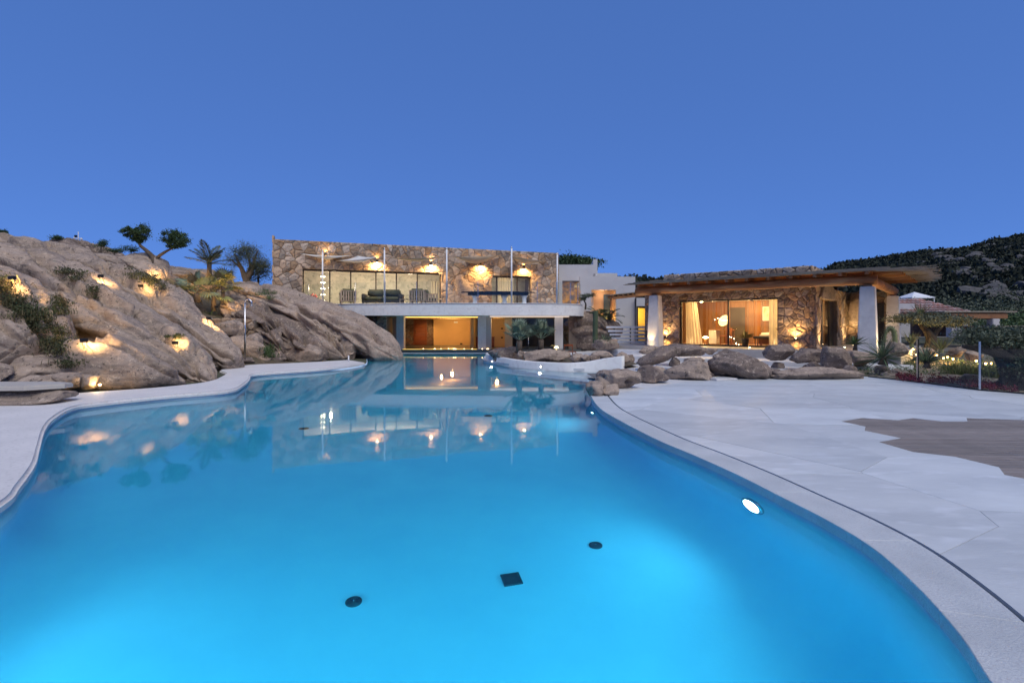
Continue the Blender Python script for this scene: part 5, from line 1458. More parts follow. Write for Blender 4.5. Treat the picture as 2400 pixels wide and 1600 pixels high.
# small timber canopy over that door
can = thing('door_canopy', 'little timber canopy between the white house and the pavilion', 'canopy', (wx(1480, 30), 30.0, 0))
z_ = wz(692, 30)
for k in range(7): MB().box(-0.9 + k * 0.28, -0.82 + k * 0.28, -0.7, 0.9, z_ - 0.02, z_ + 0.08, T(ry=R(-6))).build('rafter', M['beam'], can)
MB().box(-1.05, 1.2, -0.72, 0.92, z_ + 0.082, z_ + 0.13, T(ry=R(-6))).build('board', M['reed'], can)
MB().box(-0.95, 1.1, -0.66, -0.5, z_ - 0.16, z_ - 0.021, T(ry=R(-6))).build('beam', M['beam'], can)
# slatted gate and steps
gate = thing('slatted_gate', 'white gate of five horizontal slats before the glowing door', 'gate', (wx(1470, 28), 28.0, 0))
for k, py in enumerate((766.6, 775.5, 784, 792.5, 801)):
    z_ = wz(py, 28); a = wx(1421 + k * 4, 28) - gate.location.x; b_ = wx(1521, 28) - gate.location.x
    MB().box(a, b_, -0.03, 0.03, z_ - 0.055, z_ + 0.055, bev=0.008).build('slat', M['white_metal'], gate)
for px in (1440, 1478, 1516): MB().box(wx(px, 28) - gate.location.x - 0.03, wx(px, 28) - gate.location.x + 0.03, 0.035, 0.09, 0.30, wz(764, 28)).build('post', M['black_metal'], gate)
MB().tube([(wx(1508, 28) - gate.location.x, -0.05, 1.28), (wx(1512, 28) - gate.location.x, -0.12, 1.30), (wx(1516, 28) - gate.location.x, -0.05, 1.28)], 0.014, 6).build('handle', M['chrome'], gate)

for x_, y_, w_, lb in ((1.2, -0.9, 16, 'ground lamp lighting the porch rafters left of the window'), (3.6, -0.9, 16, 'ground lamp lighting the porch rafters before the bed'), (6.6, 2.5, 26, 'ground lamp in the side porch floor, lighting its rafters'), (7.4, 5.2, 26, 'ground lamp in the side porch floor, near the far column')):
    uplight(pw(x_, y_, PF + 0.002), lb, w_, (0, -0.15, 1), 140, r=0.03)

# ------------------------------------------------------------------ terrace, planter and the rocks of the right bank
fr_curve = [(p.x, p.y) for p in catmull([(x, y, 0) for x, y in [right_edge[-1]] + far_right], 5, False)]
fr_curve = [(x + 0.0, y) for x, y in off_open(fr_curve, -0.03)]
M['terrace'] = pm('white_microcement', (0.62, 0.61, 0.62), (0.55, 0.545, 0.56), 0.9, 0.6, 0.2, 30, fine=(0.48, 0.47, 0.48), fscale=3)
tp = fr_curve + [(-1.3, 29.5), (4.2, 29.5), (6.0, 33.5), (9, 33.5), (20, 30), (20, 16), (10.12, 15.22), (6.4, 14.42), (4.6, 13.62), (3.6, 12.62), (2.6, 11.62), (2.04, 10.98)]
tag(slab('terrace', tp, -0.083, -0.002, M['terrace'], 0.0), kind='structure')
# raised platforms and steps up to the pavilion
st = tag(thing('terrace_steps', None, None), kind='structure')
slab('step', [(4.9, 22.4), (9.5, 19.2), (12.0, 16.9), (13.5, 17.2), (10.0, 22.0), (7.2, 26.8), (5.0, 26.8)], 0.0, 0.16, M['terrace'], 0.02, st)
slab('step', [(5.0, 24.2), (7.2, 23.0), (9.0, 21.8), (9.0, 25.0), (7.4, 27.6), (5.0, 27.6)], 0.161, 0.33, M['terrace'], 0.02, st)
slab('step', [(4.9, 25.6), (6.6, 24.9), (7.4, 26.5), (7.8, 28.6), (4.9, 28.6)], 0.331, 0.49, M['terrace'], 0.02, st)
# planter wall: a white ribbon that dips and flares up to a fin
wall_path = catmull([(3.75, 17.35, 0.46), (3.2, 17.62, 0.36), (2.5, 17.8, 0.22), (1.7, 18.05, 0.17), (0.44, 19.3, 0.16), (-0.55, 20.9, 0.20), (-1.1, 22.2, 0.25), (-1.15, 23.6, 0.26), (-0.7, 24.6, 0.26)], 6, False)
mb = MB(); vs, fs = [], []
ol = off_open([(p.x, p.y) for p in wall_path], 0.24)
for p, q in zip(wall_path, ol):
    vs += [(p.x, p.y, -1.2), (p.x, p.y, p.z - 0.03), ((p.x * 0.85 + q[0] * 0.15), (p.y * 0.85 + q[1] * 0.15), p.z), ((p.x * .2 + q[0] * .8), (p.y * .2 + q[1] * .8), p.z), (q[0], q[1], p.z - 0.04), (q[0], q[1], -0.1)]
for i in range(len(wall_path) - 1):
    for k in range(5): fs.append((i * 6 + k, (i + 1) * 6 + k, (i + 1) * 6 + k + 1, i * 6 + k + 1))
fs.append(tuple(range(6))); fs.append(tuple((len(wall_path) - 1) * 6 + k for k in reversed(range(6))))
mb.add(vs, fs)
tag(mb.build('planter_wall', M['plaster'], None, True), 'low white curved planter wall rising from the pool', 'wall')
pp = [(p.x, p.y) for p in wall_path] + [(2.0, 24.8), (4.4, 22.5), (4.6, 18.5)]
sheet(ccw(pp), 0.10, 'planter_soil', M['soil'])['kind'] = 'structure'
# shallow white shelf under the water beside the fin
slab('pool_shelf', [(3.95, 17.2), (3.0, 17.6), (1.9, 17.9), (0.6, 19.1), (0.0, 19.0), (1.0, 17.2), (2.4, 15.6), (3.2, 14.8), (3.9, 15.6)], -1.45, -0.30, M['pool_shell'], 0.03)['kind'] = 'structure'
k8 = lambda x, y, d: V(1100 + x / 3.92, 760 + y / 3.92, d)
def rocks(rows, sc_, conv, group, z=None, mt='granite', seed=100):
    for i, r in enumerate(rows):
        x0, x1, yt, yb, d, lb = r[:6]
        kw = r[6] if len(r) > 6 else {}
        p = conv((x0 + x1) / 2, yb, d)
        w = (x1 - x0) / sc_ * d / F; h = (yb - yt) / sc_ * d / F
        dp = kw.get('depth', w * 0.75)
        boulder((p.x, p.y + dp * 0.35, p.z - 0.12 * h - 0.02), (w * 1.04, dp, h * 1.13 + 0.02), lb, seed + i, kw.get('rz', 0), kw.get('tilt', 0), kw.get('mt', mt), kw.get('amp', 0.24), kw.get('sub', 4), kw.get('p', 2.8), group=group, cav=kw.get('cav'))
rocks([(165, 480, 205, 345, 21.0, 'jagged grey rock at the pool end of the planter', dict(mt='granite_dark', p=3.2)),
       (440, 505, 240, 345, 20.3, 'egg-shaped standing stone in the planter, beside the first palm'),
       (500, 935, 228, 345, 19.7, 'long low rock in front of the two fan palms', dict(depth=0.9)),
       (925, 1045, 265, 350, 18.9, 'pale split rock right of the long planter rock'),
       (1025, 1112, 275, 345, 18.6, 'tan rounded stone near the fin of the planter'),
       (1085, 1200, 280, 342, 18.7, 'small grey stone wedged among the planter rocks', dict(mt='granite_dark')),
       (1130, 1360, 245, 335, 19.3, 'broad rounded rock behind the fin of the planter'),
       (1355, 1490, 262, 345, 18.0, 'leaning rock just right of the planter fin', dict(tilt=0.5))], 3.92, k8, 'rocks on the planter', seed=100)
rocks([(1085, 1240, 530, 668, 10.85, 'lowest brown rock standing at the pool corner', dict(depth=0.5)),
       (1160, 1290, 482, 600, 11.4, 'flat brown rock behind the pool-corner rock'),
       (1225, 1380, 545, 650, 10.95, 'rounded brown rock touching the start of the drain slot'),
       (1190, 1600, 412, 600, 12.0, 'hollowed brown rock with a dark cave facing the deck', dict(cav=(0.62, -0.75, -0.15, 0.42, 0.28), sub=5)),
       (1550, 1865, 372, 518, 13.2, 'rough grey rock next to the hollowed rock', dict(mt='granite_dark')),
       (1830, 2270, 322, 508, 14.0, 'pale square-ended rock with a small pit', dict(p=4, cav=(0.3, -0.8, 0.5, 0.2, 0.1))),
       (1550, 1995, 245, 380, 16.8, 'wedge-shaped dark rock lying behind the square-ended one', dict(mt='granite_dark', tilt=-0.22)),
       (1990, 2150, 303, 360, 16.0, 'small brown rock between the wedge and the big boulder')], 3.92, k8, 'rocks between deck and terrace', seed=120)
k6 = lambda x, y, d: V(1500 + x / 5.228, 600 + y / 5.228, d)
k7 = lambda x, y, d: V(1800 + x / 3.92, 600 + y / 3.92, d)
rocks([(915, 1665, 1165, 1505, 14.2, 'largest dark boulder in the middle of the rock row', dict(mt='granite_dark', tilt=0.12, sub=5)),
       (265, 880, 1085, 1225, 18.6, 'long low rock below the bedroom window', dict(mt='granite_dark')),
       (0, 270, 1095, 1185, 20.5, 'rock at the foot of the left porch column'),
       (1560, 1930, 1080, 1262, 17.6, 'dark rounded rock before the right stone pier', dict(mt='granite_dark')),
       (790, 960, 1140, 1200, 19.5, 'flat stone step beneath the bedroom window', dict(mt='granite_dark'))], 5.228, k6, 'rocks before the pavilion', seed=140)
rocks([(40, 950, 1025, 1138, 14.1, 'long flat rock ledge edging the deck', dict(depth=0.9, p=3.4)),
       (265, 570, 845, 970, 17.0, 'dark low rock right of the terrace, before the porch', dict(mt='granite_dark')),
       (545, 830, 828, 1035, 16.0, 'angular dark rock beside the small agave', dict(mt='granite_dark', p=3.2)),
       (1140, 1300, 780, 905, 17.5, 'warm-lit boulder at the foot of the far porch column'),
       (800, 1010, 870, 1000, 16.8, 'brown rock behind the largest agave'),
       (1380, 1580, 845, 910, 19.5, 'flat pale rock among the garden lamps'),
       (1100, 1330, 1040, 1110, 14.9, 'low rock at the foot of the largest agave'),
       (1380, 1600, 1100, 1180, 13.9, 'low rock behind the glass fence post'),
       (1640, 1800, 1090, 1150, 14.0, 'small rock in the red ground cover'),
       (1780, 1960, 1085, 1160, 13.3, 'rock beside the right fence post'),
       (1850, 2000, 870, 950, 17.8, 'grey rock under the spreading olive'),
       (1680, 1850, 830, 915, 18.5, 'round mossy boulder behind the lamps', dict(mt='granite_dark'))], 3.92, k7, 'rocks in the lamp garden', seed=160)
fill = random.Random(44)
near = ['by the hollowed rock', 'by the square-ended rock', 'by the largest dark boulder', 'by the flat ledge', 'by the long low rock', 'by the wedge-shaped rock', 'by the angular dark rock']
for i, (px, py, s_, q_) in enumerate(((1498, 893, 0.34, 0), (1512, 880, 0.28, 0), (1545, 872, 0.36, 1), (1580, 858, 0.42, 5), (1646, 868, 0.34, 1), (1662, 884, 0.30, 2), (1640, 850, 0.40, 5), (1812, 876, 0.36, 3), (1822, 862, 0.30, 2), (1900, 868, 0.44, 3), (1960, 872, 0.38, 6), (1990, 878, 0.40, 6), (1600, 836, 0.5, 4), (1680, 834, 0.5, 4), (1740, 836, 0.42, 4), (1470, 850, 0.5, 5), (1446, 858, 0.34, 5))):
    p = G(px, py, 0.0)
    sz = ('little', 'small', 'low', 'flat', 'stubby')[i % 5]; cl = ('brown', 'grey', 'dark', 'pale')[i % 4]
    boulder((p.x, p.y, -0.05), (s_ * fill.uniform(1.0, 1.6), s_ * fill.uniform(0.8, 1.2), s_ * fill.uniform(0.6, 0.95)), '%s %s filler stone %s' % (sz, cl, near[q_]), 300 + i, fill.uniform(0, 3), fill.uniform(-.2, .2), 'granite_dark' if i % 2 else 'granite', 0.3, 3, 2.6, group='filler stones between the boulders')
o = thing('paving_tile', 'loose pale square tile lying on the deck before the rocks', 'tile', G(1688, 889, 0.0), R(20))
MB().box(-0.36, 0.36, -0.26, 0.26, 0.002, 0.05, bev=0.008).build('tile', M['coping'], o)
MB().box(-0.30, 0.30, -0.20, 0.20, 0.0505, 0.054).build('inset', M['coping_stone'], o)

# ------------------------------------------------------------------ leaves
def leafmesh(name, cents, size, mt, seed, up=0.25, asp=2.2, tri=False):
    """many small leaves: cents n x 3"""
    r = np.random.default_rng(seed)
    n = len(cents)
    d = r.normal(size=(n, 3)); d[:, 2] += up; d /= np.linalg.norm(d, axis=1)[:, None]
    e = r.normal(size=(n, 3)); e -= d * (e * d).sum(1)[:, None]; e /= np.linalg.norm(e, axis=1)[:, None]
    s = size * r.uniform(0.6, 1.3, n)[:, None]
    a = cents; b = cents + d * s * 0.5 + e * s / asp * 0.5; c = cents + d * s; f = cents + d * s * 0.5 - e * s / asp * 0.5
    vs = np.stack([a, b, c, f], 1).reshape(-1, 3)
    me = bpy.data.meshes.new(name)
    me.vertices.add(4 * n); me.vertices.foreach_set('co', vs.astype(np.float32).ravel())
    me.loops.add(4 * n); me.loops.foreach_set('vertex_index', np.arange(4 * n, dtype=np.int32))
    me.polygons.add(n); me.polygons.foreach_set('loop_start', np.arange(0, 4 * n, 4, dtype=np.int32)); me.polygons.foreach_set('loop_total', np.full(n, 4, dtype=np.int32))
    me.update(calc_edges=True); me.validate()
    me.materials.append(mt)
    return me
def clumps(cen, rad, k, n, seed, spread=0.22, flat=0.0, shell=0.6):
    """leaf positions gathered in k clumps through an ellipsoid"""
    r = np.random.default_rng(seed)
    u = r.normal(size=(k, 3)); u /= np.linalg.norm(u, axis=1)[:, None]
    rr = (shell + (1 - shell) * r.random(k)) * r.random(k) ** 0.25
    cc = u * rr[:, None]
    if flat: cc[:, 2] = np.where(cc[:, 2] < -flat, -flat * r.random(k), cc[:, 2])
    idx = r.integers(0, k, n)
    g = r.normal(size=(n, 3)) * spread * (0.5 + r.random(k))[idx][:, None]
    p = (cc[idx] + g) * np.array(rad) + np.array(cen)
    return p
M['leaf_pine'] = pm('dark_needle', (0.045, 0.085, 0.025), (0.02, 0.045, 0.015), 3, 0.7)
M['leaf_olive'] = pm('olive_leaf', (0.085, 0.105, 0.06), (0.05, 0.065, 0.035), 3, 0.6)
M['leaf_grey'] = pm('grey_olive_leaf', (0.13, 0.155, 0.11), (0.06, 0.08, 0.05), 2.5, 0.6)
M['leaf_green'] = pm('green_leaf', (0.07, 0.12, 0.03), (0.035, 0.07, 0.018), 2.5, 0.6)
M['grass'] = pm('grass_blade', (0.12, 0.15, 0.035), (0.07, 0.09, 0.025), 1.5, 0.8)
M['dry'] = pm('dry_leaf', (0.28, 0.20, 0.09), (0.18, 0.13, 0.06), 3, 0.8)
M['bark'] = pm('rough_bark', (0.15, 0.11, 0.08), (0.08, 0.06, 0.045), 4, 0.95, 1.0, 18, bdist=0.05)
M['dark_bark'] = pm('dark_bark', (0.05, 0.042, 0.036), (0.03, 0.025, 0.022), 4, 0.95, 1.0, 14, bdist=0.05)
M['agave'] = pm('agave_leaf', (0.11, 0.16, 0.095), (0.075, 0.115, 0.06), 3, 0.55, var=0.15)
M['agave_pale'] = pm('yellow_agave_leaf', (0.20, 0.21, 0.09), (0.13, 0.15, 0.06), 3, 0.55, var=0.15)
M['fan'] = pm('fan_palm_leaf', (0.20, 0.25, 0.17), (0.12, 0.17, 0.10), 3, 0.6, var=0.12)
M['fan_warm'] = pm('yellow_palm_leaf', (0.25, 0.24, 0.08), (0.17, 0.17, 0.06), 3, 0.6, var=0.15)
M['cactus'] = pm('cactus_skin', (0.075, 0.11, 0.06), (0.05, 0.08, 0.045), 3, 0.7, 0.3, 30)

def blade(L, w, bend, n=6, thick=0.25):
    """one succulent leaf along +x, curving down or up with bend"""
    vs, fs = [], []
    for i in range(n + 1):
        u = i / n
        a = bend * u
        x, z = (L * u, 0) if abs(bend) < 1e-4 else (L * math.sin(a) / bend, L * (1 - math.cos(a)) / bend * -1)
        hw = w * (0.55 + 0.9 * u * (1 - u) * 1.6) * (1 - u) ** 0.55 if i < n else 0.002
        vs += [(x, -hw, z + hw * 0.5), (x, 0, z), (x, hw, z + hw * 0.5), (x, 0, z - hw * thick - 0.004)]
    for i in range(n):
        b = i * 4
        for k in range(4):
            k2 = (k + 1) % 4; fs.append((b + k, b + 4 + k, b + 4 + k2, b + k2))
    return MB().add(vs, fs)
def agave(p, r, n, label, mt='agave', seed=0, lo=-5, hi=85, wid=0.055, bend=0.35, stem=0.0, name='agave', cat='agave', group='agaves', n0=7):
    rg = random.Random(seed)
    o = thing(name, label, cat, p, 0, group)
    meshes = [blade(r, r * wid, bend * f, 6).mesh('leaf', M[mt], True) for f in (0.4, 1.0, 1.7)]
    for k in range(n):
        az = k * 2.39996 + rg.uniform(-.2, .2)
        el = R(lo + (hi - lo) * (k / n) ** 0.9 + rg.uniform(-6, 6))
        s = rg.uniform(0.8, 1.1) * (0.75 + 0.25 * math.sin(PI * min(1, k / n + 0.3)))
        inst('leaf', meshes[k % 3], o, (0, 0, stem), (0, -el, az), (s, s, s))
    if stem > 0:
        MB().tube([(0, 0, -0.05), (0.02, 0.01, stem * 0.5), (0, 0, stem + 0.04)], [r * 0.16, r * 0.11, r * 0.13], 10).build('trunk', M['bark'], o, True)
    else:
        MB().lathe([(r * 0.12, -0.08), (r * 0.10, 0.05), (0.01, 0.10)], 10).build('crown_base', M[mt], o)
    return o
def fan_frond(L, w, n=26, petiole=0.55, mt='fan', droop=0.25, seed=0):
    rg = random.Random(seed); mb = MB()
    pL = L * petiole
    mb.tube([(0, 0, 0), (pL * 0.5, 0, 0.02 * L), (pL, 0, 0)], [0.016 * L + 0.004, 0.012 * L + 0.003, 0.008 * L + 0.002], 5)
    for k in range(n):
        a = R(-110 + 220 * k / (n - 1))
        l = w * (0.75 + 0.25 * math.cos(a * 0.8)) * rg.uniform(0.92, 1.05)
        d = Vector((math.cos(a), math.sin(a), 0)); s = Vector((-math.sin(a), math.cos(a), 0))
        b = Vector((pL, 0, 0)); hw = l * math.sin(R(220 / (n - 1)) / 2) * 0.52
        z1, z2 = 0.12 * l, 0.12 * l - droop * l * rg.uniform(0.6, 1.4)
        m1 = b + d * l * 0.55 + Vector((0, 0, z1)); t_ = b + d * l + Vector((0, 0, z2))
        mb.add([b, m1 - s * hw, t_, m1 + s * hw, m1 + Vector((0, 0, -hw * 0.7))], [(0, 1, 4), (0, 4, 3), (4, 1, 2), (4, 2, 3)])
    return mb.mesh('frond', M[mt])
def feather_frond(L, n=34, mt='fan', droop=0.9, lw=0.35, seed=0):
    rg = random.Random(seed); mb = MB(); P = []
    for i in range(13):
        u = i / 12; a = -droop * u
        P.append(Vector((L * (math.sin(droop * u) / droop), 0, L * (1 - math.cos(droop * u)) / -droop)))
    mb.tube(P, [0.02 * L * (1 - 0.85 * i / 12) + 0.003 for i in range(13)], 5)
    for k in range(n):
        u = 0.15 + 0.85 * k / n
        i = u * 12; j = min(int(i), 11); p = P[j].lerp(P[j + 1], i - j); t_ = (P[j + 1] - P[j]).normalized()
        l = lw * L * math.sin(PI * min(1, 0.15 + u * 0.9)) ** 0.6 + 0.05
        for s in (-1, 1):
            d = (Vector((0, s, 0)) * 0.8 + t_ * 0.7 + Vector((0, 0, rg.uniform(-0.15, 0.35)))).normalized()
            q = d.cross(Vector((0, 0, 1))).normalized() * 0.012 * L / 1.2
            m1 = p + d * l * 0.5
            mb.add([p, m1 + q, p + d * l + Vector((0, 0, -0.15 * l)), m1 - q], [(0, 1, 2, 3)])
    return mb.mesh('frond', M[mt])
def palm(p, h, fronds, n, label, seed=0, lo=-20, hi=80, r=0.09, group='palms', lean=(0, 0), skirt=0, mtb='bark', name='fan_palm'):
    rg = random.Random(seed)
    o = thing(name, label, 'palm', p, 0, group)
    top = Vector((lean[0], lean[1], h))
    MB().tube([(0, 0, -0.1), tuple(top * 0.5 + Vector((lean[0] * -0.1, 0, 0))), tuple(top)], [r * 1.25, r, r * 1.05], 12).build('trunk', M[mtb], o, True)
    for k in range(14):
        z = h * (0.12 + 0.86 * k / 14); a = k * 2.4
        MB().box(0, 0.10, -0.035, 0.035, 0, 0.02, T(lean[0] * z / h, lean[1] * z / h, z, ry=R(-50), rz=a) @ Matrix.Translation((r * 0.6, 0, 0))).build('leaf_base', M[mtb], o)
    for k in range(n):
        az = k * 2.39996 + rg.uniform(-.25, .25)
        el = R(lo + (hi - lo) * (k / max(1, n - 1)) + rg.uniform(-8, 8))
        s = rg.uniform(0.85, 1.1)
        inst('frond', fronds[k % len(fronds)], o, top, (rg.uniform(-.3, .3), -el, az), (s, s, s))
    return o
# planter palms and neighbours
ff = [fan_frond(0.95, 0.40, 18, seed=k, droop=0.10 + 0.10 * k) for k in range(4)]
palm(V(1217, 822, 20.6) * 1.0, 0.40, ff, 12, 'left of the two silver fan palms in the planter', 1, 18, 84, 0.12, 'fan palms in the planter')
palm(V(1268, 818, 20.9) * 1.0, 0.38, ff, 12, 'right of the two silver fan palms in the planter', 2, 24, 84, 0.11, 'fan palms in the planter')
# column cactus with ribs
def column_cactus(p, h, r, label, ribs=11, curve=None, group='cacti', mt='cactus'):
    o = thing('cactus', label, 'cactus', p, 0, group)
    path = curve or [(0, 0, -0.05), (0, 0, h * 0.5), (0.01, 0, h * 0.93), (0.01, 0, h)]
    P = catmull(path, 6, False); vs, fs = [], []; n = ribs * 4
    for i, c in enumerate(P):
        u = i / (len(P) - 1)
        rr = r * (1 if u < 0.92 else math.sqrt(max(0.01, 1 - ((u - 0.92) / 0.08) ** 2)))
        t_ = (P[min(i + 1, len(P) - 1)] - P[max(i - 1, 0)]).normalized()
        a1 = Vector((0, 1, 0)); a1 = (a1 - t_ * a1.dot(t_)).normalized(); a2 = t_.cross(a1)
        for k in range(n):
            a = 2 * PI * k / n; q = rr * (0.86 + 0.14 * math.cos(ribs * a))
            vs.append(c + (a1 * math.cos(a) + a2 * math.sin(a)) * q)
    for i in range(len(P) - 1):
        for k in range(n):
            k2 = (k + 1) % n; fs.append((i * n + k, i * n + k2, (i + 1) * n + k2, (i + 1) * n + k))
    fs.append(tuple((len(P) - 1) * n + k for k in range(n)))
    MB().add(vs, fs).build('stem', M[mt], o, True)
    r_ = random.Random(5); ml = []
    mb = MB()
    for i in range(2, len(P) - 1):
        for k in range(ribs):
            a = 2 * PI * k / ribs
            q = P[i] + Vector((math.cos(a), math.sin(a), 0)) * r * 1.0
            mb.tube([q, q + Vector((math.cos(a), math.sin(a), 0.3)) * 0.03], 0.002, 3)
    mb.build('spines', M['dry'], o)['kind'] = 'stuff'
    return o
column_cactus(V(1395, 812, 26.0), 1.82, 0.13, 'tall ribbed column cactus beside the slatted gate')
agave(V(1418, 803, 25.0), 0.75, 34, 'spiky agave on a pale rock left of the gate', 'agave', 3, -5, 80, 0.045, group='agaves by the gate')
boulder(V(1418, 820, 25.2), (1.2, 0.9, 0.55), 'pale pitted rock carrying the agave by the gate', 75, 0.3, group='rocks by the gate')
whale([(V(1338, 790, 32.0), 1.0, 0.9), (V(1375, 775, 31.0), 1.3, 1.3), (V(1420, 775, 30.5), 0.9, 0.7), (V(1450, 790, 30.0), 0.4, 0.35)], 'large reddish granite mass between balcony and slatted gate', 76, 'granite_dark', rings=60, seg=48, group='rocks by the gate')
ffs = [feather_frond(0.95, 26, 'leaf_green', 1.1, 0.3, seed=k) for k in range(2)]
palm(V(1402, 752, 30.6), 0.25, ffs, 13, 'left cycad growing on the red granite mass', 5, 5, 75, 0.14, 'cycads by the white house', name='cycad')
palm(V(1428, 756, 31.0), 0.25, ffs, 13, 'right cycad in front of the lit recess', 6, 5, 75, 0.14, 'cycads by the white house', name='cycad')
def tree(name, label, p, limbs, crowns, mt, bark, seed, leaf=0.10, n=2500, k=26, spread=0.2, cat='tree', group=None, asp=2.2, shell=0.55, flat=0.0):
    """limbs: list of (points, radii); crowns: list of (centre, radii)"""
    o = thing(name, label, cat, p, 0, group)
    tr = None
    for i, (pts, rad) in enumerate(limbs):
        m_ = MB().tube(catmull(pts, 6, False), list(np.interp(np.linspace(0, 1, (len(pts) - 1) * 6 + 1), np.linspace(0, 1, len(rad)), rad)), 10)
        if i == 0: tr = m_.build('trunk', M[bark], o, True)
        else: m_.build('limb', M[bark], tr, True)
    for i, (c, r) in enumerate(crowns):
        vol = r[0] * r[1] * r[2]
        pts = clumps(c, r, k, n, seed + i, spread, flat, shell)
        inst('crown', leafmesh('crown', pts, leaf, M[mt], seed + i, asp=asp), o)
    return o
tree('bonsai_tree', 'small dark cloud-pruned tree by the white house corner', V(1371, 725, 30.8), [([(0, 0, 0), (0.05, 0, 0.3), (-0.05, 0, 0.6), (0.15, 0, 0.85)], [0.07, 0.05, 0.04, 0.03])], [((0.25, 0, 0.85), (0.55, 0.4, 0.16)), ((-0.2, 0, 0.65), (0.3, 0.3, 0.12))], 'leaf_olive', 'dark_bark', 11, 0.07, 900, 12)
# chair by the pool room
o = thing('wooden_chair', 'small wooden chair frame behind the planter rocks', 'chair', V(1336, 845, 23.5), R(15))
for sx in (-0.2, 0.2):
    for sy in (-0.2, 0.2): MB().tube([(sx, sy, 0), (sx, sy, 0.42 if sy < 0 else 0.75)], 0.018, 6).build('leg', M['redwood'], o)
MB().box(-0.22, 0.22, -0.22, 0.22, 0.40, 0.43, bev=0.008).build('seat', M['redwood'], o)
MB().box(-0.22, 0.22, 0.18, 0.21, 0.66, 0.74, bev=0.006).build('backrest', M['redwood'], o)
# underwater and wall lamps of the planter
for px, py, d, lb in ((1155, 855, 21.4, 'pin-point lamp in the white planter wall, left'), (1295, 862, 18.9, 'pin-point lamp in the white planter wall, right')):
    p = V(px, py, d); 
    q = min(wall_path, key=lambda v: (v.x - p.x) ** 2 + (v.y - p.y) ** 2)
    o = thing('wall_spot', lb, 'wall light', (q.x - 0.03, q.y - 0.03, 0.0), 0, 'lamps in the planter wall')
    q2 = Vector((-0.7, -0.7, 0)).to_track_quat('Z', 'Y').to_euler()
    m_ = MB().lathe([(0.035, -0.01), (0.035, 0.012), (0.02, 0.016)], 14).build('rim', M['chrome'], o); m_.rotation_euler = q2
    m_ = MB().lathe([(0.02, 0.012), (0.015, 0.024)], 12).build('lens', emit('planter_lens', (1, 0.95, 0.85), 14), o); m_.rotation_euler = q2
    lamp('glow', 'SPOT', (-0.06, -0.06, 0), 5, (1.0, 0.92, 0.75), 0.03, (-0.6, -0.6, -0.5), 150, 0.9, o)

# ------------------------------------------------------------------ lamp garden behind the glass fence
gs = tag(sheet([(10.25, 15.6), (10.45, 14.9), (10.85, 13.3), (11.1, 11.7), (11.4, 11.0), (13.2, 8.6), (40, 8.6), (60, 40), (13, 40), (14.2, 22.0)], 0.004, 'garden_bed', pm('garden_gravel', (0.20, 0.16, 0.12), (0.12, 0.10, 0.07), 3, 1.0, 0.8, 24, fine=(0.06, 0.07, 0.03), fscale=4)), kind='structure')
fence = thing('glass_fence', 'low frameless glass fence between the deck and the lamp garden', 'fence', (0, 0, 0))
M['fence_glass'] = glass('fence_glass', (0.95, 0.97, 0.965), 1.45)
fp = [G(2035, 883), G(2151, 896), G(2297, 915), Vector((12.2, 9.6, 0)), Vector((13.2, 8.2, 0))]
for i in range(len(fp) - 1):
    a, b_ = fp[i], fp[i + 1]; L = (b_ - a).length; rz = math.atan2(b_.y - a.y, b_.x - a.x)
    MB().box(0.03, L - 0.03, -0.006, 0.006, 0.03, 1.12, T(a.x, a.y, 0, rz=rz)).build('glass_panel', M['fence_glass'], fence)
    MB().box(0.0, L, -0.02, 0.02, 0.003, 0.03, T(a.x, a.y, 0, rz=rz)).build('base_channel', M['black_metal'], fence)
    if i: MB().box(-0.02, 0.02, -0.02, 0.02, 0.0305, 1.13, T(a.x, a.y, 0, rz=rz)).build('post', M['chrome'], fence)
k7g = lambda x, y, z=0.0: G(1800 + x / 3.92, 600 + y / 3.92, z)
agave(k7(1055, 985, 15.4), 0.85, 70, 'largest grey-green agave behind the start of the glass fence', 'agave', 21, -28, 84, 0.034, 0.15, 0.16, group='agaves in the lamp garden')
boulder(k7(1055, 1108, 15.45), (0.5, 0.45, 0.34), 'dark stump-like rock under the largest agave', 190, mt='granite_dark', group='rocks in the lamp garden')
agave(k7(1458, 1010, 14.7), 0.68, 56, 'second agave, right of the left fence post', 'agave', 22, 0, 84, 0.05, 0.2, 0.1, group='agaves in the lamp garden')
agave(k7(800, 850, 16.6), 0.46, 44, 'small bright green agave growing on the dark rocks', 'leaf_green', 23, 0, 80, 0.06, 0.2, 0.14, group='agaves in the lamp garden')
agave(k7(1590, 868, 18.5), 0.62, 26, 'yellowish upright agave among the garden lamps', 'agave_pale', 24, 30, 86, 0.055, -0.2, group='agaves in the lamp garden')
agave(k7(1320, 820, 19.5), 0.62, 20, 'upright aloe behind the far porch column', 'agave_pale', 25, 45, 88, 0.05, -0.1, group='agaves in the lamp garden')
agave(k7(1400, 560, 24.0), 0.95, 60, 'dark spiky dragon-tree rosette above the olive crown', 'agave', 26, -20, 85, 0.035, 0.1, group='agaves in the lamp garden', name='dragon_tree')
o = thing('agave_bloom', 'drooping woolly cactus stem arching beside the near porch column', 'cactus', k7(1150, 850, 17.6), 0)
P_ = catmull([(0.05, 0, 0), (0.06, 0, 0.35), (0.0, 0, 0.62), (-0.13, 0, 0.70), (-0.26, 0, 0.52), (-0.30, 0, 0.22)], 8, False)
MB().tube(P_, [0.06 + 0.02 * math.sin(i * 0.15) for i in range(len(P_) - 1)] + [0.02], 10).build('stem', M['agave_pale'], o, True)
r_ = np.random.default_rng(3); cc = np.array([tuple(P_[int(i)]) for i in r_.integers(0, len(P_), 700)]) + r_.normal(size=(700, 3)) * 0.035
inst('wool', leafmesh('wool', cc, 0.06, M['agave_pale'], 5), o)['kind'] = 'stuff'
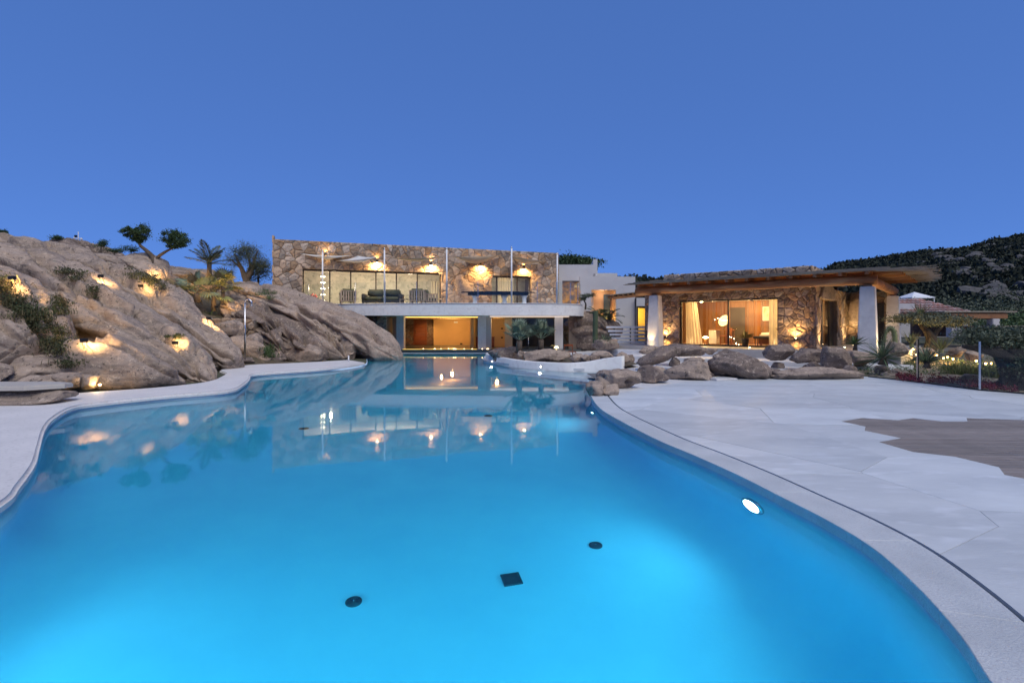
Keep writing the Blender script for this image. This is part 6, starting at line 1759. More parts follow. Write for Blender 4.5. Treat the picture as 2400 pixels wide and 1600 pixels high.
# olive crowns
tree('olive_tree', 'flat-topped dark olive tree in front of the tiled house', k7(1490, 840, 21.5), [([(0, 0, -0.1), (0.05, 0, 0.35), (-0.2, 0, 0.75), (-0.55, 0, 1.1)], [0.26, 0.2, 0.12, 0.05]), ([(0.05, 0, 0.3), (0.3, 0.05, 0.7), (0.7, 0, 1.05)], [0.16, 0.1, 0.04]), ([(0, 0, 0.4), (0.1, 0.2, 0.8), (0.0, 0.3, 1.1)], [0.14, 0.08, 0.04])],
     [((0.0, 0, 1.18), (1.55, 0.9, 0.28)), ((-0.7, 0.1, 1.2), (0.9, 0.7, 0.22)), ((0.9, 0.1, 1.1), (0.8, 0.7, 0.24))], 'leaf_grey', 'dark_bark', 31, 0.085, 4200, 40, 0.16)
tree('olive_tree', 'old spreading olive with a massive dark trunk at the right border', G(2400, 918) + Vector((0.35, 0.4, 0)), [([(0, 0, -0.1), (-0.05, 0, 0.3), (0.05, 0, 0.65), (-0.3, 0, 0.95)], [0.34, 0.24, 0.17, 0.08]), ([(0.25, 0.05, -0.1), (0.3, 0, 0.35), (0.12, 0.1, 0.7)], [0.26, 0.17, 0.12]), ([(-0.3, 0.1, -0.1), (-0.22, 0.1, 0.35), (-0.45, 0.1, 0.75)], [0.24, 0.15, 0.10]), ([(0, 0, 0.5), (-0.5, 0.1, 0.85), (-1.2, 0.2, 1.0)], [0.22, 0.12, 0.04]), ([(0, 0, 0.55), (0.4, 0.2, 0.9), (0.9, 0.3, 1.1)], [0.22, 0.12, 0.04])],
     [((-0.35, 0.3, 1.22), (1.1, 1.0, 0.26)), ((0.8, 0.4, 1.15), (1.4, 1.1, 0.36)), ((0.1, 0.0, 0.55), (0.62, 0.5, 0.5))], 'leaf_olive', 'dark_bark', 35, 0.075, 5200, 60, 0.14)
# stake lamps
dots = [(1155, 845), (1290, 880), (1335, 857), (1270, 905), (1365, 907), (1550, 912), (1612, 940), (1650, 930), (1700, 947), (1752, 917), (1913, 965), (2000, 990), (2055, 988)]
lbl = ['by the woolly cactus', 'beside the warm-lit boulder', 'highest of the left cluster', 'lowest of the left cluster, behind the big agave', 'right beside the left fence post', 'first of the middle row, at the second agave', 'brightest pair, left one', 'brightest pair, right one', 'lowest of the middle row', 'right end of the middle row, near the mossy boulder', 'just left of the right fence post', 'small one just right of the right fence post', 'rightmost of the garden lamps, by the old trunk']
M['star'] = emit('stake_glow', (1.0, 0.56, 0.18), 9.0)
for (x, y), lb in zip(dots, lbl):
    p = k7g(x, y, 0.22)
    if p.y > 22: p = k7(x, y, 21.0)
    o = thing('stake_lamp', 'garden stake lamp ' + lb, 'garden lamp', (p.x, p.y, 0.0), 0, 'stake lamps in the garden')
    H = p.z
    MB().tube([(0, 0, 0), (0, 0, H)], 0.010, 6).build('stake', M['black_metal'], o)
    MB().lathe([(0.02, H - 0.02), (0.032, H + 0.01), (0.028, H + 0.035)], 12).build('bulb', M['star'], o, True)
    MB().lathe([(0.045, H + 0.037), (0.03, H + 0.055), (0.006, H + 0.06)], 12).build('cap', M['black_metal'], o, True)
    lamp('glow', 'POINT', (0, -0.06, H + 0.01), 9, (1.0, 0.60, 0.20), 0.03, parent=o)
# low planting
def tufts(spots, mt, seed, L=0.35, n=40, name='grass', label=None, cat='grass', w=0.012, spread=0.12, lean=0.5):
    r = np.random.default_rng(seed); vs, fs = [], []
    for p, s in spots:
        for k in range(n):
            a = r.uniform(0, 2 * PI); e = abs(r.normal(0, lean)); l = L * s * r.uniform(0.5, 1.1)
            b = Vector(p) + Vector((r.normal() * spread * s, r.normal() * spread * s, -0.02))
            d = Vector((math.cos(a) * math.sin(e), math.sin(a) * math.sin(e), math.cos(e)))
            q = Vector((-math.sin(a), math.cos(a), 0)) * w * s
            m1 = b + d * l * 0.6; t_ = b + d * l + Vector((d.x, d.y, 0)) * l * 0.35 - Vector((0, 0, 0.12 * l))
            i = len(vs); vs += [b - q, b + q, m1 + q * 0.8, t_, m1 - q * 0.8]; fs += [(i, i + 1, i + 2, i + 4), (i + 4, i + 2, i + 3)]
    me = bpy.data.meshes.new(name); me.from_pydata([tuple(v) for v in vs], [], fs); me.materials.append(M[mt])
    return tag(inst(name, me), label, cat, kind='stuff')
r_ = np.random.default_rng(8)
sp = [(k7g(x, y), s) for x, y, s in ((1690, 1080, 1.1), (1750, 1085, 1.2), (1860, 1090, 1.1), (1930, 1095, 1.0), (2020, 1100, 1.2), (2090, 1110, 1.1), (1640, 1050, 0.8), (1240, 1010, 0.9), (1300, 1020, 0.8), (2120, 1120, 1.2), (1820, 1050, 0.8), (1700, 1040, 0.8))]
tufts(sp, 'grass', 4, 0.42, 130, 'tussock_grass', 'tussocks of thin grass lit by the garden lamps', lean=0.65, w=0.007)
M['red_leaf'] = pm('red_ground_cover', (0.20, 0.018, 0.04), (0.11, 0.012, 0.025), 4, 0.7)
pts = []
for k in range(5200):
    x = r_.uniform(1210, 2352); yb = 1085 + (x - 1210) * 0.115
    p = k7g(x, yb + r_.uniform(0, 55) + (0 if x > 1500 else 10), 0.0)
    if noise.noise(Vector((p.x * 2.2, p.y * 2.2, 4))) > -0.05: pts.append((p.x, p.y + 0.15, 0.02 + abs(r_.normal()) * 0.05))
tag(inst('red_ground_cover', leafmesh('red_ground_cover', np.array(pts), 0.05, M['red_leaf'], 9, up=0.8, asp=1.6)), 'low red ground cover along the glass fence', 'ground cover', kind='stuff')
pts = []
for k in range(260):
    x = r_.uniform(850, 2352); p = k7g(x, r_.uniform(890, 1100), 0.0)
    c = r_.normal(size=(26, 3)) * np.array([0.16, 0.16, 0.06]) + np.array([p.x, p.y, 0.05]); pts.append(c)
c = np.concatenate(pts); c[:, 2] = np.abs(c[:, 2])
tag(inst('garden_shrubs', leafmesh('garden_shrubs', c, 0.06, M['leaf_green'], 10)), 'small mixed shrubs filling the lamp garden', 'shrubs', kind='stuff')

# ------------------------------------------------------------------ far house, pergolas, hedges, hill
D = 40.0
fh = thing('tiled_house', 'white house with a terracotta barrel-tile roof beyond the olives', 'house', V(2185, 790, D), R(-8))
fz = fh.location.z
f2 = lambda px, py, d=D: V(px, py, d)
ridge_z = wz(698, D) - fz; eave_z = wz(733, D - 3) - fz
MB().box(-4.2, 2.7, 0.3, 6.0, 0, eave_z).build('wall', M['white_wall'], fh)
M['tile'] = pm('terracotta_tile', (0.40, 0.22, 0.18), (0.28, 0.165, 0.145), 2, 0.85, 0.3, 12, var=0.35, fine=(0.52, 0.45, 0.42), fscale=4)
sl = math.atan2(ridge_z - eave_z, 3.4); SL = math.hypot(ridge_z - eave_z, 3.4)
rows = 6
tm = MB(); vs, fs = [], []
for j in range(2):
    for i in range(7):
        a = PI * i / 6; rr = 0.15 if j == 0 else 0.12
        vs.append((rr * -math.cos(a), j * (SL / rows + 0.08), rr * 0.75 * math.sin(a) + (0.05 if j == 0 else 0.0)))
        vs.append((rr * 0.85 * -math.cos(a), j * (SL / rows + 0.08), rr * 0.6 * math.sin(a) + (0.05 if j == 0 else 0.0) - 0.015))
for i in range(6):
    fs += [(i * 2, i * 2 + 2, 14 + i * 2 + 2, 14 + i * 2), (i * 2 + 1, 14 + i * 2 + 1, 14 + i * 2 + 3, i * 2 + 3), (i * 2, i * 2 + 1, i * 2 + 3, i * 2 + 2)]
tmesh = tm.add(vs, fs).mesh('roof_tile', M['tile'], False)
roof = MB().add([(-4.6, 0, eave_z - 0.02), (3.0, 0, eave_z - 0.02), (1.2, 3.4, ridge_z - 0.03), (-4.6, 3.4, ridge_z - 0.03), (-4.6, 6.6, eave_z), (3.0, 6.6, eave_z)], [(0, 1, 2, 3), (1, 5, 2), (3, 2, 5, 4), (0, 3, 4), (0, 4, 5, 1)]).build('roof', M['tile'], fh)
for r in range(rows):
    y0 = r * SL / rows
    x = -4.5
    lim = 3.0 - 1.8 * (r + 0.5) / rows
    while x < lim:
        inst('roof_tile', tmesh, roof, (x, y0 * math.cos(sl) - 0.03, eave_z + y0 * math.sin(sl) + 0.02), (sl, 0, rg.uniform(-.02, .02)))
        x += 0.33
MB().box(-2.6, -0.9, 0.6, 1.6, eave_z + 0.02, eave_z + 0.85).build('chimney_block', M['white_wall'], fh)
pg = thing('pergola', 'reed-covered timber pergola with a white pillar before the tiled house', 'pergola', V(2260, 790, 36), 0)
gz_ = pg.location.z; X = lambda px, d=36.0: (px - CX) / F * d - pg.location.x
zt_ = wz(733, 36) - gz_
MB().box(X(2180), X(2345), -1.2, 2.0, zt_, zt_ + 0.10).build('reed_cover', M['reed'], pg)
MB().box(X(2200), X(2327), -1.1, -0.85, zt_ - 0.42, zt_ - 0.05, bev=0.02).build('beam', M['beam'], pg)
for k in range(8): MB().box(X(2190) + k * 0.58, X(2190) + k * 0.58 + 0.1, -0.8, 1.9, zt_ - 0.14, zt_ - 0.002).build('rafter', M['beam'], pg)
for px in (2298, 2205): MB().box(X(px) - 0.25, X(px) + 0.25, -1.2, -0.7, 0, zt_ - 0.43, bev=0.03).build('pillar', M['white_wall'], pg)
MB().box(X(2180), X(2290), 1.6, 1.8, 0, zt_ - 0.2).build('back_wall', M['stone_red'], pg)
pg = thing('pergola', 'long low timber pergola at the right border before the hedge', 'pergola', V(2355, 785, 33), 0)
gz_ = pg.location.z; X = lambda px, d=33.0: (px - CX) / F * d - pg.location.x
zt_ = wz(766, 33) - gz_
MB().box(X(2300), X(2470), -1.0, 2.0, zt_, zt_ + 0.08).build('reed_cover', M['reed'], pg)
MB().box(X(2306), X(2470), -0.9, -0.7, zt_ - 0.36, zt_ - 0.03, bev=0.02).build('beam', M['beam'], pg)
for k in range(7): MB().box(X(2310) + k * 0.6, X(2310) + k * 0.6 + 0.1, -0.6, 1.9, zt_ - 0.13, zt_ - 0.002).build('rafter', M['beam'], pg)
for px in (2309, 2440): MB().box(X(px) - 0.2, X(px) + 0.2, -1.0, -0.6, 0, zt_ - 0.37, bev=0.03).build('pillar', M['white_wall'], pg)
gz2 = thing('gazebo', 'white pyramid-roofed gazebo behind the tiled house', 'gazebo', V(2143, 740, 62), 0)
hz = wz(684, 62) - gz2.location.z; he = wz(698, 62) - gz2.location.z
MB().add([(-1.4, -1.4, he), (1.4, -1.4, he), (1.4, 1.4, he), (-1.4, 1.4, he), (0, 0, hz), (-1.4, -1.4, he - 0.12), (1.4, -1.4, he - 0.12), (1.4, 1.4, he - 0.12), (-1.4, 1.4, he - 0.12)], [(0, 1, 4), (1, 2, 4), (2, 3, 4), (3, 0, 4), (0, 5, 6, 1), (1, 6, 7, 2), (2, 7, 8, 3), (3, 8, 5, 0)]).build('roof', M['white_metal'], gz2)
for a in (-1.3, 1.3):
    for b_ in (-1.3, 1.3): MB().box(a - 0.05, a + 0.05, b_ - 0.05, b_ + 0.05, -0.5, he - 0.02).build('post', M['white_metal'], gz2)
# hill: skyline points of the photograph carried at their distance
sky_pts = [(1200, 665), (1320, 652), (1420, 650), (1500, 648), (1560, 652), (1700, 650), (1900, 632), (1980, 621), (2060, 613), (2145, 600), (2199, 591), (2252, 585), (2323, 567), (2374, 558), (2460, 540), (2700, 505), (3200, 470), (4200, 460)]
hv, hf = [], []
nu, nv = 190, 46
sx_ = np.interp(np.linspace(0, 1, nu), np.linspace(0, 1, len(sky_pts)), [p[0] for p in sky_pts]); sy_ = np.interp(sx_, [p[0] for p in sky_pts], [p[1] for p in sky_pts])
for j in range(nv):
    v = j / (nv - 1)
    d = 62 + 120 * v if v < 0.8 else 62 + 120 * 0.8 + (v - 0.8) * 600
    for i in range(nu):
        top = (YH - sy_[i]) / F * 150
        prof_ = min(1, (v / 0.72)) ** 0.9 if v <= 0.72 else 1 - (v - 0.72) * 1.6
        xw = (sx_[i] - CX) / F * d
        z = -0.3 + (CAMZ + top) * prof_ + 0.9 * noise.fractal(Vector((xw * 0.05, d * 0.05, 1)), 0.9, 2.0, 4) * min(1, v * 4)
        hv.append((xw, d, z))
for j in range(nv - 1):
    for i in range(nu - 1): hf.append((j * nu + i, j * nu + i + 1, (j + 1) * nu + i + 1, (j + 1) * nu + i))
me = bpy.data.meshes.new('hill'); me.from_pydata(hv, [], hf); me.materials.append(pm('hill_soil', (0.035, 0.038, 0.024), (0.02, 0.024, 0.016), 0.15, 1.0, 0.5, 2, coords='Object')); me.shade_smooth()
hill = tag(inst('hill', me), kind='structure')
hb = BVHTree.FromPolygons([Vector(v) for v in hv], hf)
def hgz(x, y):
    r = hb.ray_cast(Vector((x, y, 200)), Vector((0, 0, -1))); return r[0].z if r[0] else 0
r_ = np.random.default_rng(77); pts = []; sz = []
for k in range(5200):
    px = r_.uniform(1230, 2600) if r_.random() < 0.25 else r_.uniform(1950, 2560)
    d = 64 + 95 * r_.random() ** 0.8
    x = (px - CX) / F * d; z = hgz(x, d)
    s = r_.uniform(0.5, 1.5) * (1.5 if r_.random() < 0.12 else 1)
    n_ = int(16 + 22 * s)
    u = r_.normal(size=(n_, 3)); u /= np.linalg.norm(u, axis=1)[:, None]
    u[:, 2] = np.abs(u[:, 2])
    pts.append(u * np.array([s, s, s * 0.85]) * r_.uniform(0.75, 1.05, (n_, 1)) + np.array([x, d, z - 0.1]))
M['scrub'] = pm('hill_scrub', (0.026, 0.035, 0.020), (0.012, 0.018, 0.012), 0.5, 0.9, fine=(0.042, 0.046, 0.028), fscale=1.5)
tag(inst('hill_scrub', leafmesh('hill_scrub', np.concatenate(pts), 0.75, M['scrub'], 12, up=0.3, asp=1.4)), 'dark maquis scrub covering the far hill', 'scrub', kind='stuff')
bmeshes = []
for k in range(5):
    bm = bmesh.new(); bmesh.ops.create_icosphere(bm, subdivisions=2, radius=1.0)
    for v in bm.verts: v.co = Vector((v.co.x, v.co.y, v.co.z * 0.8)) * (1 + 0.35 * noise.noise(v.co * 1.3 + Vector((k * 5, 0, 0))))
    me = bpy.data.meshes.new('outcrop'); bm.to_mesh(me); bm.free(); me.materials.append(pm('pale_outcrop', (0.105, 0.10, 0.10), (0.06, 0.058, 0.058), 1.5, 0.95, 0.8, 6) if k == 0 else bpy.data.materials['pale_outcrop']); bmeshes.append(me)
for k in range(76):
    if k < 80:
        cpx, cpy = [(2345, 632), (2330, 640), (2205, 630), (2320, 690), (2290, 700), (2190, 612), (2260, 650), (2380, 590), (2390, 695), (2230, 600), (2300, 610)][k % 11]
        px, py = cpx + r_.normal() * 20, cpy + r_.normal() * 9
    else: px, py = r_.uniform(2100, 2420), r_.uniform(590, 700)
    o_ = Vector((0, 0, CAMZ)); h_ = hb.ray_cast(o_, (V(px, py, 10) - o_).normalized())
    if h_[0] is None: continue
    s = r_.uniform(0.5, 1.7)
    inst('outcrop', bmeshes[k % 5], hill, (h_[0].x, h_[0].y, h_[0].z + 0.25 * s), (r_.uniform(-.4, .4), r_.uniform(-.4, .4), r_.uniform(0, 6)), (s * 1.2, s, s))
# bushes in front of the hill
for i, (px, py, d, rx, rzz, mt, lb) in enumerate(((2130, 720, 48, 2.2, 1.6, 'leaf_green', 'rounded green bush behind the gazebo'), (2300, 730, 50, 4.0, 2.2, 'leaf_olive', 'broad olive-green thicket above the tiled roof end'), (2385, 715, 52, 3.0, 2.6, 'leaf_olive', 'tall thicket at the right border below the hill'), (2372, 752, 44, 3.4, 1.5, 'leaf_green', 'bright green hedge behind the low pergola'), (2240, 705, 56, 3.2, 1.5, 'leaf_olive', 'dark bush behind the ridge of the tiled roof'), (2420, 770, 38, 2.4, 1.2, 'leaf_green', 'hedge end at the far right behind the pergola'),
        (1330, 615, 46, 1.6, 0.7, 'leaf_pine', 'dark treetop showing left above the white house roof'), (1365, 617, 47, 2.0, 0.6, 'leaf_pine', 'dark treetop showing right above the white house roof'))):
    p = V(px, py, d)
    o = thing('bush', lb, 'bush', (p.x, p.y, 0 if px > 2000 else p.z - 3), 0, 'bushes beyond the houses')
    zc = p.z - (0 if px > 2000 else p.z - 3)
    inst('crown', leafmesh('crown', clumps((0, 0, zc * 0.75 if px > 2000 else zc), (rx, rx * 0.8, rzz), 40, 3200, 50 + i, 0.2), 0.22, M[mt], 50 + i), o)
    MB().tube([(0, 0, -0.2), (0.1, 0, zc * 0.5), (0, 0, zc)], [0.16, 0.12, 0.05], 8).build('trunk', M['dark_bark'], o)

# ------------------------------------------------------------------ the planted hillside at left
c1 = lambda x, y: (x / 3.408, 500 + y / 3.408)
c2 = lambda x, y: (400 + x / 3.92, 500 + y / 3.92)
def at1(x, y):
    p, n_ = hit(*c1(x, y)); return p, n_
# twin-crowned tree
base = V(*c1(1235, 400), 26.8)
tree('juniper_tree', 'wind-shaped tree with two dense dark crowns on the left skyline', base, [
    ([(0, 0, -0.3), (-0.05, 0, 0.25), (-0.35, 0, 0.6), (-0.75, 0, 0.95), (-0.85, 0, 1.25)], [0.15, 0.13, 0.10, 0.07, 0.04]),
    ([(0, 0, -0.1), (0.15, 0, 0.3), (0.55, 0, 0.6), (0.95, 0, 0.8)], [0.12, 0.09, 0.07, 0.04]),
    ([(-0.8, 0, 1.0), (-1.1, 0, 1.3), (-1.25, 0.1, 1.5)], [0.04, 0.03, 0.02]), ([(0.9, 0, 0.78), (1.2, 0, 1.0), (1.4, 0, 1.1)], [0.04, 0.03, 0.02])],
    [((-1.2, 0, 1.62), (0.48, 0.45, 0.34)), ((-0.65, 0, 1.66), (0.55, 0.5, 0.36)), ((-0.85, 0, 1.25), (0.34, 0.3, 0.26)), ((0.85, 0, 1.36), (0.48, 0.5, 0.42)), ((1.3, 0, 1.28), (0.55, 0.5, 0.4)), ((1.15, 0, 0.98), (0.62, 0.45, 0.22))], 'leaf_pine', 'bark', 61, 0.08, 2600, 16, 0.16, shell=0.5)
# wispy olive by the house corner
base = V(*c2(690, 720), 30.5)
tree('olive_tree', 'wispy grey olive tree between the palms and the stone house', base, [
    ([(0, 0, -0.3), (0.1, 0, 0.4), (-0.05, 0, 0.9), (-0.4, 0, 1.7), (-0.7, 0, 2.3)], [0.34, 0.26, 0.18, 0.08, 0.03]),
    ([(0.05, 0, 0.7), (0.35, 0, 1.2), (0.5, 0.1, 2.0), (0.75, 0, 2.5)], [0.2, 0.12, 0.06, 0.02]), ([(0, 0, 0.9), (0.1, 0.3, 1.6), (-0.1, 0.2, 2.6)], [0.12, 0.07, 0.02]),
    ([(-0.3, 0, 1.4), (-0.9, 0.1, 1.9), (-1.2, 0, 2.1)], [0.07, 0.04, 0.015])],
    [((-0.55, 0, 2.0), (1.05, 0.8, 0.85)), ((0.45, 0, 2.1), (1.0, 0.8, 0.95)), ((0.0, 0, 2.45), (0.9, 0.7, 0.6)), ((0.7, 0.1, 1.5), (0.8, 0.6, 0.6))], 'leaf_olive', 'bark', 66, 0.085, 2300, 60, 0.16, shell=0.35, asp=3.2)
# palms
base = V(*c2(355, 580), 29.0)
ff1 = [feather_frond(1.45, 46, 'leaf_olive', 0.5, 0.24, seed=k) for k in range(3)]
palm(base, 0.7, ff1, 13, 'tall feather palm with two raised fronds behind the lit palms', 9, 12, 82, 0.12, 'palms on the rocks', name='feather_palm')
fw = [fan_frond(1.05, 0.52, 15, mt='fan_warm', seed=k + 10, droop=0.2 + 0.15 * k) for k in range(3)]
fy = [fan_frond(1.05, 0.5, 14, mt='dry', seed=k + 20, droop=0.35 + 0.15 * k) for k in range(3)]
p, _ = hit(*c2(480, 955)); p = V(*c2(480, 955), 25.6)
palm(p, 1.55, fw + fy[:1], 11, 'slim fan palm with a bare trunk lit from below', 12, -10, 80, 0.085, 'palms on the rocks')
p = V(*c2(395, 880), 25.0)
palm(p, 0.75, fw, 8, 'short fan palm with hanging pale fronds beside the slim one', 13, -25, 75, 0.10, 'palms on the rocks')
p = V(*c2(240, 800), 24.6)
fg = [fan_frond(1.15, 0.62, 16, mt='fan', seed=k + 30, droop=0.2) for k in range(3)]
palm(p, 0.35, fg + fy[:1], 9, 'broad fan palm glowing palest at the left of the group', 14, -10, 78, 0.13, 'palms on the rocks')
p = V(*c2(130, 760), 25.4)
palm(p, 0.3, fy, 7, 'dry brown fan palm at the left edge of the group', 15, -30, 60, 0.12, 'palms on the rocks')
p = V(*c2(360, 960), 24.6)
agave(p, 0.62, 26, 'dark green agave under the slim fan palm', 'leaf_green', 16, 5, 80, 0.04, group='agaves on the rocks')
# outdoor shower
p = V(*c2(683, 1355), 20.3)
o = thing('outdoor_shower', 'tall chrome outdoor shower pipe with a hooked top', 'shower', p, 0)
H = 2.42
MB().tube([(0, 0, 0), (0, 0, H - 0.12)], 0.034, 12).build('pipe', M['chrome'], o, True)
MB().tube([(0.0, 0, H - 0.12)] + [(0.13 - 0.13 * math.cos(a), 0, H - 0.12 + 0.13 * math.sin(a)) for a in np.linspace(0.1, PI, 10)] + [(0.262, 0, H - 0.22)], 0.036, 12).build('hook', M['chrome'], o, True)
MB().lathe([(0.048, -0.03), (0.05, 0.0), (0.036, 0.02)], 14, T(0.262, 0, H - 0.22)).build('shower_head', M['chrome'], o, True)
MB().tube([(0, 0, 1.1), (0, -0.07, 1.1)], 0.018, 8).build('tap', M['chrome'], o)
MB().lathe([(0.09, 0), (0.09, 0.02), (0.04, 0.03)], 16).build('foot_plate', M['chrome'], o)
# short white post at the far walkway
o = thing('white_post', 'short white post at the end of the far walkway', 'post', G(817, 846), 0)
MB().tube([(0, 0, 0), (0, 0, 0.2)], 0.03, 10).build('tube', M['white_metal'], o, True)
MB().lathe([(0.04, 0.2), (0.035, 0.225), (0.01, 0.235)], 12).build('cap', M['white_metal'], o, True)
# mast on the skyline
p = V(*c1(625, 205), 29.2)
o = thing('weather_mast', 'small white weather mast with cross arms on the skyline', 'mast', p, 0)
MB().tube([(0, 0, -0.2), (0, 0, 0.42)], 0.022, 8).build('mast', M['white_metal'], o)
MB().box(-0.25, 0.22, -0.03, 0.03, 0.02, 0.06).build('arm', M['white_metal'], o)
for x_, z_ in ((-0.22, 0.06), (0.18, 0.0)): MB().lathe([(0.03, -0.05), (0.07, 0.0), (0.02, 0.06)], 10, T(x_, 0, z_)).build('sensor', M['white_metal'], o, True)
MB().box(-0.2, -0.08, -0.05, 0.05, 0.10, 0.22, bev=0.01).build('camera_box', M['black_metal'], o)
# dry-stone courses
dsw = thing('dry_stone_wall', 'short dry-stone wall of stacked rubble behind the shower', 'wall', V(*c2(560, 1060), 23.2), R(4))
stone_wall(dsw, [(-1.0, -0.5), (1.0, -0.5), (1.0, 0.42), (-0.4, 0.5), (-1.0, 0.48)], 0.25, 77, M['stone'], 0, 1.4, 0.03, 0.1)
MB().box(-1.0, 1.0, 0.012, 0.5, -0.6, 0.40).build('core', M['mortar'], dsw)
# stone bench and pale hatch
o = thing('stone_bench', 'flat slab of rock laid as a bench at the left border', 'bench', G(20, 945), 0)
pb = [(x - o.location.x, y - o.location.y) for x, y in [tuple(G(px, py, 0.36)[:2]) for px, py in ((-90, 919), (60, 912), (118, 900), (122, 897), (60, 897), (-90, 900))]]
slab('bench_top', [(-1.6, -0.35), (0.5, -0.22), (0.95, 0.15), (0.9, 0.4), (0.2, 0.62), (-1.6, 0.5)], 0.27, 0.36, M['pale_stone'], 0.02, o)
bm_ = boulder((G(20, 945).x - 0.35, G(20, 945).y + 0.15, -0.03), (2.7, 0.98, 0.32), None, 91, 0.05, 0, p=6, amp=0.10, name='bench_block')
bm_.location -= o.location; bm_.parent = o
for k_ in ('category', 'group', 'label'):
    if k_ in bm_: del bm_[k_]
o = thing('pale_tile', 'pale square tile resting on a boulder by the walkway', 'tile', k1(540, 1318, 11.9), R(12))
MB().box(-0.19, 0.19, -0.13, 0.13, 0.0, 0.035, T(rx=R(6)), bev=0.006).build('slab', M['coping'], o)
MB().box(-0.15, 0.15, -0.09, 0.09, 0.0365, 0.042, T(rx=R(6))).build('lid', M['white_metal'], o)
# lamps on the rocks
def rock_lamp(x, y, lb, w, back=0.22, cone=130, side=(0, 0, 0), conv=c1, aimup=0.25):
    p, n_ = hit(*conv(x, y))
    if p is None: return
    n2 = (n_ + Vector((0, -0.9, 0.1))).normalized()
    q = p + n2 * back * 1.35 + Vector(side)
    o = thing('rock_spotlight', lb, 'spotlight', q, 0, 'spotlights on the rocks')
    MB().box(-0.075, 0.075, -0.05, 0.03, -0.045, 0.045, bev=0.008).build('housing', M['black_metal'], o)
    MB().box(-0.06, 0.06, 0.031, 0.035, -0.032, 0.032).build('lens', M['lamp_glow'], o)
    MB().tube([(-0.05, 0, -0.04), (-0.05, 0.02, -0.12), p - q + Vector((-0.05, 0.05, -0.2))], 0.007, 5).tube([(0.05, 0, -0.04), (0.05, 0.02, -0.12), p - q + Vector((0.05, 0.05, -0.2))], 0.007, 5).build('bracket', M['black_metal'], o)
    lamp('glow', 'SPOT', (0, 0.06, 0.0), w * 1.0, (1.0, 0.60, 0.22), 0.04, -n2 + Vector((0, 0, aimup)), max(cone, 145), 0.8, o)
rock_lamp(148, 590, 'black spotlight in the cleft at the far left', 26, 0.30)
rock_lamp(725, 1045, 'black spotlight on top of the bulging front boulder', 26, 0.25)
rock_lamp(830, 550, 'black spotlight at the tip of the upper ridge', 22, 0.25)
rock_lamp(1240, 500, 'spotlight under the boulder of the twin-crowned tree', 26, 0.30)
rock_lamp(1690, 900, 'spotlight lighting the end of the dry-stone wall', 22, 0.30)
rock_lamp(1560, 640, 'spotlight below the pale fan palms', 80, 0.5, 120, (0.2, -0.4, -0.3), aimup=1.1)
rock_lamp(1800, 800, 'spotlight at the foot of the slim fan palm', 70, 0.5, 120, (0, -0.3, 0), aimup=1.4)
rock_lamp(1180, 600, 'spotlight low on the ridge left of the palms', 14, 0.3)
rock_lamp(1590, 1100, 'spotlight in the gap at the end of the second ridge', 7, 0.42, 120, (-0.4, 0, 0.1))
for x, y, lb in ((215, 1318, 'starry spike lamp before the boulders at the left border'), (797, 1368, 'starry spike lamp beside the egg-shaped rock'), (20, 1345, 'spike lamp half hidden at the left border')):
    p = G(*c1(x, y), 0.12)
    o = thing('spike_lamp', lb, 'garden lamp', (p.x, p.y, 0.0), 0, 'spike lamps by the left walkway')
    MB().tube([(0, 0, 0), (0, 0, 0.11)], 0.01, 6).build('spike', M['black_metal'], o)
    MB().lathe([(0.018, 0.10), (0.032, 0.12), (0.02, 0.145)], 12).build('bulb', M['star'], o, True)
    MB().lathe([(0.042, 0.147), (0.02, 0.16)], 12).build('cap', M['black_metal'], o)
    lamp('glow', 'POINT', (0, -0.05, 0.12), 4.5, (1.0, 0.66, 0.27), 0.03, parent=o)
# plants in the clefts
def cleft(rows, conv):
    out = []
    r = np.random.default_rng(len(rows))
    for x, y, s in rows:
        for k in range(5):
            p, n_ = hit(*conv(x + r.normal() * 22, y + r.normal() * 22))
            if p is not None: out.append((p, s * r.uniform(0.6, 1.1)))
    return out
rows = [(1400, 1005, .35), (30, 560, 1.2), (60, 620, 1.1), (110, 680, 1.2), (160, 740, 1.2), (210, 800, 1.1), (250, 850, 1.1), (290, 910, 1.0), (350, 960, 1.0), (400, 1010, 1.1), (450, 1050, 1.2), (440, 960, 0.9), (460, 790, 0.9), (470, 720, 0.8), (490, 1090, 1.0), (540, 470, 0.8), (600, 520, 0.8), (760, 620, 0.7), (1080, 500, 0.9), (1180, 530, 1.0), (1220, 560, 0.9), (560, 1200, 0.9), (1300, 590, 0.8), (300, 830, 1.0), (230, 740, 0.9)]
M['shrub'] = pm('cleft_shrub', (0.06, 0.075, 0.025), (0.035, 0.04, 0.018), 2.2, 0.8)
M['cleft_green'] = pm('cleft_grass_blade', (0.075, 0.085, 0.03), (0.10, 0.075, 0.035), 1.2, 0.9)
tufts(cleft(rows, c1), 'cleft_green', 41, 0.20, 46, 'cleft_grass', 'rough grass growing in the clefts between the granite ridges', w=0.008, spread=0.2, lean=0.7)
cs = []
r_ = np.random.default_rng(4)
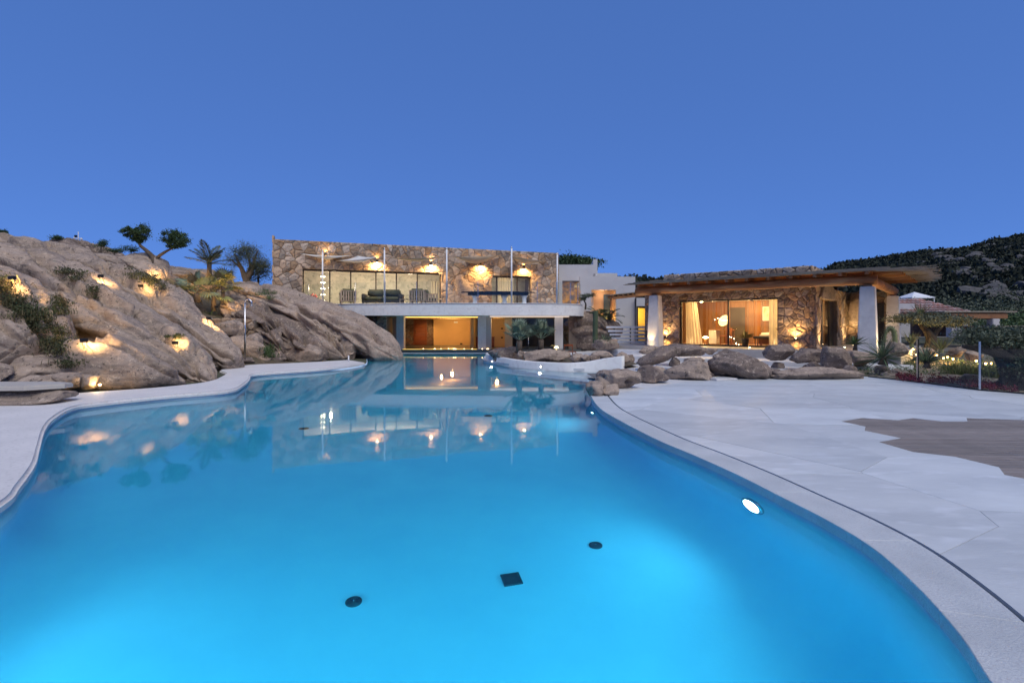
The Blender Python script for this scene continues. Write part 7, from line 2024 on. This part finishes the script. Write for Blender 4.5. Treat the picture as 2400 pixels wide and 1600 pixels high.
for p, s in cleft(rows, c1): cs.append(r_.normal(size=(70, 3)) * np.array([0.15, 0.15, 0.07]) * s + np.array([p.x, p.y - 0.05, p.z + 0.08]))
tag(inst('cleft_shrubs', leafmesh('cleft_shrubs', np.concatenate(cs), 0.06, M['shrub'], 6)), 'small shrubs packed into the clefts of the hillside', 'shrubs', kind='stuff')
tufts(cleft([(870, 1250, 1.3), (900, 1290, 1.2), (720, 1020, 0.9), (540, 700, 0.8), (860, 740, 0.9), (930, 760, 0.8)], c2), 'leaf_green', 43, 0.34, 60, 'bank_grass', 'dark tufts of grass among the rocks right of the shower', w=0.008, spread=0.16, lean=0.7)
# skyline shrubs
for i, (x, y, w, h, d, lb) in enumerate(((455, 195, 90, 40, 28, 'little dark shrub on the skyline left of the mast'), (805, 245, 120, 55, 28, 'brownish shrub on the skyline right of the mast'), (1045, 285, 130, 55, 28, 'low shrub at the foot of the twin-crowned tree'), (910, 295, 140, 40, 28.5, 'flat green shrub between mast and twin-crowned tree'), (15, 150, 70, 40, 27, 'tuft of green on the skyline at the left border'), (1420, 560, 130, 70, 30, 'dry bush just left of the feather palm'))):
    p = V(*c1(x, y + h / 2), d); rw = w / 3.408 * d / F / 2; rh = h / 3.408 * d / F / 2
    o = thing('shrub', lb, 'shrub', p, 0, 'shrubs on the left skyline')
    inst('foliage', leafmesh('foliage', clumps((0, 0, rh), (rw, rw * 0.8, rh), 14, 900, 90 + i, 0.25), 0.07, M['dry' if i == 5 else 'leaf_pine'], 90 + i), o)
    MB().tube([(0, 0, -0.4), (0.02, 0, rh)], 0.025, 6).build('stem', M['bark'], o)
p = V(*c2(800, 700), 31.5)
o = thing('shrub', 'dark rounded bush tucked against the left corner of the house', 'shrub', p, 0, 'bushes at the house corner')
inst('foliage', leafmesh('foliage', clumps((0, 0, 0.9), (0.95, 0.8, 1.0), 30, 3000, 99, 0.2), 0.09, M['leaf_olive'], 99), o)
MB().tube([(0, 0, -0.4), (0.05, 0, 0.8)], 0.06, 8).build('stem', M['bark'], o)
